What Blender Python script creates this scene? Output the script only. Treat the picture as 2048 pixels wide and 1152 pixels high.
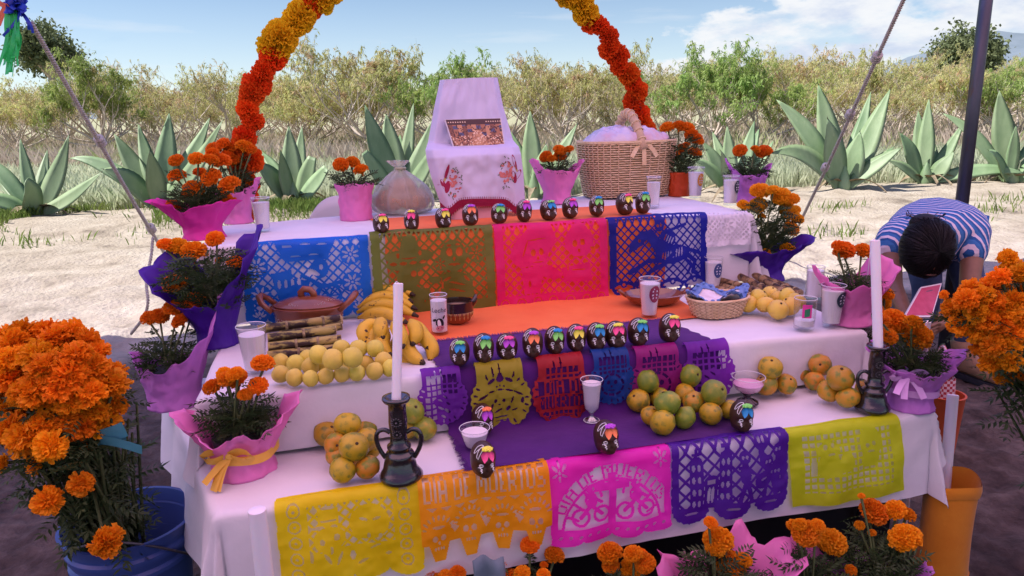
import bpy, bmesh, math, random
import numpy as np
from mathutils import Vector, Matrix, Quaternion
from mathutils.bvhtree import BVHTree
from mathutils import noise as mnoise
def svn(x, y=0.0, z=0.0): return 1.3*mnoise.noise((x, y, z))
for _o in list(bpy.data.objects): bpy.data.objects.remove(_o)
SC = bpy.context.scene
COL = SC.collection
R = math.radians
# ---------------------------------------------------------------- camera
F = 1462.0; HC = 1.4; PIT = R(13.75); ROLL = R(1.3); YAW = R(13.8)
cd = bpy.data.cameras.new('camera'); cam = bpy.data.objects.new('camera', cd); COL.objects.link(cam)
cd.sensor_width = 36.0; cd.lens = 36.0 * F / 2048.0; cd.clip_start = 0.05; cd.clip_end = 20000
_fw = np.array([0, math.cos(PIT), -math.sin(PIT)]); _u0 = np.array([0, math.sin(PIT), math.cos(PIT)]); _r0 = np.array([1.0, 0, 0])
_rt = _r0 * math.cos(ROLL) - _u0 * math.sin(ROLL); _up = _u0 * math.cos(ROLL) + _r0 * math.sin(ROLL)
cam.matrix_world = Matrix(((_rt[0], _up[0], -_fw[0], 0), (_rt[1], _up[1], -_fw[1], 0), (_rt[2], _up[2], -_fw[2], HC), (0, 0, 0, 1)))
SC.camera = cam
# ---------------------------------------------------------------- light, sky, exposure
SUN_EL = R(54); SUN_AZ = R(-90)      # azimuth of the sun measured from +Y towards +X
sd = Vector((math.sin(SUN_AZ) * math.cos(SUN_EL), math.cos(SUN_AZ) * math.cos(SUN_EL), math.sin(SUN_EL)))
sl = bpy.data.lights.new('sun', 'SUN'); so = bpy.data.objects.new('sun', sl); COL.objects.link(so)
sl.energy = 5.0; sl.angle = R(0.53); sl.color = (1.0, 0.955, 0.89)
so.rotation_euler = sd.to_track_quat('Z', 'Y').to_euler(); so.location = (0, 0, 30)
W = bpy.data.worlds.new('World'); SC.world = W; W.use_nodes = True
wn = W.node_tree.nodes; wl = W.node_tree.links; wn.clear()
sky = wn.new('ShaderNodeTexSky'); sky.sky_type = 'NISHITA'; sky.sun_disc = False
sky.sun_elevation = SUN_EL; sky.sun_rotation = SUN_AZ; sky.altitude = 2200; sky.air_density = 1.0; sky.dust_density = 0.35; sky.ozone_density = 1.8
tc = wn.new('ShaderNodeTexCoord')
sep = wn.new('ShaderNodeSeparateXYZ'); wl.new(tc.outputs['Generated'], sep.inputs[0])
def wmath(op, a, b=None, c=None):
    n = wn.new('ShaderNodeMath'); n.operation = op
    for i, x in enumerate((a, b, c)):
        if x is None: continue
        if isinstance(x, (int, float)): n.inputs[i].default_value = x
        else: wl.new(x, n.inputs[i])
    return n.outputs[0]
def wramp(x, lo, hi):
    n = wn.new('ShaderNodeMapRange'); n.interpolation_type = 'SMOOTHSTEP'; wl.new(x, n.inputs[0])
    n.inputs[1].default_value = lo; n.inputs[2].default_value = hi
    return n.outputs[0]
def wnoise(sx, sz, scale, det, rough, off):
    m = wn.new('ShaderNodeMapping'); wl.new(tc.outputs['Generated'], m.inputs[0]); m.inputs['Scale'].default_value = (sx, sx, sz); m.inputs['Location'].default_value = off
    n = wn.new('ShaderNodeTexNoise'); wl.new(m.outputs[0], n.inputs['Vector']); n.inputs['Scale'].default_value = scale; n.inputs['Detail'].default_value = det; n.inputs['Roughness'].default_value = rough
    return n.outputs['Fac']
Zs = sep.outputs[2]; az = wmath('ARCTAN2', sep.outputs[0], sep.outputs[1])
n1 = wnoise(1, 2.2, 5.5, 9, 0.58, (3.1, 0.4, 0.2))
# a bank of cumulus low over the horizon, thicker to the right; thin veils elsewhere
topz = wmath('ADD', wmath('MULTIPLY', wramp(az, -0.05, 0.50), 0.150), wmath('MULTIPLY', wmath('SUBTRACT', n1, 0.5), 0.30))
bank = wmath('MULTIPLY', wramp(wmath('SUBTRACT', topz, Zs), 0.0, 0.025), wramp(az, 0.0, 0.22))
n2 = wnoise(1, 3.0, 9.0, 8, 0.62, (1.0, 7.0, 3.0))
body = wramp(n2, 0.33, 0.52)
wisp = wmath('MULTIPLY', wramp(wnoise(1, 9, 3.0, 7, 0.55, (0.3, 1.9, 5.0)), 0.50, 0.72), 0.34)
hz = wmath('MULTIPLY', wmath('SUBTRACT', 1.0, wramp(Zs, -0.02, 0.20)), 0.30)
fac = wmath('MAXIMUM', wmath('MAXIMUM', wmath('MULTIPLY', bank, wmath('ADD', 0.35, wmath('MULTIPLY', body, 0.6))), wisp), hz)
shade = wramp(wmath('ADD', wnoise(1, 2.6, 12.0, 6, 0.6, (5.0, 2.0, 1.0)), wmath('MULTIPLY', wmath('SUBTRACT', Zs, topz), 2.2)), 0.18, 0.50)
cc = wn.new('ShaderNodeMix'); cc.data_type = 'RGBA'; wl.new(shade, cc.inputs[0]); cc.inputs[6].default_value = (4.7, 5.3, 6.6, 1); cc.inputs[7].default_value = (7.0, 7.1, 7.3, 1)
mx = wn.new('ShaderNodeMix'); mx.data_type = 'RGBA'; wl.new(fac, mx.inputs[0]); wl.new(sky.outputs[0], mx.inputs[6]); wl.new(cc.outputs[2], mx.inputs[7])
bg = wn.new('ShaderNodeBackground'); wl.new(mx.outputs[2], bg.inputs[0]); bg.inputs[1].default_value = 0.086
wo = wn.new('ShaderNodeOutputWorld'); wl.new(bg.outputs[0], wo.inputs[0])
vs = SC.view_settings; vs.view_transform = 'Standard'; vs.look = 'None'; vs.gamma = 1.0; vs.use_curve_mapping = False; vs.exposure = 0.65
SC.render.engine = 'CYCLES'; SC.cycles.use_denoising = True; SC.cycles.max_bounces = 6; SC.cycles.diffuse_bounces = 3; SC.cycles.glossy_bounces = 3; SC.cycles.transparent_max_bounces = 16
SC.cycles.caustics_reflective = False; SC.cycles.caustics_refractive = False; SC.cycles.sample_clamp_indirect = 6.0
# ---------------------------------------------------------------- places: pixel rays, the altar's own axes
CP = np.array([0, 0, HC])
def ray(x, y): return _fw + _rt * (x - 1024) / F + _up * (576 - y) / F
def P(x, y, z):
    d = ray(x, y); return Vector(CP + d * ((z - HC) / d[2]))
def D(x, y, w): return Vector(CP + ray(x, y) * w)
def depth(p): return float((np.array(p) - CP) @ _fw)
UA = np.array([math.cos(YAW), math.sin(YAW), 0]); VA = np.array([-math.sin(YAW), math.cos(YAW), 0])
def A(u, v, z): return Vector(UA * u + VA * v + np.array([0, 0, z]))
def PV(x, y, v):
    d = ray(x, y); return Vector(CP + d * (v / (d @ VA)))
def UV(p): return float(np.array(p) @ UA), float(np.array(p) @ VA)
Z1, Z2, Z3 = 0.53, 0.70, 0.98
V1, V2, V3, V4 = 1.61, 1.887, 2.56, 3.03
# ---------------------------------------------------------------- noise
def _h(i, j, k):
    n = (i * 374761393 + j * 668265263 + k * 2147483647 + 1013904223).astype(np.int64) & 0xffffffff
    n = ((n ^ (n >> 13)) * 1274126177) & 0xffffffff
    return ((n ^ (n >> 16)) & 0xffff) / 65535.0 * 2 - 1
def vn(x, y=0.0, z=0.0):
    x, y, z = np.broadcast_arrays(np.asarray(x, float), np.asarray(y, float), np.asarray(z, float))
    i, j, k = np.floor(x).astype(np.int64), np.floor(y).astype(np.int64), np.floor(z).astype(np.int64)
    a, b, c = x - i, y - j, z - k
    a, b, c = a*a*(3-2*a), b*b*(3-2*b), c*c*(3-2*c)
    def L(p, q, t): return p + (q - p) * t
    return L(L(L(_h(i,j,k),_h(i+1,j,k),a), L(_h(i,j+1,k),_h(i+1,j+1,k),a), b), L(L(_h(i,j,k+1),_h(i+1,j,k+1),a), L(_h(i,j+1,k+1),_h(i+1,j+1,k+1),a), b), c)
def fbm(x, y=0.0, z=0.0, o=4):
    s = 0; a = 1.0; f = 1.0
    for _ in range(o):
        s = s + a * vn(np.asarray(x)*f, np.asarray(y)*f, np.asarray(z)*f); a *= .5; f *= 2.03
    return s
# ---------------------------------------------------------------- materials
def pm(name, col, col2=None, scale=8.0, rough=0.6, bump=0.0, bscale=40.0, transl=0.0, metal=0.0, spec=0.4, coat=0.0,
       vary=0.0, hue=0.0, detail=5.0, lo=0.35, hi=0.65, sheen=0.0, stretch=None, col3=None, scale3=30.0, lo3=0.6, hi3=0.7, sss=0.0, bstretch=None, tcol=None):
    m = bpy.data.materials.new(name); m.use_nodes = True
    n = m.node_tree.nodes; l = m.node_tree.links
    b = n['Principled BSDF']; out = n['Material Output']
    t = n.new('ShaderNodeTexCoord')
    def noise(s, d, st=None):
        k = n.new('ShaderNodeTexNoise'); k.inputs['Scale'].default_value = s; k.inputs['Detail'].default_value = d; k.inputs['Roughness'].default_value = 0.6
        if st:
            mp = n.new('ShaderNodeMapping'); mp.inputs['Scale'].default_value = st; l.new(t.outputs['Object'], mp.inputs[0]); l.new(mp.outputs[0], k.inputs['Vector'])
        else: l.new(t.outputs['Object'], k.inputs['Vector'])
        return k.outputs['Fac']
    def mix(f, a, c):
        k = n.new('ShaderNodeMix'); k.data_type = 'RGBA'; l.new(f, k.inputs[0])
        for s, x in ((6, a), (7, c)):
            if isinstance(x, tuple): k.inputs[s].default_value = (*x[:3], 1)
            else: l.new(x, k.inputs[s])
        return k.outputs[2]
    def rng(f, a, c):
        k = n.new('ShaderNodeMapRange'); l.new(f, k.inputs[0]); k.inputs[1].default_value = a; k.inputs[2].default_value = c; return k.outputs[0]
    c = tuple(col)
    if col2: c = mix(rng(noise(scale, detail, stretch), lo, hi), tuple(col), tuple(col2))
    if col3: c = mix(rng(noise(scale3, 4.0, stretch), lo3, hi3), c, tuple(col3))
    if vary or hue:
        oi = n.new('ShaderNodeObjectInfo'); hs = n.new('ShaderNodeHueSaturation')
        a = n.new('ShaderNodeMapRange'); l.new(oi.outputs['Random'], a.inputs[0]); a.inputs[3].default_value = 1 - vary; a.inputs[4].default_value = 1 + vary; l.new(a.outputs[0], hs.inputs['Value'])
        mm = n.new('ShaderNodeMath'); mm.operation = 'MULTIPLY'; l.new(oi.outputs['Random'], mm.inputs[0]); mm.inputs[1].default_value = 7.31
        fr = n.new('ShaderNodeMath'); fr.operation = 'FRACT'; l.new(mm.outputs[0], fr.inputs[0])
        a = n.new('ShaderNodeMapRange'); l.new(fr.outputs[0], a.inputs[0]); a.inputs[3].default_value = 0.5 - hue; a.inputs[4].default_value = 0.5 + hue; l.new(a.outputs[0], hs.inputs['Hue'])
        if isinstance(c, tuple): hs.inputs['Color'].default_value = (*c[:3], 1)
        else: l.new(c, hs.inputs['Color'])
        c = hs.outputs[0]
    if isinstance(c, tuple): b.inputs['Base Color'].default_value = (*c[:3], 1)
    else: l.new(c, b.inputs['Base Color'])
    b.inputs['Roughness'].default_value = rough; b.inputs['Metallic'].default_value = metal
    b.inputs['Specular IOR Level'].default_value = spec; b.inputs['Coat Weight'].default_value = coat; b.inputs['Coat Roughness'].default_value = 0.08
    if sheen: b.inputs['Sheen Weight'].default_value = sheen
    if sss: b.inputs['Subsurface Weight'].default_value = sss; b.inputs['Subsurface Scale'].default_value = 0.01
    if bump:
        bp = n.new('ShaderNodeBump'); bp.inputs['Strength'].default_value = min(1, bump); bp.inputs['Distance'].default_value = 0.004 * max(1, bump)
        l.new(noise(bscale, 4.0, bstretch or stretch), bp.inputs['Height']); l.new(bp.outputs[0], b.inputs['Normal'])
    if transl:
        tr = n.new('ShaderNodeBsdfTranslucent'); ms = n.new('ShaderNodeMixShader'); ms.inputs[0].default_value = transl
        if tcol: tr.inputs[0].default_value = (*tcol, 1)
        elif isinstance(c, tuple): tr.inputs[0].default_value = (*c[:3], 1)
        else: l.new(c, tr.inputs[0])
        l.new(b.outputs[0], ms.inputs[1]); l.new(tr.outputs[0], ms.inputs[2]); l.new(ms.outputs[0], out.inputs[0])
    return m
def glass_mat(name, tint=(1, 1, 1), op=0.14):
    m = bpy.data.materials.new(name); m.use_nodes = True; n = m.node_tree.nodes; l = m.node_tree.links
    n.remove(n['Principled BSDF']); out = n['Material Output']
    tr = n.new('ShaderNodeBsdfTransparent'); tr.inputs[0].default_value = (*tint, 1)
    gl = n.new('ShaderNodeBsdfGlossy'); gl.inputs['Roughness'].default_value = 0.04
    fr = n.new('ShaderNodeLayerWeight'); fr.inputs[0].default_value = 0.5
    pw = n.new('ShaderNodeMath'); pw.operation = 'POWER'; l.new(fr.outputs['Facing'], pw.inputs[0]); pw.inputs[1].default_value = 3.5
    ad = n.new('ShaderNodeMath'); ad.operation = 'MULTIPLY_ADD'; ad.use_clamp = True; l.new(pw.outputs[0], ad.inputs[0]); ad.inputs[1].default_value = 0.5; ad.inputs[2].default_value = op - 0.09
    ms = n.new('ShaderNodeMixShader'); l.new(ad.outputs[0], ms.inputs[0]); l.new(tr.outputs[0], ms.inputs[1]); l.new(gl.outputs[0], ms.inputs[2]); l.new(ms.outputs[0], out.inputs[0])
    return m
# ---------------------------------------------------------------- mesh building
def frame_of(t):
    t = t.normalized(); a = Vector((0, 0, 1)) if abs(t.z) < .95 else Vector((1, 0, 0))
    x = t.cross(a).normalized(); return x, x.cross(t).normalized()
class MB:
    def __init__(s): s.v = []; s.f = []
    def add(s, vs_, fs):
        k = len(s.v); s.v.extend([tuple(p) for p in vs_]); s.f.extend([tuple(i + k for i in f) for f in fs]); return s
    def box(s, c, d, rot=None):
        c = Vector(c); q = []
        for i in (-1, 1):
            for j in (-1, 1):
                for k in (-1, 1):
                    p = Vector((i*d[0]/2, j*d[1]/2, k*d[2]/2))
                    if rot: p = rot @ p
                    q.append(c + p)
        return s.add(q, [(0,1,3,2),(4,6,7,5),(0,4,5,1),(2,3,7,6),(0,2,6,4),(1,5,7,3)])
    def tube(s, pts, rad, n=8, cap=True, closed=False, flat=None):
        pts = [Vector(p) for p in pts]; m = len(pts); q = []; fs = []
        if not hasattr(rad, '__len__'): rad = [rad] * m
        px = None
        for i, p in enumerate(pts):
            if closed: t = pts[(i+1) % m] - pts[i-1]
            else: t = pts[min(i+1, m-1)] - pts[max(i-1, 0)]
            if t.length < 1e-9: t = Vector((0, 0, 1))
            x, y = frame_of(t)
            if px is not None:
                x = (px - t.normalized() * px.dot(t.normalized())).normalized(); y = x.cross(t.normalized()).normalized()
            px = x
            for j in range(n):
                a = 2 * math.pi * j / n
                q.append(p + (x * math.cos(a) + y * math.sin(a) * (flat or 1)) * rad[i])
        for i in range(m if closed else m - 1):
            k = (i + 1) % m
            for j in range(n): fs.append((i*n+j, i*n+(j+1)%n, k*n+(j+1)%n, k*n+j))
        if cap and not closed: fs += [tuple(range(n-1, -1, -1)), tuple((m-1)*n + j for j in range(n))]
        return s.add(q, fs)
    def lathe(s, prof, n=24, c=(0, 0, 0), sx=1.0, sy=1.0, fn=None):
        q = []; fs = []; m = len(prof)
        for i, (r, z) in enumerate(prof):
            for j in range(n):
                a = 2 * math.pi * j / n; rr = r * (fn(a, i / max(1, m-1)) if fn else 1)
                q.append((c[0] + rr*math.cos(a)*sx, c[1] + rr*math.sin(a)*sy, c[2] + z))
        for i in range(m - 1):
            for j in range(n): fs.append((i*n+j, i*n+(j+1)%n, (i+1)*n+(j+1)%n, (i+1)*n+j))
        if prof[0][0] > 1e-6: fs.append(tuple(range(n-1, -1, -1)))
        if prof[-1][0] > 1e-6: fs.append(tuple((m-1)*n + j for j in range(n)))
        return s.add(q, fs)
    def grid(s, fn, nu, nv, wrap=False):
        q = []; fs = []
        for i in range(nv + 1):
            for j in range(nu + (0 if wrap else 1)): q.append(fn(j / nu, i / nv))
        w = nu if wrap else nu + 1
        for i in range(nv):
            for j in range(nu): fs.append((i*w+j, i*w+(j+1) % w, (i+1)*w+(j+1) % w, (i+1)*w+j))
        return s.add(q, fs)
    def ell(s, c, r, n=14, m=9, rot=None):
        c = Vector(c); r = r if hasattr(r, '__len__') else (r, r, r); q = []; fs = []
        for i in range(m + 1):
            t = math.pi * i / m
            for j in range(n):
                a = 2*math.pi*j/n; p = Vector((r[0]*math.sin(t)*math.cos(a), r[1]*math.sin(t)*math.sin(a), -r[2]*math.cos(t)))
                q.append(c + (rot @ p if rot else p))
        for i in range(m):
            for j in range(n): fs.append((i*n+j, i*n+(j+1)%n, (i+1)*n+(j+1)%n, (i+1)*n+j))
        return s.add(q, fs)
    def mesh(s, name, mat, smooth=True, sharp=None):
        me = bpy.data.meshes.new(name); me.from_pydata(s.v, [], s.f)
        if mat: me.materials.append(mat)
        if smooth: me.polygons.foreach_set('use_smooth', [True] * len(me.polygons))
        me.validate(); me.update()
        if smooth and sharp: me.set_sharp_from_angle(angle=R(sharp))
        return me
    def build(s, name, mat, parent=None, smooth=True, world=True, sharp=None):
        if parent is not None and world:
            w = wloc(parent); s.v = [(x - w.x, y - w.y, z - w.z) for x, y, z in s.v]
        return link(name, s.mesh(name, mat, smooth, sharp), parent)
def wloc(o):
    p = Vector((0, 0, 0))
    while o is not None: p = p + Vector(o.location); o = o.parent
    return p
def link(name, me, parent=None, loc=None, rot=None, scale=None):
    o = bpy.data.objects.new(name, me); COL.objects.link(o)
    if parent is not None: o.parent = parent
    if loc is not None: o.location = loc
    if rot is not None: o.rotation_euler = rot
    if scale is not None: o.scale = scale if hasattr(scale, '__len__') else (scale,) * 3
    return o
def tag(o, label, cat, group=None):
    o['label'] = label; o['category'] = cat
    if group: o['group'] = group
    return o
def thing(name, label, cat, loc=(0, 0, 0), group=None):
    o = bpy.data.objects.new(name, None); COL.objects.link(o); o.location = loc; o.empty_display_size = 0.05
    return tag(o, label, cat, group)
def big(name, V_, F_, mat, smooth=True):
    me = bpy.data.meshes.new(name); V_ = np.asarray(V_, np.float32); F_ = np.asarray(F_, np.int32); k = F_.shape[1]
    me.vertices.add(len(V_)); me.vertices.foreach_set('co', V_.ravel())
    me.loops.add(F_.size); me.loops.foreach_set('vertex_index', F_.ravel())
    me.polygons.add(len(F_)); me.polygons.foreach_set('loop_start', np.arange(0, F_.size, k, dtype=np.int32))
    try: me.polygons.foreach_set('loop_total', np.full(len(F_), k, np.int32))
    except Exception: pass
    if smooth: me.polygons.foreach_set('use_smooth', np.ones(len(F_), bool))
    if mat: me.materials.append(mat)
    me.update(calc_edges=True); me.validate(); return me
def gridfaces(nu, nv):
    i = np.arange(nv)[:, None]; j = np.arange(nu)[None, :]; a = i*(nu+1)+j
    return np.stack([a, a+1, a+nu+2, a+nu+1], -1).reshape(-1, 4)
def smooth_path(pts, it=3, closed=False):
    p = [np.array(q, float) for q in pts]
    for _ in range(it):
        o = [] if closed else [p[0]]
        for i in range(len(p) if closed else len(p)-1):
            a, b = p[i], p[(i+1) % len(p)]; o += [a*.75+b*.25, a*.25+b*.75]
        if not closed: o.append(p[-1])
        p = o
    return p
def resample(pts, n):
    p = np.array(pts, float); d = np.concatenate([[0], np.cumsum(np.linalg.norm(np.diff(p, axis=0), axis=1))])
    t = np.linspace(0, d[-1], n); return np.stack([np.interp(t, d, p[:, k]) for k in range(p.shape[1])], 1)
# ================================================================ the setting
RNG = random.Random(7)
# ---- ground: one sheet, finer near the altar
def soil_mat():
    m = bpy.data.materials.new('sandy_soil'); m.use_nodes = True; n = m.node_tree.nodes; l = m.node_tree.links; b = n['Principled BSDF']
    t = n.new('ShaderNodeTexCoord')
    def noise(s, d, r=.6):
        k = n.new('ShaderNodeTexNoise'); k.inputs['Scale'].default_value = s; k.inputs['Detail'].default_value = d; k.inputs['Roughness'].default_value = r; l.new(t.outputs['Object'], k.inputs['Vector']); return k.outputs['Fac']
    def ramp(f, stops):
        k = n.new('ShaderNodeValToRGB'); l.new(f, k.inputs[0]); e = k.color_ramp.elements
        e[0].position, e[0].color = stops[0][0], (*stops[0][1], 1); e[1].position, e[1].color = stops[-1][0], (*stops[-1][1], 1)
        for p_, c_ in stops[1:-1]:
            x = e.new(p_); x.color = (*c_, 1)
        return k.outputs[0]
    def mix(f, a, c):
        k = n.new('ShaderNodeMix'); k.data_type = 'RGBA'; l.new(f, k.inputs[0]); l.new(a, k.inputs[6]); l.new(c, k.inputs[7]); return k.outputs[2]
    def mth(op, a, c):
        k = n.new('ShaderNodeMath'); k.operation = op
        for i, x in enumerate((a, c)):
            if isinstance(x, (int, float)): k.inputs[i].default_value = x
            else: l.new(x, k.inputs[i])
        return k.outputs[0]
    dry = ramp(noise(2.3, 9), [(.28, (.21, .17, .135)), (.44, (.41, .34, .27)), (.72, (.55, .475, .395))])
    shade_soil = ramp(noise(7, 9, .68), [(.32, (.05, .038, .033)), (.5, (.105, .08, .068)), (.70, (.19, .15, .125))])  # canopy shade painted into the soil colour as darker browns
    grs = ramp(noise(1.7, 8), [(.32, (.26, .28, .15)), (.5, (.38, .37, .24)), (.7, (.48, .43, .32))])
    sp = n.new('ShaderNodeSeparateXYZ'); l.new(t.outputs['Object'], sp.inputs[0])
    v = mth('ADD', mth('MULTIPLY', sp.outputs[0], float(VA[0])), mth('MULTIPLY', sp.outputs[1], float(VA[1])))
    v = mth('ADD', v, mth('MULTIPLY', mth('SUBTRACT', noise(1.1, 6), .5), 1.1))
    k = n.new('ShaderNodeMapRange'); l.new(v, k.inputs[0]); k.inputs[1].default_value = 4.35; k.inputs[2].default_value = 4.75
    c = mix(k.outputs[0], shade_soil, dry)
    g = n.new('ShaderNodeMapRange'); l.new(mth('ADD', sp.outputs[1], mth('MULTIPLY', mth('SUBTRACT', noise(.9, 6), .5), 5.0)), g.inputs[0]); g.inputs[1].default_value = 12.3; g.inputs[2].default_value = 14.0
    c = mix(g.outputs[0], c, grs)
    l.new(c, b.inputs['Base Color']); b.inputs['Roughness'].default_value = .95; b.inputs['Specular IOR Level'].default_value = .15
    bp = n.new('ShaderNodeBump'); bp.inputs['Strength'].default_value = .9; bp.inputs['Distance'].default_value = .034
    vo = n.new('ShaderNodeTexVoronoi'); vo.inputs['Scale'].default_value = 26; l.new(t.outputs['Object'], vo.inputs['Vector'])
    l.new(mth('ADD', noise(14, 10, .7), mth('MULTIPLY', vo.outputs['Distance'], .35)), bp.inputs['Height']); l.new(bp.outputs[0], b.inputs['Normal'])
    return m
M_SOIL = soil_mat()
def ground_h(x, y):
    vv = x*VA[0] + y*VA[1]
    far = np.clip((vv - 3.5) / 1.5, 0, 1)
    h = .018*fbm(x*1.3, y*1.3, 0) * (.5 + .5*far) + .010*fbm(x*6, y*6, 3.3, 3)
    h = h + far * .035 * np.abs(fbm(x*2.6, y*2.6, 9.1, 4)) - far*.02 + far*.020*fbm(x*8, y*8, 1.7, 4) + (1-far)*.034*(np.abs(fbm(x*6+y*2, y*10-x*2, 6.6, 4))-.3)
    berm = np.exp(-((y - (10.6 + .13*x)) / 1.3)**2)
    h = h + berm * (.10 + .05*vn(x*.6, y*.6, 5))
    track = np.exp(-((vv - 5.6)/.16)**2) + np.exp(-((vv - 7.0)/.18)**2)
    h = h - track*.035*(.6 + .4*vn(x*2, y*2, 8))
    return h
def build_ground():
    t = np.linspace(-1, 1, 481); xs = np.sign(t)*(7*np.abs(t) + 1500*np.abs(t)**11)
    s = np.linspace(0, 1, 501); ys = -3 + 16*s + 3500*s**14
    X, Y = np.meshgrid(xs, ys); Zg = ground_h(X, Y); Zg = np.where((np.abs(X) > 60) | (Y > 60), 0, Zg)
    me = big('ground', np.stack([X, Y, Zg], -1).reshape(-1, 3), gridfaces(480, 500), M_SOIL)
    o = link('ground', me); o['kind'] = 'structure'; o['label'] = 'pale sandy soil, its colour darkened for canopy shade around the altar'; return o
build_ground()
def gz(x, y): return float(ground_h(np.array([float(x)]), np.array([float(y)]))[0])
# ---- far hills
def hills():
    n = 160; V_ = []
    for i in range(n + 1):
        a = R(-60) + R(130) * i / n
        h = 160 + 260*max(0, math.sin((a - R(2)) * 2.3)) + 90*float(fbm(a*7, 1.3, 0, 5))
        for k, (rr, hh) in enumerate(((6200, -20), (6900, h*.55), (7600, h), (9000, h*.4))):
            V_.append((math.sin(a)*rr, math.cos(a)*rr, hh + (25*float(fbm(a*40, k, 2)) if k in (1, 2) else 0)))
    me = big('hills', V_, [(i*4+k, i*4+4+k, i*4+5+k, i*4+1+k) for i in range(n) for k in range(3)], pm('hill_haze_blue', (.16, .20, .25), (.21, .25, .31), scale=.004, rough=1, spec=0))  # blue grey stands in for air haze, mixed into the hill colour
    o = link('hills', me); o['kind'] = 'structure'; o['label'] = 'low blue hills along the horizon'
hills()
# ---- dry field grass between the agaves and the orchard, and weeds round the agaves
M_GRASS = pm('field_grass', (.55, .61, .43), (.66, .66, .50), scale=1.4, rough=.9, transl=.5, col3=(.48, .58, .32), scale3=.7, spec=.1)
M_WEED = pm('green_weed', (.13, .22, .045), (.24, .30, .08), scale=5, rough=.8, transl=.4, spec=.2)
def blades(name, pts, hmin, hmax, wid, mat, seed):
    g = np.random.default_rng(seed); k = len(pts); x, y = pts[:, 0], pts[:, 1]
    z = ground_h(x, y); h = g.uniform(hmin, hmax, k); a = g.uniform(0, 2*np.pi, k); w = wid*g.uniform(.6, 1.5, k)
    la = g.uniform(0, 2*np.pi, k); ln = h*g.uniform(.1, .7, k)
    dx, dy = np.cos(a)*w, np.sin(a)*w; lx, ly = np.cos(la)*ln, np.sin(la)*ln
    V_ = np.stack([np.stack([x-dx, y-dy, z-.01], -1), np.stack([x+dx, y+dy, z-.01], -1), np.stack([x+dx*.7+lx*.4, y+dy*.7+ly*.4, z+h*.6], -1), np.stack([x+lx, y+ly, z+h], -1)], 1).reshape(-1, 3)
    o = link(name, big(name, V_, np.arange(4*k).reshape(-1, 4), mat, False)); o['kind'] = 'stuff'; return o
g_ = np.random.default_rng(3)
def scat(n, y0, y1, spread=.80, cl=0.0):
    y = y0 + (y1-y0)*g_.random(n)**1.35; x = (g_.random(n)*2-1)*spread*y
    if cl:
        k = vn(x*.9, y*.9, 4.4) > cl; x, y = x[k], y[k]
    return np.stack([x, y], 1)
fld = np.concatenate([scat(52000, 11.4, 21), scat(14000, 20, 32)])
fld = fld[fld[:, 1] > 11.6 + .13*fld[:, 0]*.9 + .5*vn(fld[:, 0]*1.1, 0, 2)]
o = blades('field_grass', fld, .12, .42, .010, M_GRASS, 11); o['label'] = 'pale dry grass covering the field beyond the agaves'
left_w = np.stack([g_.normal(-6.5, 1.9, 14000), g_.normal(10.0, .5, 14000)], 1); left_w = left_w[vn(left_w[:, 0]*1.6, left_w[:, 1]*1.6, 2.) > -.15]
mid_w = np.stack([g_.normal(-3.0, .8, 4600), g_.normal(10.3, .35, 4600)], 1)
rt_w = np.concatenate([np.stack([g_.normal(c, .22, 60), g_.normal(d, .14, 60)], 1) for c, d in ((4.3, 9.6), (6.2, 9.4), (6.9, 10.1), (5.2, 8.6), (7.6, 9.9), (3.6, 7.9), (-5.4, 8.3))])
o = blades('weeds', np.concatenate([left_w, mid_w, rt_w]), .03, .15, .006, M_WEED, 12); o['label'] = 'low green weeds at the foot of the agaves'
M_BRUSH = pm('dry_brush', (.50, .39, .34), (.64, .54, .46), scale=1.1, rough=.9, transl=.3, col3=(.40, .44, .20), scale3=.8, lo3=.5, hi3=.62, spec=.1)
def brush():
    n = 42000; y = 19 + 26*g_.random(n)**1.2; x = (g_.random(n)*2-1)*.8*y; return np.stack([x, y], 1)
o = blades('dry_brush', brush(), .15, .75, .0045, M_BRUSH, 14); o['label'] = 'tan dry brush filling the orchard floor'
# ---- orchard trees
M_BARK = pm('peach_bark', (.50, .40, .35), (.68, .58, .52), scale=9, rough=.9, bump=.5, bscale=30, spec=.1)
M_LEAF = pm('peach_leaf', (.48, .50, .17), (.62, .58, .27), scale=1.3, rough=.55, transl=.5, col3=(.62, .43, .27), scale3=2.4, lo3=.52, hi3=.62, spec=.3, vary=.14, hue=.018)
M_LEAFG = pm('peach_leaf_green', (.27, .41, .10), (.42, .48, .15), scale=1.3, rough=.55, transl=.42, col3=(.46, .39, .18), scale3=2.4, lo3=.60, hi3=.68, spec=.3, vary=.12, hue=.012)
def leafquads(bases, dirs, lens, wid, g):
    k = len(bases); side = np.cross(dirs, g.normal(size=(k, 3))); side /= np.linalg.norm(side, axis=1)[:, None] + 1e-9
    m = bases + dirs*lens[:, None]*.45; nrm = np.cross(dirs, side)
    V_ = np.stack([bases, m + side*wid*lens[:, None] + nrm*lens[:, None]*.05, bases + dirs*lens[:, None] + np.array([0, 0, -1.])*lens[:, None]*.18, m - side*wid*lens[:, None] + nrm*lens[:, None]*.05], 1)
    return V_.reshape(-1, 3)
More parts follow.
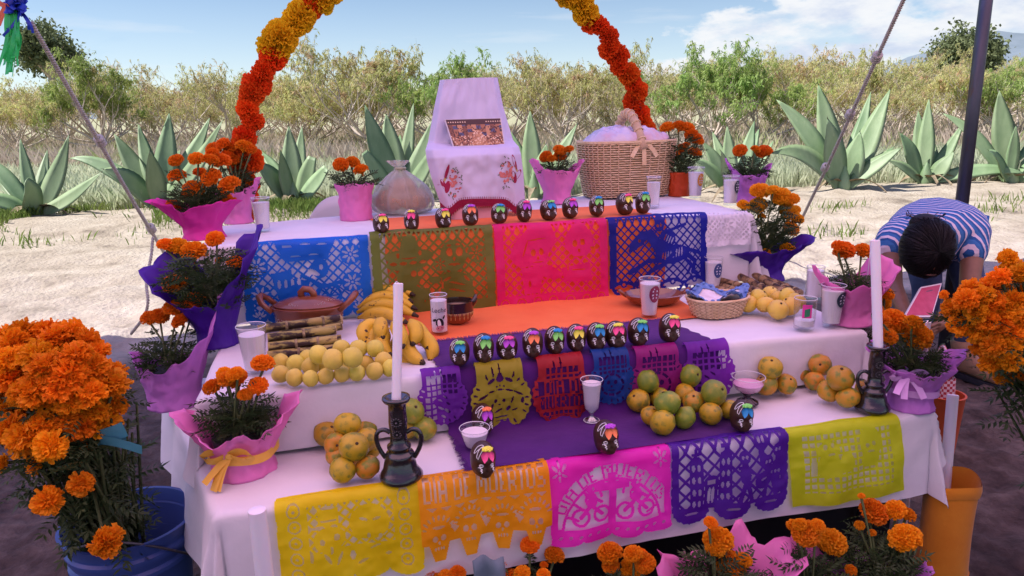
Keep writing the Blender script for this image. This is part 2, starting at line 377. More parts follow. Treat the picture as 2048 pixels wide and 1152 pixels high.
def tree_proto(seed, dens, leafmat, spread=1.0):
    r = random.Random(seed); g = np.random.default_rng(seed); tb = MB(); LB, LD, LL = [], [], []
    def limb(p, d, L, ra, lev):
        n = 5 if lev < 2 else 4; pts = [p]; q = p.copy(); dd = d.normalized()
        for i in range(n):
            dd = (dd + Vector((r.uniform(-.22, .22), r.uniform(-.22, .22), r.uniform(-.06, .16)))).normalized(); q = q + dd*L/n; pts.append(q.copy())
        tb.tube(pts, [ra*(1 - .62*i/n) for i in range(n+1)], 6 if lev == 0 else (4 if lev == 1 else 3), cap=False)
        if lev < 3:
            for c in range((4, 5, 5)[lev]):
                k = r.uniform(.45, 1.0) if lev else r.uniform(.55, 1); pi_ = min(n-1, int(k*n)); bp = pts[pi_].lerp(pts[pi_+1], k*n-pi_)
                az = r.uniform(0, 6.28); o_ = Vector((math.cos(az), math.sin(az), 0))
                limb(bp, dd*.7 + o_*r.uniform(.5, .95)*(spread if lev < 2 else 1) + Vector((0, 0, r.uniform(.05, .6))), L*r.uniform(.5, .78), ra*.5*r.uniform(.7, 1), lev+1)
        if lev >= 2:
            hi = min(1.0, max(.30, (pts[-1].z - .7)/1.7))
            for c in range(int(r.uniform(.5, 1.4)*dens*hi)):
                k = r.uniform(.35, 1.0); pi_ = min(n-1, int(k*n)); bp = pts[pi_].lerp(pts[pi_+1], k*n-pi_)
                for _ in range(r.randint(2, 4)):
                    a = r.uniform(0, 6.28); v = Vector((math.cos(a)*r.uniform(.2, 1), math.sin(a)*r.uniform(.2, 1), r.uniform(-1.5, .25))).normalized()
                    LB.append(bp + Vector((r.uniform(-.03, .03), r.uniform(-.03, .03), r.uniform(-.03, .03)))); LD.append(v); LL.append(r.uniform(.09, .17))
    nl = r.randint(7, 8); a0 = r.uniform(0, 6.28)
    tb.tube([(0, 0, -.1), (.01, 0, .2), (.02, .02, .52)], [.11, .085, .075], 8)
    for i in range(nl):
        a = a0 + 6.283*i*3/nl + r.uniform(-.3, .3)
        limb(Vector((.02, .02, .45)), Vector((math.cos(a), math.sin(a), (.12, 1.3, .6, 1.7, .3, .9, 1.5, .2)[i % 8]*r.uniform(.8, 1.2))), r.uniform(1.1, 1.7), .05, 0)
    return tb.mesh('trunk', M_BARK), big('crown', leafquads(np.array(LB), np.array(LD), np.array(LL), .115, g), np.arange(4*len(LB)).reshape(-1, 4), leafmat, False)
TREES = [tree_proto(21+i, (3.6, 2.6, 5.0, 2.2, 4.0, 6.5)[i], (M_LEAF, M_LEAF, M_LEAFG, M_LEAF, M_LEAF, M_LEAFG)[i], (1, 1.15, .8, 1.1, .95, .75)[i]) for i in range(6)]
TH = [max(v.co.z for v in t[0].vertices) for t in TREES]
def put_tree(k, x, y, h, lab, grp, rz, name='peach_tree'):
    t = thing(name, lab, 'tree', (x, y, gz(x, y)), grp); t.rotation_euler = (0, 0, rz); s = h/TH[k]; t.scale = (s, s, s)
    link('trunk', TREES[k][0], t); link('crown', TREES[k][1], t); return t
front = [(35, 150, 322, 0, ' behind the leftmost agave'), (205, 105, 318, 2, ' tallest left of the flower arch'), (345, 180, 312, 3, ' seen past the slanting left rope'), (455, 198, 308, 1, ' just left of the arch'),
         (610, 150, 310, 0, ' inside the arch at its left leg'), (735, 75, 312, 4, ' tallest inside the arch'), (890, 100, 310, 2, ' right behind the draped stand'), (1020, 135, 306, 1, ' just right of the draped stand'),
         (1125, 108, 306, 4, ' inside the arch near its right leg'), (1240, 165, 304, 3, ' behind the bread basket'), (1330, 128, 304, 0, ' just right of the arch'), (1425, 82, 306, 5, ' greenest and tallest right of the arch'),
         (1520, 112, 302, 5, ' green, left of the right hand rope'), (1655, 150, 300, 1, ' thin, in the dip where hills show'), (1790, 140, 298, 0, ' between the right rope and the pole'), (1900, 120, 296, 4, ' behind the steel pole'), (2030, 95, 296, 2, ' at the right edge of the picture')]
rr = random.Random(5)
for (px, ty, by, k, lab) in front:
    b = P(px, by, 0); h = (by - ty) * depth(b) / F * 1.0
    put_tree(k, b.x, b.y, h, 'drying peach tree in the front orchard row,' + lab, 'peach trees in the orchard', rr.uniform(0, 6.28))
for Y, n in ((27.5, 14), (31.5, 16), (36, 18), (41, 18), (47, 18)):
    for i in range(n):
        x = (i - (n-1)/2 + rr.uniform(-.3, .3)) * (1.62*Y/n); y = Y + rr.uniform(-1.2, 1.2)
        put_tree(rr.choice((0, 1, 3, 4, 0, 1)), x, y, rr.uniform(2.9, 3.8), 'peach tree in the rows behind the front row of the orchard', 'peach trees in the back rows', rr.uniform(0, 6.28))
# two dense round trees rising behind the orchard
M_OAKL = pm('dense_leaf', (.13, .16, .08), (.21, .24, .12), scale=2, rough=.7, transl=.25, spec=.2)
def round_tree(px, py, rpx, base_y, dist, lab, seed):
    g = np.random.default_rng(seed); r = random.Random(seed); c = D(px, py, dist); rad = rpx*dist/F
    t = thing('dense_tree', lab, 'tree', (c.x, c.y, 0)); tb = MB(); bp = []
    tb.tube([(0, 0, -.2), (.1, 0, c.z*.4), (.05, .1, c.z*.8)], [.35, .28, .2], 8)
    cl = []
    for i in range(60):
        v = Vector((r.gauss(0, 1), r.gauss(0, 1), r.gauss(0, .8))).normalized()*rad*r.uniform(.35, .92); v.z = v.z*.85 + c.z; cl.append(v)
        tb.tube([(.05, .1, c.z*.7), Vector((.05, .1, c.z*.7)).lerp(v, .5) + Vector((0, 0, .2)), v], [.09, .05, .02], 4, cap=False)
    for v in cl: bp.append(np.array(v) + g.normal(size=(150, 3))*rad*.16)
    B = np.concatenate(bp); dd = g.normal(size=B.shape); dd /= np.linalg.norm(dd, axis=1)[:, None]
    link('trunk', tb.mesh('trunk', M_BARK), t); link('crown', big('crown', leafquads(B, dd, g.uniform(.16, .34, len(B)), .3, g), np.arange(4*len(B)).reshape(-1, 4), M_OAKL, False), t)
round_tree(92, 105, 62, 0, 46, 'dark dense tree rising over the orchard at the upper left', 5)
round_tree(1936, 108, 66, 0, 46, 'round dark tree rising over the orchard beside the steel pole', 6)
# ---- agaves: every leaf is a part
M_AGAVE = pm('agave_skin', (.165, .255, .125), (.27, .365, .20), scale=3.4, rough=.5, bump=.12, bscale=60, spec=.35, stretch=(1, 1, .35), vary=.16, hue=.012, col3=(.36, .42, .25), scale3=9, lo3=.64, hi3=.75)
M_DRYL = pm('dry_agave_leaf', (.33, .26, .17), (.20, .14, .09), scale=14, rough=.9, bump=.4, bscale=40)
M_SPINE = pm('agave_spine', (.05, .03, .02), rough=.6)
def agave(bx, by, lab, leaves):
    B = P(bx, by, 0.05); B.z = gz(B.x, B.y) + .02; wb = depth(B); t = thing('agave', lab, 'agave', B, 'agaves along the field edge')
    tc_ = Vector((-B.x, -B.y, 0)).normalized(); t0 = Vector((0, 0, 0)); rb = 11*wb/F
    for (tx, ty, wpx, bend, dd, cut) in leaves:
        T = D(tx, ty, wb + dd) - B; L = T.length; W_ = wpx*wb/F*.5*1.06
        st = Vector((T.x, T.y, 0)); st = st.normalized()*rb if st.length > .01 else Vector((0, 0, 0))
        st = st + tc_*(-dd*.05) + Vector((0, 0, .02))
        mid = st.lerp(T, .5) + Vector((0, 0, bend*1.45*L)) - tc_*0
        ax = Vector((T.x, T.y, 0)); ax = -ax.normalized()*.5 if ax.length > .05 else Vector((0, 0, 0))
        n = 13; q = []; fs = []
        tend = .8 if cut else 1.0
        for i in range(n):
            k = i/(n-1)*tend; p = st*(1-k)**2 + mid*2*k*(1-k) + T*k*k
            tg = ((mid-st)*(1-k) + (T-mid)*k).normalized()
            nm = ax + tc_*(.95 if dd <= 0.25 else .5) + Vector((0, 0, .55)); nm = (nm - tg*nm.dot(tg)).normalized(); sd_ = tg.cross(nm).normalized()
            wv = W_*(.60 + .40*math.sin(min(1, k/.42)*math.pi/2)) * (1 if k < .42 else max(0.012, (1 - ((k-.42)/.58)**1.55)))
            tw = .10*math.sin(k*7 + tx)*W_*k
            th = W_*(.50*(1-k)**1.4 + .05)*min(1, wv/W_ + .1)
            for (sx, up) in ((-1, .34), (-.5, .05), (0, -.05), (.5, .05), (1, .34), (.5, -.55), (0, -.8), (-.5, -.55)):
                o_ = nm*(wv*.42*up if up > 0 else th*up) + nm*tw
                q.append(p + sd_*wv*sx + o_)
        for i in range(n-1):
            for j in range(8): fs.append((i*8+j, i*8+(j+1)%8, (i+1)*8+(j+1)%8, (i+1)*8+j))
        fs.append(tuple((n-1)*8+j for j in range(8)))
        m = MB(); m.add(q, fs); lf = m.build('leaf', M_AGAVE, t, world=False)
        if not cut and W_ > .03:
            e = MB(); dv = (T - mid).normalized(); e.tube([T - dv*.02, T + dv*L*.03], [W_*.04, .001], 5); e.build('spine', M_SPINE, lf, world=False)
    rq = random.Random(int(bx)); 
    for _ in range(4):
        a = rq.uniform(0, 6.28); L = rq.uniform(.35, .6); d_ = Vector((math.cos(a), math.sin(a), 0)); s_ = Vector((-d_.y, d_.x, 0)); q = []
        for i in range(8):
            k = i/7; w = .055*(1-k**1.6) + .004; p = d_*(rb + L*k) + Vector((0, 0, .10 + .10*math.sin(k*3.1) - .16*k)); q += [p - s_*w + Vector((0, 0, .02*(1-k))), p + Vector((0, 0, -.012)), p + s_*w + Vector((0, 0, .02*math.sin(k*9)))]
        e = MB(); e.add(q, [(3*i+j, 3*i+j+1, 3*i+j+4, 3*i+j+3) for i in range(7) for j in (0, 1)]); e.build('dry_leaf', M_DRYL, t, world=False)
    c = MB(); c.lathe([(rb*1.2, -.12), (rb*1.35, .02), (rb*.9, .16), (rb*.3, .3), (0.0, .34)], 10); c.build('core', M_AGAVE, t, world=False)
agave(72, 436, 'grey green agave at the left edge of the field with a blunt cut leaf', [(-35, 318, 30, .16, .1, 0), (-50, 395, 34, .12, -.35, 0), (40, 276, 24, .0, .3, 0), (139, 270, 38, -.06, .15, 0), (120, 342, 22, -.03, .35, 0), (204, 343, 32, -.08, -.2, 0), (48, 350, 50, .05, -.55, 1), (-10, 345, 34, .05, .4, 0), (95, 300, 26, 0, .5, 0)])
agave(322, 420, 'broad agave behind the slanting left rope', [(140, 317, 34, .17, -.1, 0), (228, 268, 40, .02, .2, 0), (276, 246, 32, 0, .4, 0), (338, 224, 44, 0, .1, 0), (420, 233, 40, -.05, .2, 0), (447, 240, 36, -.06, -.1, 0), (205, 338, 46, .16, -.6, 0), (360, 300, 40, .02, .5, 0), (300, 300, 36, .02, -.5, 0)])
agave(590, 418, 'agave with two blunt cut leaves behind the left glass of milk', [(506, 326, 42, .16, -.4, 0), (577, 250, 40, 0, .15, 0), (604, 253, 30, -.01, .35, 0), (632, 292, 36, 0, -.05, 1), (668, 318, 34, -.02, -.2, 1), (520, 300, 26, .1, .4, 0), (560, 300, 30, .02, -.3, 0)])
agave(800, 405, 'tall agave behind the tied bag of bread', [(729, 210, 46, .03, -.1, 0), (772, 226, 46, .04, .15, 0), (827, 204, 28, 0, .4, 0), (866, 236, 40, -.06, .1, 0), (712, 285, 34, .06, -.35, 1), (880, 275, 36, -.05, -.3, 0), (800, 270, 40, .02, .5, 0)])
agave(1068, 398, 'agave between the draped stand and the bread basket', [(1060, 220, 38, .02, .1, 0), (1154, 246, 34, -.04, .1, 0), (1092, 287, 42, .0, -.25, 0), (1020, 262, 32, .05, .3, 0), (1120, 300, 30, -.04, -.4, 0)])
agave(1468, 396, 'agave behind the potted marigold with the orange wrap', [(1454, 250, 30, 0, .1, 0), (1509, 242, 34, -.03, .2, 0), (1518, 256, 34, -.04, .4, 0), (1384, 320, 32, .14, -.2, 0), (1405, 283, 30, .10, .1, 0), (1548, 280, 26, -.05, .15, 0), (1425, 262, 26, .05, .4, 0), (1440, 300, 30, .05, -.4, 0)])
agave(1686, 382, 'largest agave of the row, crossed by the right hand rope', [(1552, 200, 40, .12, .1, 0), (1636, 168, 46, .02, .2, 0), (1742, 184, 34, -.04, .35, 0), (1781, 176, 46, -.05, 0, 0), (1543, 306, 44, .19, -.4, 0), (1590, 290, 30, .10, .4, 0), (1804, 296, 34, .05, -.4, 0), (1655, 236, 52, .02, -.3, 0), (1720, 262, 44, 0, -.15, 0), (1790, 292, 24, .02, .3, 0)])
agave(1850, 366, 'smaller agave left of the steel pole', [(1858, 196, 30, 0, .1, 0), (1836, 222, 30, .05, .2, 0), (1801, 265, 32, .10, -.1, 0), (1928, 242, 26, -.06, .1, 0), (1776, 320, 26, .05, -.3, 0), (1908, 302, 34, -.04, -.2, 0), (2052, 346, 28, .10, -.5, 0), (1870, 285, 30, 0, .4, 0)])
agave(2022, 366, 'agave at the right edge of the picture behind the pole', [(1998, 181, 44, .05, .1, 0), (2014, 216, 36, .05, .3, 0), (1884, 226, 28, .14, .2, 0), (2032, 250, 22, .05, -.3, 0), (2110, 230, 40, -.05, .1, 0), (2090, 320, 34, .05, -.3, 0), (1976, 300, 34, .10, -.45, 0)])
# ---- canopy overhead (out of frame), its pole, and the guy ropes
def canopy(lab, v0, v1, mat, lift=0.0):
    u0, u1 = -7.5, 9.0; n = 40; m = MB(); m.grid(lambda s, t: A(u0+(u1-u0)*s, v0+(v1-v0)*t, 2.98 + lift - .10*math.sin(s*math.pi*4)**2 + .05*math.sin(t*math.pi)), n, 20)
    tag(m.build('canopy', mat), lab, 'canopy', 'canopy tarps')
canopy('pink fabric tarp stretched over the front of the altar', -0.8, 2.45, pm('pink_tarp', (.80, .50, .74), rough=.7, transl=.88, tcol=(1.0, .57, .77), spec=.2), .04)
canopy('unseen lilac blue canopy panel, coloured to tint light on the top step', 2.36, 5.62, pm('lilac_tint_panel', (.42, .42, .80), rough=.7, transl=.85, tcol=(.34, .36, .84), spec=.2))  # unseen back panel, coloured to turn the top step's light lilac
canopy('unseen dark purple panel added to dim light on the step fronts', -6.5, -0.70, pm('added_dark_panel', (.20, .12, .30), rough=.7, transl=.6, tcol=(.34, .22, .46), spec=.2))  # added out of view to dim light reaching the step fronts
M_STEEL = pm('dark_steel', (.045, .05, .065), (.10, .10, .12), scale=6, rough=.38, metal=.75, stretch=(1, 1, .08), col3=(.12, .06, .035), scale3=14, lo3=.62, hi3=.72)
pt, pb = D(1982, -80, 4.05), D(1922, 420, 4.05); dv = (pb - pt); pb = pt + dv*(pt.z/(pt.z - pb.z)); pt2 = pt + (pt-pb)*((2.9-pt.z)/(pt.z))
m = MB(); m.tube([pb, pt, pt2], .034, 16); tag(m.build('steel_pole', M_STEEL), 'dark steel pole holding up the canopy, behind the bending person', 'pole')
M_ROPE = pm('rope_fibre', (.44, .38, .29), (.58, .52, .42), scale=60, rough=.95, bump=.6, bscale=220)
def rope(path, rad, mb, turns):
    pts = resample(path, max(30, int(turns*8)))
    for s in range(2):
        q = []
        for i, p in enumerate(pts):
            a = i/8*2*math.pi + s*math.pi; t = Vector(pts[min(i+1, len(pts)-1)] - pts[max(i-1, 0)]); x, y = frame_of(t)
            q.append(Vector(p) + (x*math.cos(a) + y*math.sin(a))*rad*.55)
        mb.tube(q, rad*.62, 6)
def guy(name, lab, T, G, knots, tail=None):
    o = thing(name, lab, 'rope', G); m = MB(); mid = T.lerp(G, .5) - Vector((0, 0, .03)); rope([np.array(T), np.array(mid), np.array(G)], .0105, m, 95); m.build('cord', M_ROPE, o)
    for k in knots:
        m = MB(); c = T.lerp(G, k); d = (G-T).normalized(); x, y = frame_of(d)
        for j in range(3): m.tube([c + d*(.022*(j-1)) + (x*math.cos(a) + y*math.sin(a))*.018 for a in [i*6.283/10 for i in range(10)]], .011, 6, closed=True)
        m.build('knot', M_ROPE, o)
    if tail:
        m = MB(); rope([np.array(p) for p in smooth_path([np.array(p) for p in tail], 3)], .009, m, 26); m.build('loose_end', M_ROPE, o)
guy('guy_rope', 'slanting twisted rope at the left with a loose hanging end', D(62, 45, 3.3), P(388, 604, 0), (.30, .62, .9), [D(306, 474, 4.6), D(302, 520, 4.6), D(290, 560, 4.55), D(300, 620, 4.5), P(262, 668, 0.01)])
guy('guy_rope', 'taut twisted rope slanting down at the right, with knots', D(1828, -45, 3.5), P(1566, 515, 0), (.17, .33, .52))
# ================================================================ the altar: tables, cloths, runners, cut paper
M_WHITE = pm('white_cotton', (.80, .78, .80), (.74, .72, .75), scale=5, rough=.9, bump=.9, bscale=11, sheen=.15, spec=.15, transl=.06)
M_TABLE = pm('table_plastic', (.55, .53, .5), rough=.5)
M_TLEG = pm('table_leg_steel', (.1, .1, .11), rough=.4, metal=.6)
RC = .014
def hang(d, e=0.0, flare=.05):
    """edge profile: d metres of cloth past the edge -> (outward, downward)"""
    d = np.asarray(d, float); Re = RC + e; q = np.clip(d / (RC*math.pi/2), 0, 1) * math.pi/2; rest = np.maximum(0, d - RC*math.pi/2)
    return Re*np.sin(q) + rest*flare, Re*(1-np.cos(q)) + rest
def wrinkle(u, v, k): return .0055*fbm(u*4, v*5, k, 3) + .0085*(.5-np.abs(fbm(u*5 + v*3, v*6-u, k+5, 3)))
def fold(u, d, k): return np.clip(d/.22, 0, 1.4)*.014*(fbm(u*3.2, .3, k, 2)) + np.clip(d/.1, 0, 1)*.0050*fbm(u*9+d*4, d*7, k, 3) + np.clip(d/.05, 0, 1)*.016*(np.abs(((u*2.3+.2*k) % 1)-.5)-.25)
TIER = {1: (V1, Z1), 2: (V2, Z2), 3: (V3, Z3)}
def front_pt(k, u, d, e=0.0):
    """point on tier k's front: d>0 hangs below the edge, d<0 lies on the top behind it; e lifts it off the cloth"""
    v, z = TIER[k]; u = np.asarray(u, float); d = np.asarray(d, float)
    out, dn = hang(np.maximum(d, 0), e); out = out + np.where(d > 0, fold(u, d, k*3.7)*(.35 if k == 3 else 1), 0)
    vv = np.where(d > 0, v - out, v - d); zz = np.where(d > 0, z + e - dn, z + e)
    zz = zz + np.where(d < 0.02, wrinkle(u, vv, k*2.1), 0)*.5
    return np.stack([UA[0]*u + VA[0]*vv, UA[1]*u + VA[1]*vv, zz], -1)
def tablecloth(k, lab, u0, u1, vb, drops, skew=0.0, res=.011, hem=0.0, bskew=0.0):
    v, z = TIER[k]; dl, dr, df, db = drops
    na = int((u1-u0+dl+dr)/res); nb = int((vb-v+df+db)/res)
    a, b = np.meshgrid(np.linspace(-dl, u1-u0+dr, na+1), np.linspace(-df, vb-v+db, nb+1))
    W_ = u1-u0; H_ = vb-v
    ol = np.maximum(0, -a); orr = np.maximum(0, a-W_); of = np.maximum(0, -b); ob = np.maximum(0, b-H_)
    dx = orr - ol; dy = ob - of; d = np.hypot(dx, dy); dd = np.maximum(d, 1e-9)
    out, dn = hang(d); per = np.where(np.abs(dy) > np.abs(dx), u0 + a, b*1.0 + 7)
    f = fold(u0 + np.clip(a, 0, W_), d, k*3.7)*(.35 if k == 3 else 1)
    both = (np.abs(dx) > 0) & (np.abs(dy) > 0)
    ang = np.arctan2(dy, dx); f = np.where(both, f + d*.16*np.sin(ang*2)**2*1.2 + .02*d/.2*np.sin(ang*9), f)
    side = (np.abs(dx) > 0) & ~both; f = np.where(side, f + d*.10 + .012*np.clip(d/.2, 0, 1)*np.sin(b*23+k), f)
    o2 = out + np.where(d > 0, f, 0)
    bb = np.clip(b, 0, H_); au = np.clip(a, 0, W_)
    uu = u0 + au - skew*bb*(1-au/W_) + dx/dd*o2; vv = v + bb + dy/dd*o2 + bskew*(au/W_)*(bb/H_)
    zz = z - dn + np.where(d < .02, wrinkle(uu, vv, k*2.1), 0)*.5 + np.where(d > .05, .006*vn(uu*2, vv*2, 3), 0)*hem
    V_ = np.stack([UA[0]*uu + VA[0]*vv, UA[1]*uu + VA[1]*vv, zz], -1).reshape(-1, 3)
    o = link('tablecloth', big('tablecloth', V_, gridfaces(na, nb), M_WHITE)); tag(o, lab, 'tablecloth', 'white tablecloths'); return o
def table(lab, u0, u1, v0, v1, zt, zb):
    c = A((u0+u1)/2, (v0+v1)/2, zb); t = thing('folding_table', lab, 'table', c); rz = Matrix.Rotation(YAW, 3, 'Z')
    m = MB(); m.box(A((u0+u1)/2, (v0+v1)/2, zt-.0185), (u1-u0, v1-v0, .03), rz); m.build('tabletop', M_TABLE, t, smooth=False)
    for u in (u0+.12, u1-.12):
        for v in (v0+.08, v1-.08):
            m = MB(); m.tube([A(u, v, zb), A(u, v, zt-.034)], .014, 8); m.build('leg', M_TLEG, t)
table('low folding table hidden under the front white cloth', -.27, 1.62, V1+.004, 2.50, Z1-.004, 0)
table('low platform hidden under the middle white cloth', -.33, 1.59, V2+.004, 2.54, Z2-.004, Z1)
table('tall folding table hidden under the back white cloth', -.40, 1.55, V3+.004, V4-.004, Z3-.004, 0)
tablecloth(1, 'white cloth over the lowest step, its left corner hanging in a swag', -.30, 1.63, 2.54, (.26, .13, .255, .1), skew=.30, hem=1)
tablecloth(2, 'white cloth over the middle step under the sugar cane and fruit', -.36, 1.60, 2.55, (.165, .165, .166, 0))
tablecloth(3, 'white cloth over the highest step behind the cut paper banners', -.42, 1.60, V4, (.20, .26, .275, .2), bskew=.42)
# black skirt below the front cloth
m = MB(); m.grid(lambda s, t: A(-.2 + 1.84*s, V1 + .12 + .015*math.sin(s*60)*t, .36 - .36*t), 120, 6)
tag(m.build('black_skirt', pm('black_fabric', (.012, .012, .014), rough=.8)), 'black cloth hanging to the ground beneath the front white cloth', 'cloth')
# runners
M_ORANGE = pm('orange_cloth', (.82, .155, .035), (.88, .20, .05), scale=6, rough=.85, bump=.25, bscale=30, sheen=.1, spec=.15)
M_PURPLE = pm('purple_cloth', (.062, .010, .125), (.085, .016, .165), scale=6, rough=.9, bump=.35, bscale=60, sheen=.1, spec=.12)
def runner(name, lab, path, ufn, mat, nu, nn, group=None):
    pts = resample(smooth_path(path, 3), nn+1); V_ = []
    for i, (v, z) in enumerate(pts):
        a, b = ufn(i/nn, v, z); u = np.linspace(a, b, nu+1)
        w = .0022*fbm(u*7, i/nn*6, 2, 3) if True else 0
        t = pts[min(i+1, nn)] - pts[max(i-1, 0)]; nv_, nz_ = -t[1], t[0]; l_ = math.hypot(nv_, nz_) or 1
        sg = -1 if nz_ < 0 or (abs(nz_) < 1e-6 and nv_ > 0) else 1
        vv = v + sg*nv_/l_*np.abs(w); zz = z + sg*nz_/l_*np.abs(w)
        V_.append(np.stack([UA[0]*u+VA[0]*vv, UA[1]*u+VA[1]*vv, zz], -1))
    o = link(name, big(name, np.concatenate(V_), gridfaces(nu, nn), mat)); tag(o, lab, 'cloth'); return o
uo0 = UV(P(752, 470, Z3))[0]; uo1 = UV(P(1326, 440, Z3))[0]
def orange_path():
    q = [(V3+.40, Z3+.005), (V3+.2, Z3+.005), (V3+.05, Z3+.005)]
    for d in (0, .006, .012, .02, .06, .12, .18, .24, .27):
        o_, dn = hang(d, .004); q.append((V3-float(o_)-.004, Z3+.004-float(dn)))
    return q + [(V3-.034, Z2+.008), (V3-.07, Z2+.006), (V3-.25, Z2+.006), (V3-.42, Z2+.006)]
runner('orange_cloth', 'bright orange cloth running down from the top step behind the banners', orange_path(),
       lambda t, v, z: (uo0 + .03*math.sin(t*5) + (.20*max(0, (t-.45))), uo1 + .02*math.sin(t*4)), M_ORANGE, 90, 110)
up0 = UV(P(905, 755, Z2))[0]; up1 = UV(P(1385, 690, Z2))[0]
def pur_u(t, v, z):
    return (up0 - .04 + .035*t + .004*math.sin(t*90) + .004*math.sin(t*37), up1 + .02 + .05*math.sin(t*3) + .004*math.sin(t*77))
runner('purple_cloth', 'deep purple cloth with frayed edges lying over the lower two steps', [(V2+.262, Z2+.010), (V2+.15, Z2+.009), (V2+.02, Z2+.009), (V2-.014, Z2+.0), (V2-.026, Z2-.03), (V2-.032, Z2-.1), (V2-.036, Z1+.03), (V2-.05, Z1+.010), (V2-.09, Z1+.008), (V1+.12, Z1+.008), (V1+.012, Z1+.008)], pur_u, M_PURPLE, 110, 90)
def fringe():
    r = random.Random(4); m = MB(); n = 420
    for i in range(n):
        u = up0 - .04 + (up1 + .02 - up0 + .04)*i/(n-1); L = r.uniform(.008, .022); b = A(u, V2+.258, Z2+.012); e = A(u + r.uniform(-.006, .006), V2+.262+L, Z2+.011); s_ = A(.0011, 0, 0)
        m.add([b - s_, b + s_, e + s_*.5, e - s_*.5], [(0, 1, 2, 3)])
    for i in range(260):
        t = i/259; v = V2 - .06 - (V2-.06-V1-.012)*t; L = r.uniform(.006, .018)
        u = up0 - .002 + .004*math.sin(t*50); b = A(u, v, Z1+.010); e = A(u-L, v + r.uniform(-.006, .006), Z1+.008); s_ = A(0, .001, 0)
        m.add([b - s_, b + s_, e + s_*.5, e - s_*.5], [(0, 1, 2, 3)])
    f = m.build('fringe', M_PURPLE, bpy.data.objects['purple_cloth']); f['kind'] = 'stuff'
fringe()
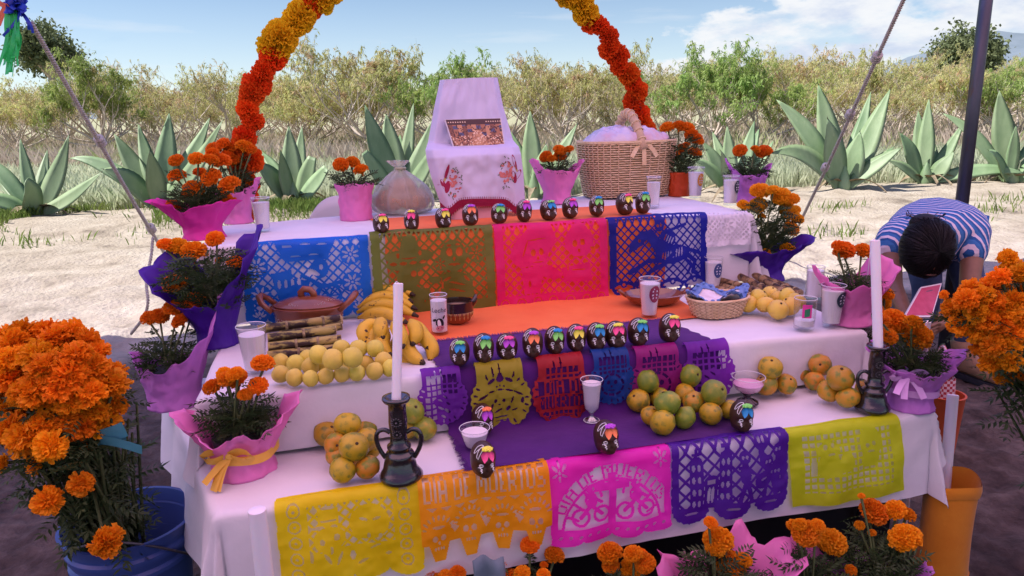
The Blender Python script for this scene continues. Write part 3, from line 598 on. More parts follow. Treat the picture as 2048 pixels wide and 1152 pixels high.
# ---------------------------------------------------------------- cut paper banners: the paper is a mesh with real openings
GLYPH = {'D': '1110 1001 1001 1001 1001 1001 1110', 'I': '1 1 1 1 1 1 1', 'A': '0110 1001 1001 1111 1001 1001 1001', 'E': '111 100 100 110 100 100 111', 'M': '10001 11011 10101 10101 10001 10001 10001',
         'U': '1001 1001 1001 1001 1001 1001 0110', 'R': '1110 1001 1001 1110 1010 1001 1001', 'T': '111 010 010 010 010 010 010', 'O': '0110 1001 1001 1001 1001 1001 0110', 'S': '0111 1000 1000 0110 0001 0001 1110', ' ': '0 0 0 0 0 0 0'}
def text_bits(s):
    cols = []
    for ch in s:
        g = [list(r_) for r_ in GLYPH[ch].split()]; w = len(g[0])
        for c in range(w): cols.append([int(g[r_][c]) for r_ in range(7)])
        cols.append([0]*7)
    return np.array(cols[:-1]).T
class Cut:
    def __init__(s, w, h, n):
        s.w, s.h = w, h; s.n = n; s.m = int(round(n*h/w)); s.x, s.y = np.meshgrid((np.arange(n)+.5)/n, (np.arange(s.m)+.5)/n); s.a = h/w; s.k = np.ones((s.m, n), bool)
    def rect(s, x0, y0, x1, y1, v): s.k[(s.x >= x0) & (s.x <= x1) & (s.y >= y0) & (s.y <= y1)] = v
    def ell(s, cx, cy, rx, ry=None, v=1, rot=0.0):
        ry = ry or rx; c, q = math.cos(rot), math.sin(rot); X = (s.x-cx)*c + (s.y-cy)*q; Y = -(s.x-cx)*q + (s.y-cy)*c; s.k[(X/rx)**2 + (Y/ry)**2 <= 1] = v
    def ring(s, cx, cy, r, w, v=1):
        d = np.hypot(s.x-cx, s.y-cy); s.k[np.abs(d-r) < w] = v
    def line(s, p, q, w, v=1):
        px, py = p; dx, dy = q[0]-px, q[1]-py; L = dx*dx+dy*dy + 1e-12; t = np.clip(((s.x-px)*dx + (s.y-py)*dy)/L, 0, 1); s.k[np.hypot(s.x-px-t*dx, s.y-py-t*dy) < w] = v
    def path(s, pts, w, v=1):
        for a, b in zip(pts[:-1], pts[1:]): s.line(a, b, w, v)
    def poly(s, pts, v=1):
        ins = np.zeros_like(s.k); n = len(pts)
        for i in range(n):
            (x0, y0), (x1, y1) = pts[i], pts[(i+1) % n]
            if y0 == y1: continue
            ins ^= ((s.y > min(y0, y1)) & (s.y <= max(y0, y1)) & (s.x < (s.y-y0)*(x1-x0)/(y1-y0) + x0))
        s.k[ins] = v
    def lattice(s, x0, y0, x1, y1, sp, lw):
        m_ = (s.x > x0) & (s.x < x1) & (s.y > y0) & (s.y < y1); p = (s.x + s.y) % sp; q = (s.x - s.y) % sp
        s.k[m_ & (np.minimum(p, sp-p) > lw) & (np.minimum(q, sp-q) > lw)] = 0
    def squares(s, x0, y0, x1, y1, sp, lw):
        m_ = (s.x > x0) & (s.x < x1) & (s.y > y0) & (s.y < y1); p = (s.x-x0) % sp; q = (s.y-y0) % sp
        s.k[m_ & (np.minimum(p, sp-p) > lw) & (np.minimum(q, sp-q) > lw)] = 0
    def flower(s, cx, cy, r, n=8, solid=True, a0=0, a1=6.283):
        if solid: s.ell(cx, cy, r*1.15, v=1)
        for i in range(n):
            a = a0 + (a1-a0)*(i+.5)/n; s.ell(cx+math.cos(a)*r*.62, cy+math.sin(a)*r*.62, r*.34, r*.13, 0, a)
        s.ell(cx, cy, r*.14, v=0)
    def scallop(s, depth_, n, side=True):
        """scalloped bottom and side edges"""
        p = ((s.x*n) % 1)*2-1; s.k[s.y > s.a - depth_*(1 - np.sqrt(np.maximum(0, 1-p*p)))*1.0] = 0
        if side:
            q = ((s.y*n*1.2) % 1)*2-1; e = .012*(1-np.sqrt(np.maximum(0, 1-q*q))); s.k[(s.x < e) | (s.x > 1-e)] = 0
    def text(s, t, x0, y0, x1, y1, v):
        b = text_bits(t); i = ((s.x-x0)/(x1-x0)*b.shape[1]).astype(int); j = ((s.y-y0)/(y1-y0)*7).astype(int)
        ok = (s.x >= x0) & (s.x < x1) & (s.y >= y0) & (s.y < y1); i = np.clip(i, 0, b.shape[1]-1); j = np.clip(j, 0, 6); s.k[ok & (b[j, i] == 1)] = v
    def arctext(s, t, cx, cy, r0, r1, a0, a1, v):
        b = text_bits(t); a = np.arctan2(s.x-cx, cy-s.y); d = np.hypot(s.x-cx, s.y-cy)
        i = ((a-a0)/(a1-a0)*b.shape[1]).astype(int); j = ((r1-d)/(r1-r0)*7).astype(int); ok = (a >= a0) & (a < a1) & (d > r0) & (d < r1)
        i = np.clip(i, 0, b.shape[1]-1); j = np.clip(j, 0, 6); s.k[ok & (b[j, i] == 1)] = v
    def skull(s, cx, cy, r, solid=True):
        if solid: s.ell(cx, cy, r, r*1.1); s.rect(cx-r*.55, cy+r*.5, cx+r*.55, cy+r*1.45, 1)
        s.ell(cx-r*.38, cy+r*.05, r*.24, r*.30, 0); s.ell(cx+r*.38, cy+r*.05, r*.24, r*.30, 0); s.ell(cx, cy+r*.5, r*.10, r*.17, 0)
        for i in range(4): s.ell(cx + (i-1.5)*r*.24, cy+r*1.05, r*.075, r*.16, 0)
def paper(name, lab, cut, mat, fn, group):
    k = cut.k; mm, n = k.shape; idx = np.zeros((mm+1, n+1), bool); idx[:-1, :-1] |= k; idx[1:, :-1] |= k; idx[:-1, 1:] |= k; idx[1:, 1:] |= k
    num = np.cumsum(idx.ravel()).reshape(idx.shape) - 1; j, i = np.nonzero(idx)
    V_ = fn(i/n, j/mm); q, p = np.nonzero(k); f = np.stack([num[q, p], num[q+1, p], num[q+1, p+1], num[q, p+1]], -1)
    o = link(name, big(name, V_, f, mat)); tag(o, lab, 'paper banner', group); return o
def pmat(name, c, tr=.55, r=.42): return pm(name, c, tuple(min(1, x*1.18+.01) for x in c), scale=4, rough=r, transl=tr, bump=.25, bscale=14, spec=.4)
PB, PG, PK, PN = pmat('paper_blue', (.012, .19, .70)), pmat('paper_olive', (.20, .255, .04)), pmat('paper_hot_pink', (.78, .022, .24)), pmat('paper_navy', (.012, .018, .36))
PY, PO, PM, PP, PL = pmat('paper_yellow', (.93, .74, .008)), pmat('paper_amber', (.96, .42, .006)), pmat('paper_magenta', (.92, .03, .56)), pmat('paper_violet', (.10, .012, .36)), pmat('paper_lime', (.64, .74, .02))
PR, PGY = pmat('paper_red', (.50, .018, .030)), pmat('paper_mustard', (.48, .42, .025))
N_ = 176; HW = .245
def top_cut(w, h=HW):
    c = Cut(w, h, N_); c.lattice(.075, .05, .925, c.a-.115, .078, .0105); return c
# blue: tray, cart and wheel among flowers
c = top_cut(.36); a_ = c.a
c.poly([(.26, .05), (.74, .05), (.66, .20), (.34, .20)]); [c.ell(x, y, .04, .006, 0) for x, y in ((.36, .08), (.50, .07), (.63, .075), (.42, .16), (.56, .155))]
c.ell(.60, .27, .07, .08); c.ell(.61, .26, .016, .022, 0); c.ell(.55, .30, .05, .02, 0, .5); c.poly([(.22, .28), (.38, .26), (.38, .33), (.52, .37), (.46, .50), (.27, .50)])
for i in range(4): c.ell(.28+i*.05, .37, .013, .035, 0)
c.path([(.46, .32), (.62, .42), (.80, .38)], .016); c.ring(.40, .50, .10, .013); c.ring(.66, .50, .09, .012)
for i in range(6):
    q = i*1.047; c.line((.66, .50), (.66+.09*math.cos(q), .50+.09*math.sin(q)), .008)
for x, y in ((.85, .17), (.85, .40), (.12, .22), (.13, .45)): c.flower(x, y, .075)
for i in range(6): c.flower(.11 + i*.156, a_-.055, .06, 5, False, 3.3, 6.1)
c.scallop(.05, 6); cut_b = c
# olive: two skeleton figures, one under a wide hat
c = top_cut(.345); a_ = c.a
c.ell(.30, .21, .20, .058); c.poly([(.22, .19), (.25, .07), (.36, .07), (.40, .19)]); c.ell(.28, .28, .17, .045); [c.ell(x, .265, .03, .013, 0) for x in (.17, .25, .33, .41)]; c.ell(.21, .20, .014, .02, 0); c.ell(.39, .19, .014, .02, 0); c.ell(.30, .225, .06, .006, 0)
c.ell(.29, .38, .10, .09); c.ell(.33, .355, .024, .026, 0); c.ell(.38, .36, .018, .022, 0); c.poly([(.16, .50), (.28, .42), (.42, .50), (.40, .60), (.18, .60)]); c.ell(.43, .53, .03, .05)
c.ell(.66, .23, .105, .13); c.ell(.63, .20, .026, .034, 0); c.ell(.71, .20, .028, .036, 0); c.ell(.665, .255, .010, .016, 0); c.ell(.665, .30, .05, .010, 0); c.ell(.63, .145, .02, .008, 0); c.ell(.70, .14, .02, .008, 0)
c.flower(.55, .29, .05, 6); c.flower(.85, .22, .065, 7); c.poly([(.56, .38), (.66, .35), (.80, .40), (.82, .58), (.54, .58)]); c.ell(.60, .42, .035, .012, 0, -.4); c.ell(.76, .42, .03, .012, 0, .8); c.ell(.56, .47, .010, .03, 0); c.ell(.68, .52, .07, .008, 0, .2); c.ell(.68, .46, .07, .008, 0, .25); c.ell(.50, .42, .05, .03)
c.scallop(.022, 9); cut_g = c
# pink: large hatted face and a long haired face
c = top_cut(.335); a_ = c.a
c.ell(.33, .20, .22, .14, 1, -.6); c.ell(.36, .26, .10, .115); c.ell(.33, .255, .022, .03, 0); c.ell(.40, .25, .02, .028, 0); c.ell(.37, .30, .011, .018, 0); c.ell(.37, .335, .045, .007, 0, -.1); c.ell(.26, .22, .008, .07, 0, .35); c.ell(.36, .145, .09, .006, 0, -.1)
c.ell(.74, .18, .13, .13); c.ell(.70, .20, .022, .03, 0); c.ell(.77, .19, .022, .028, 0); c.ell(.735, .26, .012, .018, 0); c.ell(.86, .25, .03, .014, 0, .5); c.ell(.735, .31, .05, .006, 0)
c.poly([(.22, .38), (.48, .37), (.60, .46), (.52, .50), (.40, .46), (.38, .60), (.24, .60)]); c.poly([(.58, .40), (.82, .36), (.84, .52), (.60, .52)]); c.ell(.72, .42, .06, .007, 0); c.ell(.63, .40, .008, .03, 0); c.ell(.29, .52, .012, .03, 0)
for i in range(7):
    x = .07 + i*.143; c.ell(x, a_-.055, .062, .055); c.ring(x, a_-.055, .035, .005, 0); c.ell(x, a_-.05, .012, .008, 0)
c.scallop(.055, 7, False); cut_p = c
# navy: skeleton horse and rider
c = top_cut(.33); a_ = c.a
c.ell(.62, .37, .17, .085, 1, -.15); c.poly([(.50, .42), (.34, .16), (.42, .12), (.58, .32)]); c.poly([(.34, .14), (.44, .15), (.30, .30), (.19, .34), (.20, .28)]); c.ell(.30, .23, .014, .014, 0); c.ell(.30, .295, .03, .010, 0, -.5)
for i in range(8): c.ell(.53+i*.026, .39-i*.006, .007, .04, 0, .15)
c.path([(.52, .43), (.38, .42), (.24, .50), (.20, .52)], .022); c.path([(.55, .46), (.42, .52), (.34, .60), (.26, .63)], .022); c.path([(.77, .38), (.86, .45), (.84, .55), (.88, .57)], .022); c.path([(.74, .32), (.90, .37), (.95, .42)], .018); c.path([(.72, .40), (.82, .48), (.78, .56)], .016)
c.ell(.50, .10, .05, .055); c.ell(.485, .10, .012, .014, 0); c.ell(.515, .095, .011, .013, 0); c.ell(.58, .22, .075, .085, 1, -.5); [c.ell(.56+i*.022, .21+i*.012, .006, .035, 0, .5) for i in range(4)]; c.path([(.54, .17), (.66, .13), (.76, .10)], .014); c.path([(.60, .28), (.64, .36), (.56, .44)], .018); c.path([(.44, .15), (.43, .28)], .008)
for i in range(4): c.ell(.14 + i*.24, a_-.075, .115, .075); c.flower(.14 + i*.24, a_-.115, .10, 7, False, .15, 3.0)
yy = c.y > a_-.085; gap = np.zeros_like(c.k)
for i in range(4): gap |= np.hypot((c.x - (.14+i*.24))/.118, (c.y-(a_-.09))/.088) < 1
c.k[yy & ~gap] = 0; c.scallop(.0, 6); cut_n = c
# front banners
def band_front(w, h): return Cut(w, h, N_)
c = band_front(.34, .235); a_ = c.a; c.lattice(.21, .10, .80, .42, .085, .014)
for i in range(5):
    for x in (.12, .88):
        y = .12 + i*.115; c.ell(x, y, .05, .05); c.ring(x, y, .042, .005, 0); c.ell(x, y, .010, .010, 0)
c.poly([(.28, .12), (.42, .12), (.42, .24), (.28, .24)]); c.ell(.35, .12, .05, .012, 0); c.ell(.35, .21, .055, .008, 0); c.ell(.27, .25, .04, .010, 0, -.15); c.ell(.35, .34, .11, .09); c.ell(.63, .26, .14, .13); c.ell(.59, .24, .03, .010, 0, .3); c.ell(.68, .24, .03, .010, 0, -.3)
for x, y, rx, ry, q in ((.40, .33, .02, .025, 0), (.30, .35, .018, .02, 0), (.36, .42, .010, .03, 0), (.33, .48, .012, .05, -.4), (.41, .50, .010, .05, .4), (.62, .36, .012, .02, 0), (.70, .37, .014, .02, 0), (.66, .45, .04, .008, -.3), (.22, .45, .012, .04, 0), (.50, .50, .02, .035, 0), (.57, .55, .04, .010, -.4), (.75, .52, .02, .012, 0)): c.ell(x, y, rx, ry, 0, q)
c.scallop(.06, 4); cut_y = c
c = band_front(.335, .235); a_ = c.a; [c.ell(.05+i*.05, .035, .006, .006, 0) for i in range(19)]
c.text('DIA DE MUERTOS', .035, .075, .965, .21, 0)
for i in range(9): c.poly([(.05+i*.105, .245), (.13+i*.105, .245), (.09+i*.105, .275)], 0)
for i, x in enumerate((.13, .37, .62, .87)):
    y = .47 - .02*(i % 2)
    for q in range(9):
        g = 3.4 + q*.29*1.15; c.ell(x+math.cos(g)*.115, y-.04+math.sin(g)*.115, .020, .008, 0, g)
    c.ell(x, y-.085, .045, .012, 0); c.skull(x, y, .085, False)
for x in (.25, .49, .745): c.poly([(x-.04, .36), (x+.035, .42), (x, .46)], 0)
low = c.y > .52; keep = np.zeros_like(c.k)
for i, x in enumerate((.13, .37, .62, .87)): keep |= (np.abs(c.x-x) < .085 - (c.y-.5)*.28) & (c.y < .66)
c.k[low & ~keep] = 0; cut_o = c
c = band_front(.335, .235); a_ = c.a
base = np.hypot((c.x-.5), (c.y-.62)); ring_ = (base < .40) & (c.y > .10) & (c.y < .58); c.k[ring_] = 0; c.k[(base >= .40) & (base < .52) & (c.y < .56) & (c.y > .05) & (c.x > .06) & (c.x < .94)] = 0
c.arctext('DIA DE MUERTOS', .5, .62, .415, .515, -1.15, 1.15, 1); c.ring(.5, .62, .40, .012); c.ring(.5, .62, .525, .012)
for x in (.09, .91): c.flower(x, .12, .07, 6)
c.rect(.47, .17, .535, .60, 1); c.rect(.36, .24, .64, .30, 1); c.k[:, :] = c.k
for x in (.33, .69):
    c.ring(x-.085, .49, .062, .012); c.ring(x+.085, .48, .062, .012); c.path([(x-.085, .49), (x, .40), (x+.085, .48)], .016); c.ell(x, .36, .05, .06); c.ell(x-.02, .35, .010, .012, 0); c.ell(x, .28, .035, .035); c.path([(x, .33), (x+.08, .38)], .014); c.ell(x+.02, .275, .010, .012, 0)
for i in range(9):
    q = -1.2 + i*.3; c.line((.5+.30*math.sin(q), .62-.30*math.cos(q)), (.5+.40*math.sin(q), .62-.40*math.cos(q)), .012)
for i in range(12): c.ell(.08+i*.077, .635, .016, .010, 0, -.5)
c.scallop(.04, 4); cut_m = c
c = band_front(.325, .225); a_ = c.a; c.lattice(.06, .07, .93, .55, .115, .015)
for x, top in ((.20, .16), (.44, .13)):
    c.rect(x-.055, top+.04, x+.055, .56, 1); c.ell(x, top+.05, .055, .06); c.line((x, top-.05), (x, top+.02), .010); c.line((x-.028, top-.025), (x+.028, top-.025), .010)
    for q in range(4):
        for s_ in (-.022, .022): c.ell(x+s_, top+.08+q*.095, .013, .026, 0)
c.rect(.26, .36, .38, .56, 1); c.ell(.32, .36, .065, .06); c.rect(.285, .34, .355, .375, 0); c.ell(.305, .47, .016, .07, 0); c.ell(.337, .47, .016, .07, 0)
for x, y in ((.60, .20), (.74, .10), (.80, .26), (.90, .18), (.90, .36)):
    c.ell(x, y, .05, .055); c.ell(x-.017, y, .012, .015, 0); c.ell(x+.017, y, .012, .015, 0); c.path([(x, y+.04), (x+.01, y+.16)], .026)
c.ell(.60, .34, .045, .07); c.path([(.56, .28), (.66, .32)], .014); c.path([(.60, .40), (.55, .55)], .02); c.path([(.61, .40), (.66, .55)], .02); c.ell(.76, .40, .085, .075); c.ell(.76, .39, .03, .010, 0, -.2); c.path([(.80, .36), (.90, .30)], .013); c.path([(.80, .42), (.78, .56)], .02); c.path([(.86, .40), (.89, .56)], .02)
bot = c.y > .58; keep = np.zeros_like(c.k)
for x in (.16, .50, .84): keep |= np.hypot((c.x-x)/.155, (c.y-.58)/.10) < 1 - .06*np.cos(9*np.arctan2(c.x-x, c.y-.55))**2
c.k[bot & ~keep] = 0; [c.ell(x, .60, .055, .010, 0) for x in (.16, .50, .84)]; c.scallop(0, 11); cut_v = c
c = band_front(.325, .215); a_ = c.a; c.squares(.11, .08, .89, .56, .0575, .0105)
c.ell(.33, .22, .10, .075); c.ell(.30, .19, .018, .022, 0); c.ell(.37, .185, .016, .02, 0); c.ell(.35, .255, .03, .012, 0); c.poly([(.24, .27), (.40, .26), (.46, .40), (.30, .45), (.22, .40)]); c.ell(.48, .33, .06, .08)
c.ell(.70, .20, .10, .13); c.ell(.67, .22, .016, .018, 0); c.ell(.73, .21, .016, .018, 0); c.ell(.70, .27, .035, .008, 0); c.poly([(.60, .30), (.78, .29), (.76, .40), (.62, .40)]); c.rect(.17, .30, .22, .42, 0)
cut_l = c
GT, GF, GR = 'cut paper banners along the top step', 'cut paper banners along the front edge', 'round cut paper banners on the middle step'
def hang_paper(k, lab, cut, mat, px0, px1, py, e, over=.012, tilt=0.0, ph=0.0, warp=.009, w=None, lean=0.0):
    ua = UV(P(px0, py, TIER[k][1]))[0] if not w else None
    ua = UV(PV(px0, py, TIER[k][0]))[0]; ub = UV(PV(px1, py, TIER[k][0]))[0]; h = cut.h*(ub-ua)/cut.w
    def fn(s, t):
        u = ua + (ub-ua)*s + lean*t*h; d = t*h - over + tilt*(s-.5)
        e2 = e + warp*np.clip(t*1.5, 0, 1)*(1 + .8*np.sin(s*7 + ph) + .5*np.sin(s*15+ph*2 + t*6)) + .0016*vn(s*18, t*14, ph) + .010*(.5-np.abs(((s*2+.0) % 1)-.5))*np.clip(t*3, 0, 1) + .006*np.abs(((t*2) % 1)-.5)*np.clip(t*3, 0, 1)
        return front_pt(k, u, d, e2*np.where(d > -.001, 1, .3) + np.where(d <= -.001, .004, 0))
    return paper('cut_paper_banner', lab, cut, mat, fn, {3: GT, 1: GF, 2: GR}[k])
hang_paper(3, 'blue cut paper banner behind the lidded clay pot', cut_b, PB, 478, 736, 484, .005, ph=.4)
hang_paper(3, 'olive green cut paper banner with two skeleton figures, above the bananas', cut_g, PG, 738, 982, 468, .015, ph=1.3)
hang_paper(3, 'hot pink cut paper banner on the orange cloth', cut_p, PK, 984, 1208, 450, .015, ph=2.2)
hang_paper(3, 'navy blue cut paper banner with a horse and rider', cut_n, PN, 1211, 1408, 436, .015, ph=3.0)
c = Cut(.33, .235, N_); c.lattice(.05, .03, .95, .60, .10, .016); c.ell(.5, .3, .18, .16); c.flower(.5, .3, .15, 8); c.scallop(.03, 8)
hang_paper(3, 'white cut paper banner wrapped round the right end of the top step', c, pmat('paper_white', (.74, .70, .76), .3), 1404, 1492, 432, .006, ph=.7)
hang_paper(1, 'yellow cut paper banner, leftmost on the front edge', cut_y, PY, 547, 838, 985, .006, over=.014, ph=.2)
hang_paper(1, 'amber cut paper banner lettered across the top, beside the yellow one', cut_o, PO, 832, 1092, 948, .010, over=.022, ph=1.4)
hang_paper(1, 'magenta cut paper banner with lettering in an arc', cut_m, PM, 1090, 1334, 915, .006, over=.018, ph=2.4)
hang_paper(1, 'violet cut paper banner with church towers and skeleton musicians', cut_v, PP, 1336, 1568, 880, .008, over=.02, ph=3.6)
hang_paper(1, 'lime green cut paper banner, rightmost on the front edge', cut_l, PL, 1566, 1786, 852, .006, over=.012, ph=4.8, lean=.12)
def round_cut(kind):
    c = Cut(.165, .165, 96); X, Y = c.x-.5, c.y-.52; d = np.hypot(X, Y); a = np.arctan2(Y, X)
    body = (d < .47 + .012*np.cos(26*a)) | ((np.abs(X) < .36) & (c.y < .3)); c.k[:] = body
    for i in range(24):
        q = i*6.283/24
        if -2.2 < math.atan2(math.sin(q), math.cos(q)) < -.95 and kind != 1: pass
        if i % 4 != 3: c.ell(.5+math.cos(q)*.41, .52+math.sin(q)*.41, .035, .016, 0, q)
    if kind == 0:
        c.squares(.2, .12, .8, .42, .10, .016); c.squares(.16, .42, .40, .88, .12, .02); c.poly([(.3, .5), (.6, .36), (.7, .6), (.45, .8)]); [c.ell(*z_, 0, .6) for z_ in ((.45, .52, .05, .016), (.55, .47, .05, .016), (.60, .60, .04, .02), (.46, .68, .07, .02), (.58, .74, .06, .03), (.5, .84, .05, .02))]
    elif kind == 1:
        for x, y, rx, ry, q in ((.5, .19, .06, .06, 0), (.36, .22, .07, .03, -.5), (.64, .22, .07, .03, .5), (.45, .32, .015, .015, 0), (.5, .31, .015, .015, 0), (.56, .32, .015, .015, 0), (.22, .44, .09, .02, -.4), (.36, .38, .05, .014, -.1), (.5, .37, .06, .012, 0), (.64, .385, .06, .016, .2), (.78, .44, .08, .018, .5), (.42, .54, .026, .03, 0), (.55, .54, .026, .03, 0), (.68, .54, .016, .06, .3), (.48, .60, .02, .012, 0), (.36, .62, .02, .05, .3), (.46, .70, .07, .018, -.4), (.62, .68, .03, .05, .6), (.72, .70, .05, .014, -.5), (.5, .80, .12, .012, 0), (.5, .86, .09, .010, 0), (.84, .56, .025, .05, .2)): c.ell(x, y, rx, ry, 0, q)
    elif kind == 2:
        c.squares(.24, .12, .78, .27, .09, .016); c.rect(.13, .30, .87, .74, 0); c.text('DIA DE', .22, .29, .84, .52, 1); c.text('MUERTOS', .13, .54, .88, .76, 1); c.rect(.1, .52, .9, .545, 1); [c.line((x, .29), (x, .31), .012) for x in (.3, .5, .7)]; c.rect(.1, .275, .9, .30, 1); c.rect(.1, .745, .9, .765, 1); c.squares(.22, .78, .78, .88, .075, .013)
        [c.line((x, .28), (x, .33), .010) for x in (.25, .34, .5, .68, .8)]; [c.line((x, .72), (x, .77), .010) for x in (.16, .3, .42, .56, .7, .84)]
    else:
        c.squares(.22, .12, .80, .36, .09, .015); c.ell(.5, .58, .2, .2); c.ring(.5, .6, .21, .022, 0); c.ell(.43, .55, .035, .045, 0); c.ell(.57, .55, .035, .045, 0); c.ell(.5, .64, .018, .03, 0); c.ell(.5, .72, .07, .014, 0); [c.line((.5+.19*math.cos(q), .6+.19*math.sin(q)), (.5+.24*math.cos(q), .6+.24*math.sin(q)), .015) for q in [i*.63 for i in range(10)]]
    return c
for (lab, kind, mat, x0, x1, py, ph) in (('violet round cut paper, leftmost on the middle step', 0, pmat('paper_purple', (.20, .02, .42)), 826, 932, 757, .3), ('mustard yellow round cut paper on the middle step', 1, PGY, 930, 1056, 740, 1.2), ('red round cut paper with lettering on the middle step', 2, PR, 1052, 1176, 725, 2.0),
                                         ('blue round cut paper behind the footed glass', 3, pmat('paper_royal', (.012, .075, .36)), 1166, 1262, 710, 2.9), ('pink round cut paper behind the pile of oranges', 3, pmat('paper_rose', (.42, .015, .26)), 1248, 1362, 700, 3.7), ('violet round cut paper, rightmost and curling away', 0, pmat('paper_lilac', (.24, .02, .46)), 1350, 1462, 690, 4.4)):
    hang_paper(2, lab, round_cut(kind), mat, x0, x1, py, .020 if kind else .017, over=.006, ph=ph, warp=.004)
# ================================================================ marigolds, wrappings
M_BLOOM = pm('marigold_petal', (.86, .26, .006), (.92, .36, .012), scale=2.2, rough=.6, transl=.34, spec=.2, vary=.16, hue=.014)
M_BLOOMD = pm('marigold_petal_deep', (.82, .185, .008), (.92, .27, .010), scale=30, rough=.6, transl=.32, spec=.2, vary=.10, hue=.010)
M_BLOOMY = pm('marigold_petal_yellow', (.90, .37, .010), (.93, .47, .02), scale=30, rough=.6, transl=.32, spec=.2, vary=.08, hue=.008)
M_STEM = pm('marigold_stem', (.07, .10, .03), (.13, .17, .05), scale=8, rough=.6)
M_FOL = pm('marigold_foliage', (.028, .055, .017), (.062, .10, .032), scale=22, rough=.55, transl=.22, spec=.35)
M_FOL2 = pm('cut_stems', (.05, .075, .025), (.12, .15, .055), scale=14, rough=.65, transl=.2, spec=.3)
def bloom_mesh(seed, loose=0.0, mat=M_BLOOM, n=170, flat=.78):
    """unit-radius pompom of ruffled petals, axis +Z"""
    r = random.Random(seed); m = MB(); m.ell((0, 0, -.02), (.66, .66, .52), 12, 7); m.lathe([(.05, -.95), (.10, -.7), (.20, -.55), (.26, -.30), (.3, -.1)], 8)
    for i in range(n):
        t = (i+.5)/n; ph = math.acos(1 - t*1.38); a = i*2.39996 + r.uniform(-.2, .2)
        d = Vector((math.sin(ph)*math.cos(a), math.sin(ph)*math.sin(a), math.cos(ph)*flat)); x, y = frame_of(d); rot = r.uniform(-.9, .9) if ph < 1.0 else r.uniform(-.35, .35)
        tangential = Vector((-math.sin(a), math.cos(a), 0)); w = tangential*math.cos(rot) + (d.cross(tangential))*math.sin(rot); nn = d.cross(w).normalized()
        L = r.uniform(.93, 1.06) + loose*r.uniform(-.12, .16); ww = r.uniform(.13, .20)*(1 + loose*.7); b0 = d*.52; tip = d*L; cr = r.uniform(.03, .09)*(1+loose)
        cv = nn*r.uniform(-.10, .10)*(1+2*loose)
        q = [b0 - w*ww*.35, b0 + w*ww*.35, d*.8*L - w*ww*.85 + cv*.4, d*.8*L + w*ww*.85 + cv*.4, tip - w*ww + cv + nn*cr, tip - w*ww*.35 + cv - nn*cr + d*.03, tip + w*ww*.35 + cv + nn*cr + d*.02, tip + w*ww + cv - nn*cr]
        m.add(q, [(0, 1, 3, 2), (2, 3, 6, 5), (2, 5, 4), (3, 7, 6)])
    return m.mesh('bloom', mat, smooth=False)
BL = {'o': [bloom_mesh(i, .1, M_BLOOM) for i in (1, 2, 3)], 'd': [bloom_mesh(i, .15, M_BLOOMD) for i in (4, 5, 6)], 'y': [bloom_mesh(i, .1, M_BLOOMY) for i in (7, 8, 9)],}
def shaggy(seed):
    r = random.Random(seed); m = MB(); m.ell((0, 0, -.05), (.5, .5, .4), 10, 6); m.lathe([(.05, -1.1), (.12, -.75), (.22, -.5), (.28, -.25), (.3, -.1)], 8)
    lean = Vector((r.uniform(-.2, .2), r.uniform(-.2, .2), 0))
    for i in range(120):
        t = (i+.5)/120; ph = math.acos(1 - t*1.55); a = i*2.39996 + r.uniform(-.35, .35); d = (Vector((math.sin(ph)*math.cos(a), math.sin(ph)*math.sin(a), math.cos(ph)*.8)) + lean*.4 + Vector((r.uniform(-.14, .14), r.uniform(-.14, .14), r.uniform(-.14, .14))))
        tg = Vector((-math.sin(a), math.cos(a), 0)); ro = r.uniform(-.7, .7); w = tg*math.cos(ro) + d.normalized().cross(tg)*math.sin(ro); n = d.normalized().cross(w).normalized(); L = r.uniform(.78, 1.14); ww = r.uniform(.13, .27); cu = n*r.uniform(-.20, .20); q = []
        for k in range(5):
            u = k/4*2-1; f = r.uniform(-.07, .05); q += [d*.42 + w*ww*u*.35, d*.78*L + w*ww*u*.9 + cu*.4 + n*.05*math.sin(k*2.6+i), d*(L*(1-.06*u*u) + f) + w*ww*u*1.05 + cu + n*.10*math.sin(k*2.6+i)]
        m.add(q, [(3*k+j, 3*k+3+j, 3*k+4+j, 3*k+1+j) for k in range(4) for j in (0, 1)])
    return m.mesh('bloom', M_BLOOM, smooth=False)
BL['L'] = [shaggy(i) for i in range(40, 45)]
PR_ = random.Random(99)
def put_bloom(parent, p, rad, kind, axis=None):
    ax = axis or (Vector((PR_.uniform(-.45, .45), PR_.uniform(-.75, .1), 1)).normalized())
    q = ax.to_track_quat('Z', 'Y') @ Quaternion((0, 0, 1), PR_.uniform(0, 6.28)); s = rad*PR_.uniform(.95, 1.07)
    o = link('bloom', PR_.choice(BL[kind]), parent, p - wloc(parent)); o.rotation_mode = 'QUATERNION'; o.rotation_quaternion = q; o.scale = (s, s, s*PR_.uniform(.85, 1.05)); return ax
def leaf_frond(m, p, d, L, r, wide=.15):
    """one pinnate leaf"""
    d = d.normalized(); x, y = frame_of(d); roll = r.uniform(-.8, .8); s = x*math.cos(roll) + y*math.sin(roll); n = s.cross(d).normalized(); k = 5
    for i in range(1, k+1):
        t = i/k; c = p + d*L*t - Vector((0, 0, 1))*L*.25*t*t
        for sg in (-1, 1):
            l = L*.40*(1-.45*abs(t-.45)); v = (s*sg*.85 + d*.6).normalized(); w = (d - v*d.dot(v)).normalized()*l*wide + n*l*.04
            m.add([c, c + v*l*.5 + w, c + v*l - Vector((0, 0, 1))*l*.15, c + v*l*.5 - w], [(0, 1, 2, 3)])
    c = p + d*L - Vector((0, 0, 1))*L*.25; m.add([c, c + d*L*.15 + s*L*.06, c + d*L*.4, c + d*L*.15 - s*L*.06], [(0, 1, 2, 3)])
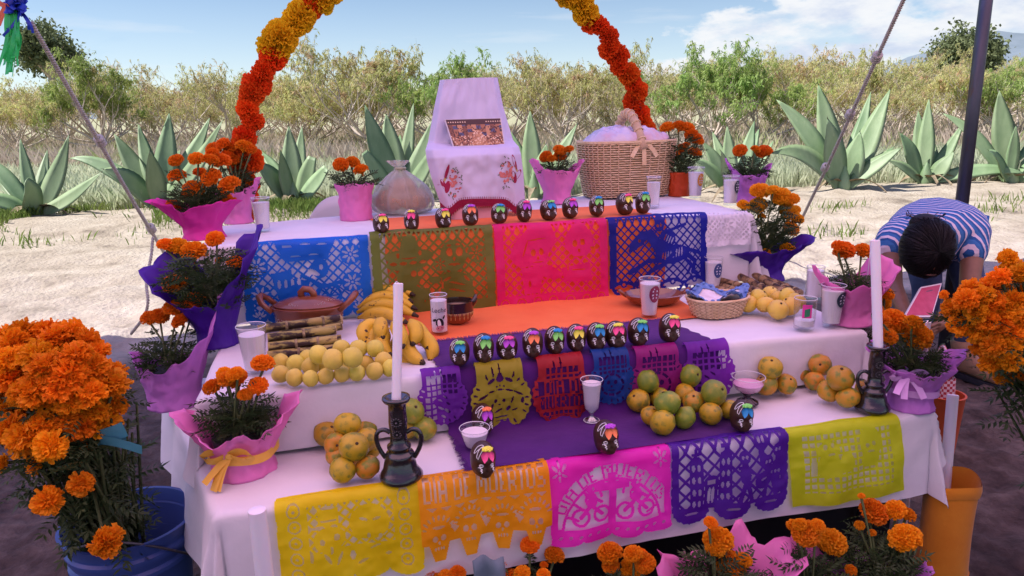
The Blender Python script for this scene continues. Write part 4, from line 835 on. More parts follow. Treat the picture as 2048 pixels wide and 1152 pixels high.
def foliage(parent, base, h, rad, tips, nl, seed, L=.045, mat=None):
    r = random.Random(seed); m = MB(); st = MB()
    for (p, ax, rb) in tips:
        b = base + Vector((r.uniform(-.25, .25)*rad, r.uniform(-.25, .25)*rad, 0)); e = p - ax*rb*.6; st.tube([b, b.lerp(e, .5) + Vector((0, 0, (e-b).length*.08)), e], [.003, .0028, .0036], 5, cap=False)
        for i in range(5):
            k = r.uniform(.35, .9); a = r.uniform(0, 6.28); leaf_frond(m, b.lerp(e, k), Vector((math.cos(a), math.sin(a), r.uniform(-.1, .6))), L*r.uniform(.7, 1.2), r)
    for i in range(int(nl*1.5)):
        a = r.uniform(0, 6.28); q = math.sqrt(r.random())*rad; z = h*r.uniform(.12, 1.0)*(1 - .35*(q/rad)**2)
        leaf_frond(m, base + Vector((math.cos(a)*q*(.75 if z > .4*h else .5), math.sin(a)*q*(.75 if z > .4*h else .5), z)), Vector((math.cos(a)*(.3+q/rad), math.sin(a)*(.3+q/rad), r.uniform(-.15, .7) if z > .5*h else r.uniform(.5, 1.2))), L*r.uniform(.7, 1.3), r)
    st.build('stem', M_STEM, parent); m.build('foliage', mat or M_FOL, parent, smooth=False)
def wrap(parent, base, r0, h, r1, peaks, mat, seed, mid=.75, ruf=.05, nr=84, nh=22, cone=None):
    """tissue gathered round a pot: peaks = [(angle deg, extra height, extra reach)], angle 0 right, 90 away, 180 left, 270 near"""
    def pk(a):
        e = o_ = 0.0
        for (pa, ph, po) in peaks:
            d = (math.degrees(a) - pa + 180) % 360 - 180; w = math.exp(-(d/26)**2); e += ph*w; o_ += po*w
        return e, o_
    m = MB()
    def fn(s, t):
        a = s*2*math.pi; e, o_ = pk(a)
        prof = r0 + (r1-r0)*(t**1.7) if mid is None else (r0 + (r0*mid - r0)*math.sin(min(1, t/.55)*math.pi)*.6 if t < .55 else r0 + (r1-r0)*((t-.55)/.45)**1.4)
        k = max(0, (t-.4)/.6); f = 1 + k*ruf*3.4*(svn(math.cos(a)*2.6+seed*3, math.sin(a)*2.6, t)) + k*ruf*1.6*math.sin(a*11+seed*2.1+3*math.sin(a*2)) + .06*(svn(math.cos(a)*3+seed, math.sin(a)*3, t*5)) + (.03+.05*t)*(.5-abs((svn(math.cos(a)*6+seed, math.sin(a)*6+t*2, t*4)))) + (.025+.03*t)*(.5-abs((svn(math.cos(a)*13+seed, math.sin(a)*13-t*3, t*9))))
        rr_ = prof*f + o_*k; z = h*t + e*k + k*ruf*h*2.2*(svn(math.cos(a)*3.1+seed, math.sin(a)*3.1, 4.4)) + k*ruf*h*.8*(svn(math.cos(a)*9+seed, math.sin(a)*9, 1.4)) - (o_*.15*k*k)
        return base + Vector((math.cos(a)*rr_, math.sin(a)*rr_, z + .002))
    m.grid(fn, nr, nh, True); k = len(m.v); m.v.append(tuple(base + Vector((0, 0, .002)))); m.f += [(k, (j+1) % nr, j) for j in range(nr)]
    # inner lining gives the sheet thickness
    o = m.build('wrapping', mat, parent); s_ = o.modifiers.new('thickness', 'SOLIDIFY'); s_.thickness = .0008; return o
def tissue(name, c, tr=.35, rough=.5): return pm(name, c, tuple(min(1, x*1.15+.01) for x in c), scale=9, rough=rough, transl=tr, bump=.6, bscale=16, spec=.35)
T_MAG, T_PINK, T_LIL, T_PUR, T_RED = tissue('tissue_magenta', (.80, .04, .42)), tissue('tissue_pink', (.86, .26, .60)), tissue('tissue_lilac', (.66, .25, .72)), tissue('tissue_violet', (.07, .012, .34), .3), tissue('tissue_orange_red', (.60, .07, .01), .3)
M_POT = pm('pot_plastic', (.02, .02, .022), rough=.5); M_DIRT = pm('potting_soil', (.03, .022, .016), rough=1)
RIB = {}
def marigold(lab, bx, by, z, wpx, hpx, blooms, mat, kind='o', peaks=(), flare=1.35, h_fol=None, rad_fol=None, seed=1, nl=60, dj=.03, L=.045, mid=.75, lift=0.0, ruf=.05):
    b = P(bx, by, z) if z is not None else bx; w = depth(b); k = w/F; r0 = wpx*k*.5; h = hpx*k*1.02
    t = thing('potted_marigold', lab, 'potted flower', b, 'potted marigolds')
    wrap(t, b, r0, h, r0*flare, peaks, mat, seed, mid, ruf)
    m = MB(); m.lathe([(r0*.7, .004), (r0*.85, h*.8), (r0*.80, h*.8), (r0*.02, h*.78)], 16, b); m.build('pot', M_POT, t)
    tips = []; r = random.Random(seed)
    bl = [(D(x, y, w + r.uniform(-dj, dj) - r0*.25), rp*k) for (x, y, rp) in blooms]
    for (p, rb) in bl: tips.append((p, put_bloom(t, p, rb, kind), rb))
    top = max(p.z for p, _ in bl) - (b.z + h*.7); fb = b + Vector((0, 0, h*.7))
    foliage(t, fb, (h_fol*k if h_fol else top*.75), (rad_fol*k if rad_fol else r0*1.0), tips, nl, seed, L)
    return t, b, r0, h
marigold('large potted marigold in crumpled magenta paper at the left of the top step', 408, 476, Z3, 84, 62, [(352, 321, 15), (354, 352, 17), (388, 379, 20), (375, 386, 12), (347, 413, 17), (393, 318, 16), (420, 320, 17), (444, 321, 17), (423, 355, 20), (459, 370, 23), (452, 398, 14), (425, 307, 14), (400, 345, 14), (461, 404, 13)], T_MAG, 'd', [(180, .03, .05), (0, .02, .03), (215, .03, .03), (310, .02, .02)], 1.35, 70, 55, 3, 90, .05)
marigold('potted marigold in pink paper half hidden behind the large magenta one', 478, 446, Z3, 56, 60, [(428, 298, 15), (446, 288, 15), (464, 296, 16), (489, 294, 18), (502, 298, 12), (467, 323, 16), (492, 326, 12), (503, 368, 12), (480, 318, 12), (455, 310, 13), (438, 325, 12)], T_PINK, 'd', [(0, .06, .03), (60, .03, .02)], 1.3, 60, 34, 4, 50, .05)
marigold('dark leafy marigold in violet paper at the left of the middle step', 437, 688, Z2, 84, 88, [(333, 490, 18), (356, 492, 21), (388, 504, 25), (430, 478, 18), (472, 525, 18), (337, 526, 12), (350, 567, 24), (392, 601, 19), (437, 520, 7)], T_PUR, 'o', [(10, .20, .06), (180, .10, .10), (140, .16, .06), (50, .18, .03), (330, .10, .03)], 1.5, 130, 86, 5, 210, .05, L=.055)
marigold('potted marigold in pink paper with one tall lilac flap, lowest step left end', 352, 806, Z1, 104, 86, [(300, 637, 19), (320, 632, 17), (354, 618, 24), (386, 601, 18), (361, 642, 18)], T_LIL, 'd', [(0, .15, .055), (25, .12, .04), (180, .02, .015), (330, .03, .02)], 1.15, 62, 62, 6, 80, .04, L=.05, mid=.9)
mb5 = marigold('potted marigold in pink paper tied with a yellow ribbon', 490, 938, Z1, 128, 92, [(425, 774, 20), (452, 758, 18), (472, 757, 22), (470, 749, 18), (526, 727, 24), (516, 772, 19), (490, 790, 15), (448, 748, 16)], T_PINK, 'o', [(190, .06, .05), (0, .05, .03), (30, .05, .02), (240, .02, .02)], 1.25, 66, 58, 7, 90, .03, L=.05, mid=.85)
marigold('three headed potted marigold in pink paper left of the bread bag', 713, 440, Z3, 62, 70, [(682, 330, 15), (706, 326, 15), (722, 340, 15)], T_PINK, 'd', [(270, .004, .0)], 1.18, 46, 42, 8, 46, .03, mid=1.0, ruf=.015)
marigold('potted marigold in deep pink paper left of the bread basket', 1114, 406, Z3, 62, 62, [(1092, 314, 14), (1119, 300, 13), (1138, 299, 10), (1120, 312, 13), (1103, 318, 10)], T_PINK, 'd', [(180, .05, .03), (10, .05, .03), (210, .03, .01)], 1.2, 40, 36, 9, 44, .03, ruf=.03)
marigold('bushy marigold in orange red wrapping behind the bread basket', 1358, 392, Z3, 42, 46, [(1335, 255, 15), (1361, 254, 15), (1376, 257, 14), (1382, 268, 13), (1392, 277, 14), (1397, 282, 12), (1364, 297, 11), (1390, 305, 13), (1352, 308, 8), (1372, 290, 9)], T_RED, 'd', [], 1.05, 92, 36, 10, 120, .03, mid=1.0, ruf=.01)
marigold('potted marigold in lilac paper at the right end of the top step', 1496, 404, Z3, 54, 52, [(1480, 301, 15), (1511, 299, 10), (1527, 303, 16), (1537, 305, 10)], T_LIL, 'd', [(165, .07, .03), (10, .05, .03), (200, .03, .02)], 1.2, 44, 34, 11, 60, .03, ruf=.03)
marigold('tall yellow marigold in violet paper at the right end of the middle step', 1524, 558, Z2, 84, 64, [(1520, 382, 20), (1516, 411, 18), (1486, 440, 20), (1487, 411, 13), (1545, 380, 13), (1562, 393, 20), (1583, 399, 16), (1578, 425, 20), (1592, 438, 16), (1582, 458, 16), (1572, 415, 14), (1524, 433, 8), (1496, 505, 15), (1526, 510, 15), (1575, 498, 15), (1590, 420, 12)], T_PUR, 'y', [(180, .03, .08), (0, .05, .10), (215, .0, .05)], 1.35, 110, 60, 12, 200, .05, ruf=.05)
marigold('potted marigold in pale pink tissue near the right end of the middle step', 1700, 645, Z2, 84, 70, [(1680, 495, 16), (1692, 500, 18), (1680, 508, 14), (1726, 502, 18)], T_PINK, 'd', [(180, .07, .035), (0, .05, .05), (35, .09, .04), (260, .03, .02)], 1.3, 50, 50, 13, 80, .03, L=.04, ruf=.06)
marigold('marigold plant behind the white gift bag', 1752, 742, Z1, 60, 62, [(1700, 608, 17), (1716, 606, 18), (1740, 597, 17), (1762, 606, 18), (1773, 588, 15), (1755, 618, 12)], T_LIL, 'o', [(180, .03, .0)], 1.1, 60, 42, 14, 90, .03)
mb13 = marigold('potted marigold in lilac paper tied with a lilac bow, lowest step right end', 1818, 812, Z1, 92, 82, [(1786, 641, 24), (1828, 646, 19), (1835, 673, 29), (1778, 673, 17), (1802, 659, 12), (1765, 640, 14)], T_LIL, 'o', [(0, .06, .05), (180, .03, .02), (150, .06, .01)], 1.45, 60, 48, 15, 110, .03, ruf=.05)
# pots on the ground before the altar
def fp(lab, x, y, blooms, mat, seed, wpx, peaks=(), hw=.13):
    b = P(x, y, .33); b.z = gz(b.x, b.y) + .004; w = depth(b); k = w/F
    marigold(lab, b, 0, None, wpx*.72, hw/k, blooms, mat, 'o', peaks, 1.75, .15/k, .085/k, seed, 110, .03, .055, ruf=.07)
fp('marigold in pink paper on the ground below the violet banner', 1450, 1108, [(1422, 1046, 15), (1437, 1080, 30), (1461, 1132, 29), (1486, 1120, 18), (1430, 1100, 20)], T_PINK, 21, 150, [(15, .07, .07), (170, .05, .02), (320, -.02, .03), (60, .06, .03)], .235)
fp('marigold with paired heads on the ground below the lime banner', 1630, 1095, [(1592, 1056, 19), (1612, 1066, 27), (1636, 1053, 16), (1663, 1084, 29), (1702, 1141, 11), (1600, 1050, 15)], T_PINK, 22, 130, [(75, .11, .03), (200, .0, .02)], .20)
fp('marigold in lilac paper on the ground beside the orange candle bag', 1772, 1065, [(1747, 1024, 27), (1790, 1020, 23), (1814, 1030, 17), (1810, 1076, 32), (1719, 1051, 10), (1744, 1066, 9), (1723, 992, 7)], T_LIL, 23, 120, [(180, .03, .02), (0, .03, .02)], .185)
fp('marigold with five heads on the ground below the magenta banner', 1255, 1125, [(1220, 1106, 25), (1221, 1130, 16), (1266, 1108, 18), (1259, 1139, 23), (1290, 1126, 21), (1282, 1112, 15)], T_PINK, 24, 120)
fp('loose headed marigold on the ground below the amber and magenta banners', 1060, 1132, [(1060, 1090, 19), (1109, 1111, 20), (1007, 1121, 10), (1044, 1147, 17), (1020, 1152, 16), (1088, 1130, 8), (1087, 1150, 14)], T_LIL, 25, 120)
fp('marigold whose heads just show below the amber banner', 888, 1150, [(863, 1147, 22), (915, 1148, 17), (890, 1156, 16)], T_PINK, 26, 120)
# ribbons and bows
def strip(m, pts, w, n=None):
    pts = resample(smooth_path(pts, 2), 14); q = []
    for i, p in enumerate(pts):
        t = Vector(pts[min(i+1, 13)] - pts[max(i-1, 0)]); s_ = (n or Vector((0, 0, 1))); s_ = (s_ - t.normalized()*s_.dot(t.normalized())).normalized(); q += [Vector(p) - s_*w/2, Vector(p) + s_*w/2]
    m.add(q, [(2*i, 2*i+1, 2*i+3, 2*i+2) for i in range(13)])
def bow(parent, c, mat, s, px):
    m = MB(); k = depth(c)/F*px; X = Vector((1, 0, 0)); Z_ = Vector((0, 0, 1)); Y_ = Vector((0, -1, 0))
    for sg in (-1, 1):
        strip(m, [c, c + X*sg*k*.5 + Z_*k*.28 + Y_*k*.1, c + X*sg*k + Z_*k*.05 + Y_*k*.2, c + X*sg*k*.6 - Z_*k*.22 + Y_*k*.15, c], k*.42, Z_ + Y_*.6)
    for sg, L in ((-.35, 1.5), (s, 1.5), (-.8, 1.1)):
        strip(m, [c, c + X*sg*k*.6 - Z_*k*.45 + Y_*k*.25, c + X*sg*k*1.0 - Z_*k*L*.75 + Y_*k*.55], k*.32, X + Y_*.4)
    m.ell(c, k*.16); m.build('bow', mat, parent)
T_YEL = tissue('ribbon_yellow', (.86, .52, .08), .25, .35); T_LRB = tissue('ribbon_lilac', (.74, .42, .78), .2, .3)
def band(parent, b, r, z, hh, mat):
    m = MB(); m.grid(lambda s, t: b + Vector((math.cos(s*6.283)*r*(1+.03*math.sin(s*30)), math.sin(s*6.283)*r*(1+.03*math.sin(s*30)), z + hh*t + .004*math.sin(s*12))), 48, 2, True); m.build('ribbon', mat, parent)
t_, b_, r_, h_ = mb5; band(t_, b_, r_*1.06, h_*.42, h_*.20, T_YEL); bow(t_, D(458, 912, depth(b_) - r_*1.25), T_YEL, -.5, 54)
t_, b_, r_, h_ = mb13; band(t_, b_, r_*1.05, h_*.40, h_*.16, T_LRB); bow(t_, D(1815, 750, depth(b_) - r_*1.3), T_LRB, .7, 38)
# ---- big cut bunches
M_BUCKET = pm('blue_plastic', (.035, .075, .26), (.045, .09, .30), scale=5, rough=.38, spec=.5)
def bucket(lab, c, r, h):
    t = thing('bucket', lab, 'bucket', c); m = MB()
    m.lathe([(r*.80, 0), (r*.83, h*.55), (r*.88, h*.70), (r*.95, h*.71), (r*.95, h*.74), (r*.90, h*.76), (r*.97, h*.83), (r*.97, h*.86), (r*.92, h*.88), (r*1.0, h*.97), (r*1.03, h), (r*.97, h), (r*.90, h*.8), (r*.76, h*.02), (.001, h*.02)], 48, c); m.build('body', M_BUCKET, t, sharp=40)
    m = MB(); m.tube([c + Vector((r*1.0*math.cos(a), r*1.0*math.sin(a), h*.8 - (.10*math.sin((a+.35)/2.2*math.pi)))) for a in [-.35 - i*2.2/16*-1 - 1.9 for i in range(17)]], .0035, 6); m.build('handle', M_TLEG, t)
    return t
bc = P(256, 1030, .36); bc.z = gz(bc.x, bc.y); bucket('blue plastic bucket at the lower left holding cut marigolds', bc, .165, .36)
def bunch(lab, base, blooms, k0, cen, nstem, seed, extra, frond=90):
    t = thing('marigold_bunch', lab, 'flower bunch', base); r = random.Random(seed); tips = []; st = MB(); m = MB()
    for (x, y, rp, dw) in blooms + extra:
        p = D(x, y, k0 + dw); ax = (p - cen); ax = (ax.normalized() + Vector((0, -.35, .15)) + Vector((r.uniform(-.3, .3), r.uniform(-.3, .3), r.uniform(-.3, .3)))).normalized(); put_bloom(t, p, rp*k0/F, 'L', ax); tips.append((p, ax, rp*k0/F))
    for i, (p, ax, rb) in enumerate(tips):
        b = base + Vector((r.uniform(-.06, .06), r.uniform(-.06, .06), .05)); nk = cen + Vector((r.uniform(-.05, .05), r.uniform(-.05, .05), r.uniform(-.03, .03))); st.tube([b, nk, p - ax*rb*.5], [.005, .0045, .004], 5, cap=False)
    for i in range(nstem):
        b = base + Vector((r.uniform(-.06, .06), r.uniform(-.06, .06), .05)); e = cen + Vector((r.uniform(-.12, .10), r.uniform(-.10, .10), r.uniform(.0, .14))); st.tube([b, b.lerp(e, .6) + Vector((r.uniform(-.02, .02), r.uniform(-.02, .02), 0)), e], [.005, .0045, .003], 5, cap=False)
        for j in range(5):
            a = r.uniform(0, 6.28); leaf_frond(m, b.lerp(e, r.uniform(.45, 1.1)), Vector((math.cos(a), math.sin(a), r.uniform(-.7, .6))), r.uniform(.05, .085), r, .17)
    for i in range(frond):
        p, ax, rb = r.choice(tips); a = r.uniform(0, 6.28); leaf_frond(m, p - ax*rb*1.2, Vector((math.cos(a), math.sin(a), r.uniform(-.6, .4))), r.uniform(.04, .07), r, .17)
    st.build('stems', M_FOL2, t)['kind'] = 'stuff'; m.build('foliage', M_FOL, t, smooth=False); return t
lb = [(28, 690, 42, .0), (74, 712, 44, -.05), (111, 676, 42, 0), (139, 749, 42, -.08), (194, 759, 42, 0), (176, 680, 32, .03), (197, 702, 30, .02), (28, 755, 42, -.04), (46, 785, 38, -.08), (190, 823, 36, -.02), (231, 812, 32, .03), (44, 879, 42, -.08), (104, 893, 38, -.10), (134, 838, 32, -.06), (166, 880, 24, 0), (14, 830, 36, 0), (97, 999, 38, -.08), (215, 1084, 38, -.05), (5, 925, 22, 0), (70, 934, 22, -.03), (95, 800, 36, -.06), (-30, 720, 42, 0), (-40, 790, 42, 0), (-30, 860, 42, 0), (163, 967, 32, -.06)]
ex = [(x, y, 38, dw) for x, y, dw in ((60, 690, .10), (130, 700, .10), (20, 730, .14), (160, 730, .10), (215, 745, .10), (90, 760, .06), (220, 785, .08), (110, 725, -.03), (165, 795, .04), (10, 790, .06), (60, 830, .05), (205, 790, .03), (170, 712, .06), (60, 750, -.02), (40, 665, .05), (90, 662, .05), (140, 668, .04), (5, 680, .05), (185, 735, -.03), (225, 770, -.01), (120, 770, -.09), (85, 850, -.07), (20, 855, -.06), (160, 850, -.04), (210, 850, -.0), (140, 800, -.07), (180, 785, -.06), (70, 780, -.09), (15, 720, -.05), (150, 710, -.06), (90, 735, -.08))]
lb = [(x_, y_, rp_*.80, dw_) for x_, y_, rp_, dw_ in lb]; ex = [(x_, y_, rp_*.84, dw_) for x_, y_, rp_, dw_ in ex]
lbt = bunch('big bunch of cut orange marigolds leaning out of the blue bucket', bc + Vector((-.02, 0, .02)), lb, 1.72, D(180, 940, 1.76), 60, 31, ex)
m = MB(); rbn = tissue('ribbon_teal', (.05, .22, .26), .2)
c0 = D(190, 878, 1.70); strip(m, [c0, D(225, 868, 1.68), D(250, 858, 1.66)], .035); strip(m, [c0, D(240, 886, 1.66), D(284, 900, 1.64)], .022); strip(m, [c0, D(215, 872, 1.7), D(252, 872, 1.7)], .02); m.build('ribbon', rbn, lbt)
rb_ = [(2016, 515, 22, 0), (2030, 542, 34, 0), (1979, 572, 30, 0), (1941, 577, 27, -.02), (1944, 608, 21, -.05), (2005, 622, 34, -.06), (1904, 617, 26, 0), (1888, 590, 11, 0), (1921, 650, 26, -.02), (1950, 660, 28, -.03), (2005, 694, 36, -.06), (1979, 724, 26, -.02), (2030, 722, 30, 0), (2045, 672, 30, -.05), (2040, 615, 32, 0), (2060, 560, 34, 0), (2075, 650, 34, 0), (1935, 630, 24, 0), (1965, 690, 26, 0), (2062, 740, 30, 0)]
ex = [(x, y, 28, .09) for x, y in ((1975, 610), (2015, 575), (2045, 590), (1985, 650), (2030, 650), (2010, 745), (2060, 690), (1950, 635))]
bc2 = P(2260, 960, .33); bc2.z = gz(bc2.x, bc2.y); bucket('bucket at the right edge holding cut marigolds', bc2, .15, .33)
ex += [(x_, y_, 22, -.07) for x_, y_ in ((1965, 590), (2000, 555), (2045, 545), (1985, 600), (2030, 600), (1975, 640), (2025, 665), (1955, 625), (2020, 720), (2000, 650), (1930, 600), (2045, 640), (1985, 690))]
bunch('big bunch of cut orange marigolds at the right edge', bc2 + Vector((0, 0, .02)), [(x_, y_, rp_*.84, dw_) for x_, y_, rp_, dw_ in rb_], 2.0, D(2110, 800, 2.05), 60, 32, ex)
# ================================================================ arch of paper flowers
M_PRED = pm('crepe_red_orange', (.88, .10, .012), (.92, .16, .015), scale=14, rough=.8, transl=.35, spec=.15, vary=.10, hue=.008)
M_PYEL = pm('crepe_yellow', (.90, .52, .012), (.92, .62, .02), scale=14, rough=.8, transl=.35, spec=.15, vary=.06, hue=.006)
def pompom(seed, mat):
    r = random.Random(seed); m = MB(); m.ell((0, 0, 0), (.55, .55, .5), 10, 6)
    for i in range(120):
        z = 1 - 2*(i+.5)/120; a = i*2.39996; q = math.sqrt(1-z*z); d = Vector((q*math.cos(a), q*math.sin(a), z)); x, y = frame_of(d); ro = r.uniform(0, 3.14); w = x*math.cos(ro) + y*math.sin(ro); n = d.cross(w); L = r.uniform(.82, 1.08); ww = r.uniform(.20, .32); pts = []
        for k in range(6):
            u = k/5*2-1; pts += [d*.45 + w*ww*u*.45, d*L*(1-.10*u*u) + w*ww*u + n*(.11*math.sin(k*2.3 + i))]
        m.add(pts, [(2*k, 2*k+2, 2*k+3, 2*k+1) for k in range(5)])
    return m.mesh('paper_flower', mat, smooth=False)
PRm = [pompom(i, M_PRED) for i in (1, 2, 3)]; PYm = [pompom(i, M_PYEL) for i in (4, 5)]
ap = [(486, 470), (488, 340), (493, 270), (505, 205), (526, 140), (555, 75), (600, 22), (655, -12), (740, -55), (900, -85), (1050, -62), (1140, -8), (1180, 28), (1215, 82), (1248, 140), (1275, 200), (1298, 262), (1305, 340), (1306, 430)]
apts = [np.array(PV(x, y, V4 + .14 + .42*(x-486)/820)) for x, y in ap]; l0, l1 = apts[0].copy(), apts[-1].copy(); l0[2] = 0; l1[2] = 0
full = smooth_path([l0] + apts + [l1], 3); ar = thing('flower_arch', 'arch of red orange and yellow paper flowers rising behind the altar', 'arch', Vector(l0.tolist()))
m = MB(); m.tube([Vector(p) for p in resample(full, 60)], .010, 8); m.build('frame', M_TLEG, ar)
fl = resample(full, 400); dl = np.concatenate([[0], np.cumsum(np.linalg.norm(np.diff(fl, axis=0), axis=1))]); r = random.Random(12); s_ = 1.02
def pxof(p):
    d = np.array(p) - CP; w = d @ _fw; return 1024 + F*(d @ _rt)/w, 576 - F*(d @ _up)/w
while s_ < dl[-1] - 1.0:
    p = Vector([float(np.interp(s_, dl, fl[:, k])) for k in range(3)]); x, y = pxof(p); ye = (22 < y < 90 and x < 700) or (-70 < y < 24 and x > 1120) or (y < 2 and 640 < x < 700); big_ = 1.0
    rad = r.uniform(.044, .060)*(1.22 if ye else 1)
    o = link('paper_flower', r.choice(PYm if ye else PRm), ar, p + Vector((r.uniform(-.022, .022), r.uniform(-.02, .02), r.uniform(-.012, .012))) - wloc(ar), (r.uniform(0, 6.28), r.uniform(0, 6.28), r.uniform(0, 6.28)), rad); s_ += r.uniform(.044, .060)
# ================================================================ chocolate skulls
M_CHOC = pm('chocolate', (.040, .016, .009), (.058, .025, .015), scale=18, rough=.42, bump=.25, bscale=60, spec=.45)
ICE = {n: pm('icing_' + n, c, rough=.55, spec=.3, sss=.1) for n, c in dict(pink=(.90, .10, .30), yellow=(.86, .84, .10), blue=(.03, .30, .62), green=(.25, .76, .16), purple=(.48, .08, .62), orange=(.95, .27, .10), white=(.82, .80, .80), black=(.01, .01, .012)).items()}
def skull_parts():
    m = MB(); n, k = 40, 30; q = []; fs = []
    for i in range(k+1):
        t = math.pi*i/k
        for j in range(n):
            a = 2*math.pi*j/n; d = Vector((math.sin(t)*math.cos(a), math.sin(t)*math.sin(a), math.cos(t)))   # front is -Y
            hz_ = max(1e-6, math.hypot(d.x, d.y)); f2 = ((1-min(1, abs(d.z))**3)**(1/3)/hz_ if d.z < 0 else 1.0); f2 = min(f2, 60)
            x, y, z = d.x*f2*.0345, d.y*f2*.043, .0500 + d.z*(.0440 if d.z > 0 else .0500)
            f = max(0, -d.y*min(f2, 1.6)); f = min(1, f)
            low = max(0, min(1, (.044 - z)/.026)); x *= 1 - .20*low*(.1+.9*f); y = y - low*f*.005 + low*.013*max(0, d.y*f2)*-1
            x *= 1 - .09*math.exp(-((z-.040)/.007)**2)*min(1, f*1.5); x *= 1 - .12*max(0, min(1, (.019-z)/.008))*min(1, f*1.6)
            ck = math.exp(-((abs(x)-.024)/.007)**2 - ((z-.026)/.007)**2)*f; x += math.copysign(.003*ck, x); y -= .003*ck
            for sx in (-.0145, .0145): e = math.exp(-((x-sx)/.0075)**2 - ((z-.043)/.0072)**2)*f; y += .010*e
            br = math.exp(-((z-.053)/.004)**2)*f*(1 if abs(x) < .028 else 0); y -= .0016*br
            y += .005*math.exp(-(x/.004)**2 - ((z-.028)/.006)**2)*f
            if z < .018 and f > .3: y += .0013*math.sin(x*1000)*f; y -= .0022*math.exp(-((z-.010)/.004)**2)
            q.append((x, y, max(0.0, z)))
    for i in range(k):
        for j in range(n): fs.append((i*n+j, (i+1)*n+j, (i+1)*n+(j+1)%n, i*n+(j+1)%n))
    m.add(q, fs); bv = BVHTree.FromPolygons([Vector(v) for v in m.v], m.f)
    def on(x, z, e=.0006):
        h = bv.ray_cast(Vector((x, -.2, z)), Vector((0, 1, 0))); return h[0] + h[1]*(e if h[1].y < 0 else -e) if h[0] else Vector((x, -.03, z))
    def ontop(x, y, e=.0006):
        
        for q_ in (1, .92, .84, .76, .66, .5, .2):
            h = bv.ray_cast(Vector((x*q_, y*q_, .3)), Vector((0, 0, -1)))
            if h[0] and h[0].z > .06: return h[0] + Vector((0, 0, e))
        return Vector((x*.5, y*.5, .09))
    out = {'body': m.mesh('skull_body', M_CHOC)}
    m = MB(); c = ontop(.004, -.026)
    for i in range(26):
        a = i*2.4; rr_ = .0022*math.sqrt(i); m.ell(c + Vector((math.cos(a)*rr_*1.25, math.sin(a)*rr_*1.0 - .001, .0056 - .00019*i)), (.0040, .0040, .0034), 7, 5)
    out['flower'] = m
    for nm, sg in (('petal_l', -1), ('petal_r', 1)):
        m = MB(); ol = [(0, 0), (.0055, .004), (.0085, .010), (.0065, .017), (.003, .0235), (-.001, .017), (-.003, .010), (-.002, .004)]; tp = []; bt = []
        for (ox, oz) in ol:
            x = .003 + sg*(.0022 + ox*1.55 + oz*.18); z = .0840 - oz*1.25
            p = on(x, z, .0030); tp.append(p); bt.append(p + Vector((0, .003, -.0005)))
        cp = sum(tp, Vector())/8 + Vector((0, -.0012, .0004)); k = len(ol)
        m.add(tp + bt + [cp], [(i, (i+1) % k, 2*k) for i in range(k)] + [(i, (i+1) % k, k+(i+1) % k, k+i) for i in range(k)]); out[nm] = m
    m = MB()
    for off, an in ((0, .35), (1, -.15)):
        c0 = ontop(-.004, -.020, .001); pts = []
        for i in range(16):
            a = i/16*6.283; u, w = (math.cos(a)-1)*.0125, math.sin(a)*.0045; x, y = c0.x + u*math.cos(an) - w*math.sin(an), c0.y + u*math.sin(an) + w*math.cos(an) + off*.004; pts.append(ontop(x, y, .0012))
        m.tube(pts, .0010, 5, closed=True)
    pts = [ontop(.009 + (1-math.cos(i/16*6.283))*.005, -.020 + math.sin(i/16*6.283)*.004, .0012) for i in range(16)]; m.tube(pts, .0010, 5, closed=True); out['loop'] = m
    for nm, sg in (('eye_l', -1), ('eye_r', 1)):
        m = MB(); c = (.0140*sg, .0445); m.tube([on(c[0] + math.cos(a)*.0047, c[1] + math.sin(a)*.0047, .0012) for a in [i/12*6.283 for i in range(12)]], .0017, 5, closed=True); out[nm] = m
        m = MB(); w = [(.003, .0395), (-.003, .037), (.004, .0345), (-.002, .032), (.003, .0295), (0.001, .0265)]
        m.tube([on(c[0] + x*1.25 + sg*.002, z, .0014) for x, z in [tuple(p_) for p_ in smooth_path(w, 2)]], .0015, 5); m.tube([on(c[0] + sg*.002 + x, z, .0014) for x, z in ((-.006, .0375), (-.003, .0385), (.001, .038))], .0011, 5); out['squiggle' + nm[-2:]] = m
        m = MB(); p = on(c[0], c[1], .0008); m.ell(p, (.0016, .0012, .0016), 8, 5); out['pupil' + nm[-2:]] = m
    return out
SK = skull_parts(); SKM = {}
def skm(part, col):
    if (part, col) not in SKM: SKM[part, col] = SK[part].mesh(part, ICE[col])
    return SKM[part, col]
def skull(lab, x, y, z, hpx, fc, pc, grp, dz=0.0):
    b = P(x, y - 6, z)
    if 'small glass bowl' in lab: b = A(UV(b)[0], V2 - .068, z)
    s = hpx*depth(b)/F/.0945; b.z = z + .003 + dz; t = thing('chocolate_skull', lab, 'chocolate skull', b, grp); t.rotation_euler = (PR_.uniform(-.04, .04), PR_.uniform(-.06, .06), YAW + PR_.uniform(-.22, .20)); t.scale = (s*PR_.uniform(.94, 1.07), s*PR_.uniform(.94, 1.06), s*PR_.uniform(.94, 1.05))
    link('skull_body', SK['body'], t); link('icing_flower', skm('flower', fc), t); link('icing_loop', skm('loop', 'white'), t)
    for e in '_l', '_r':
        link('icing_petal', skm('petal' + e, pc), t); link('eye_ring', skm('eye' + e, 'white'), t); link('squiggle', skm('squiggle' + e, 'white'), t); link('pupil', skm('pupil' + e, 'white' if False else 'black'), t)
ORD = ['first', 'second', 'third', 'fourth', 'fifth', 'sixth', 'seventh', 'eighth', 'ninth', 'tenth', 'eleventh']
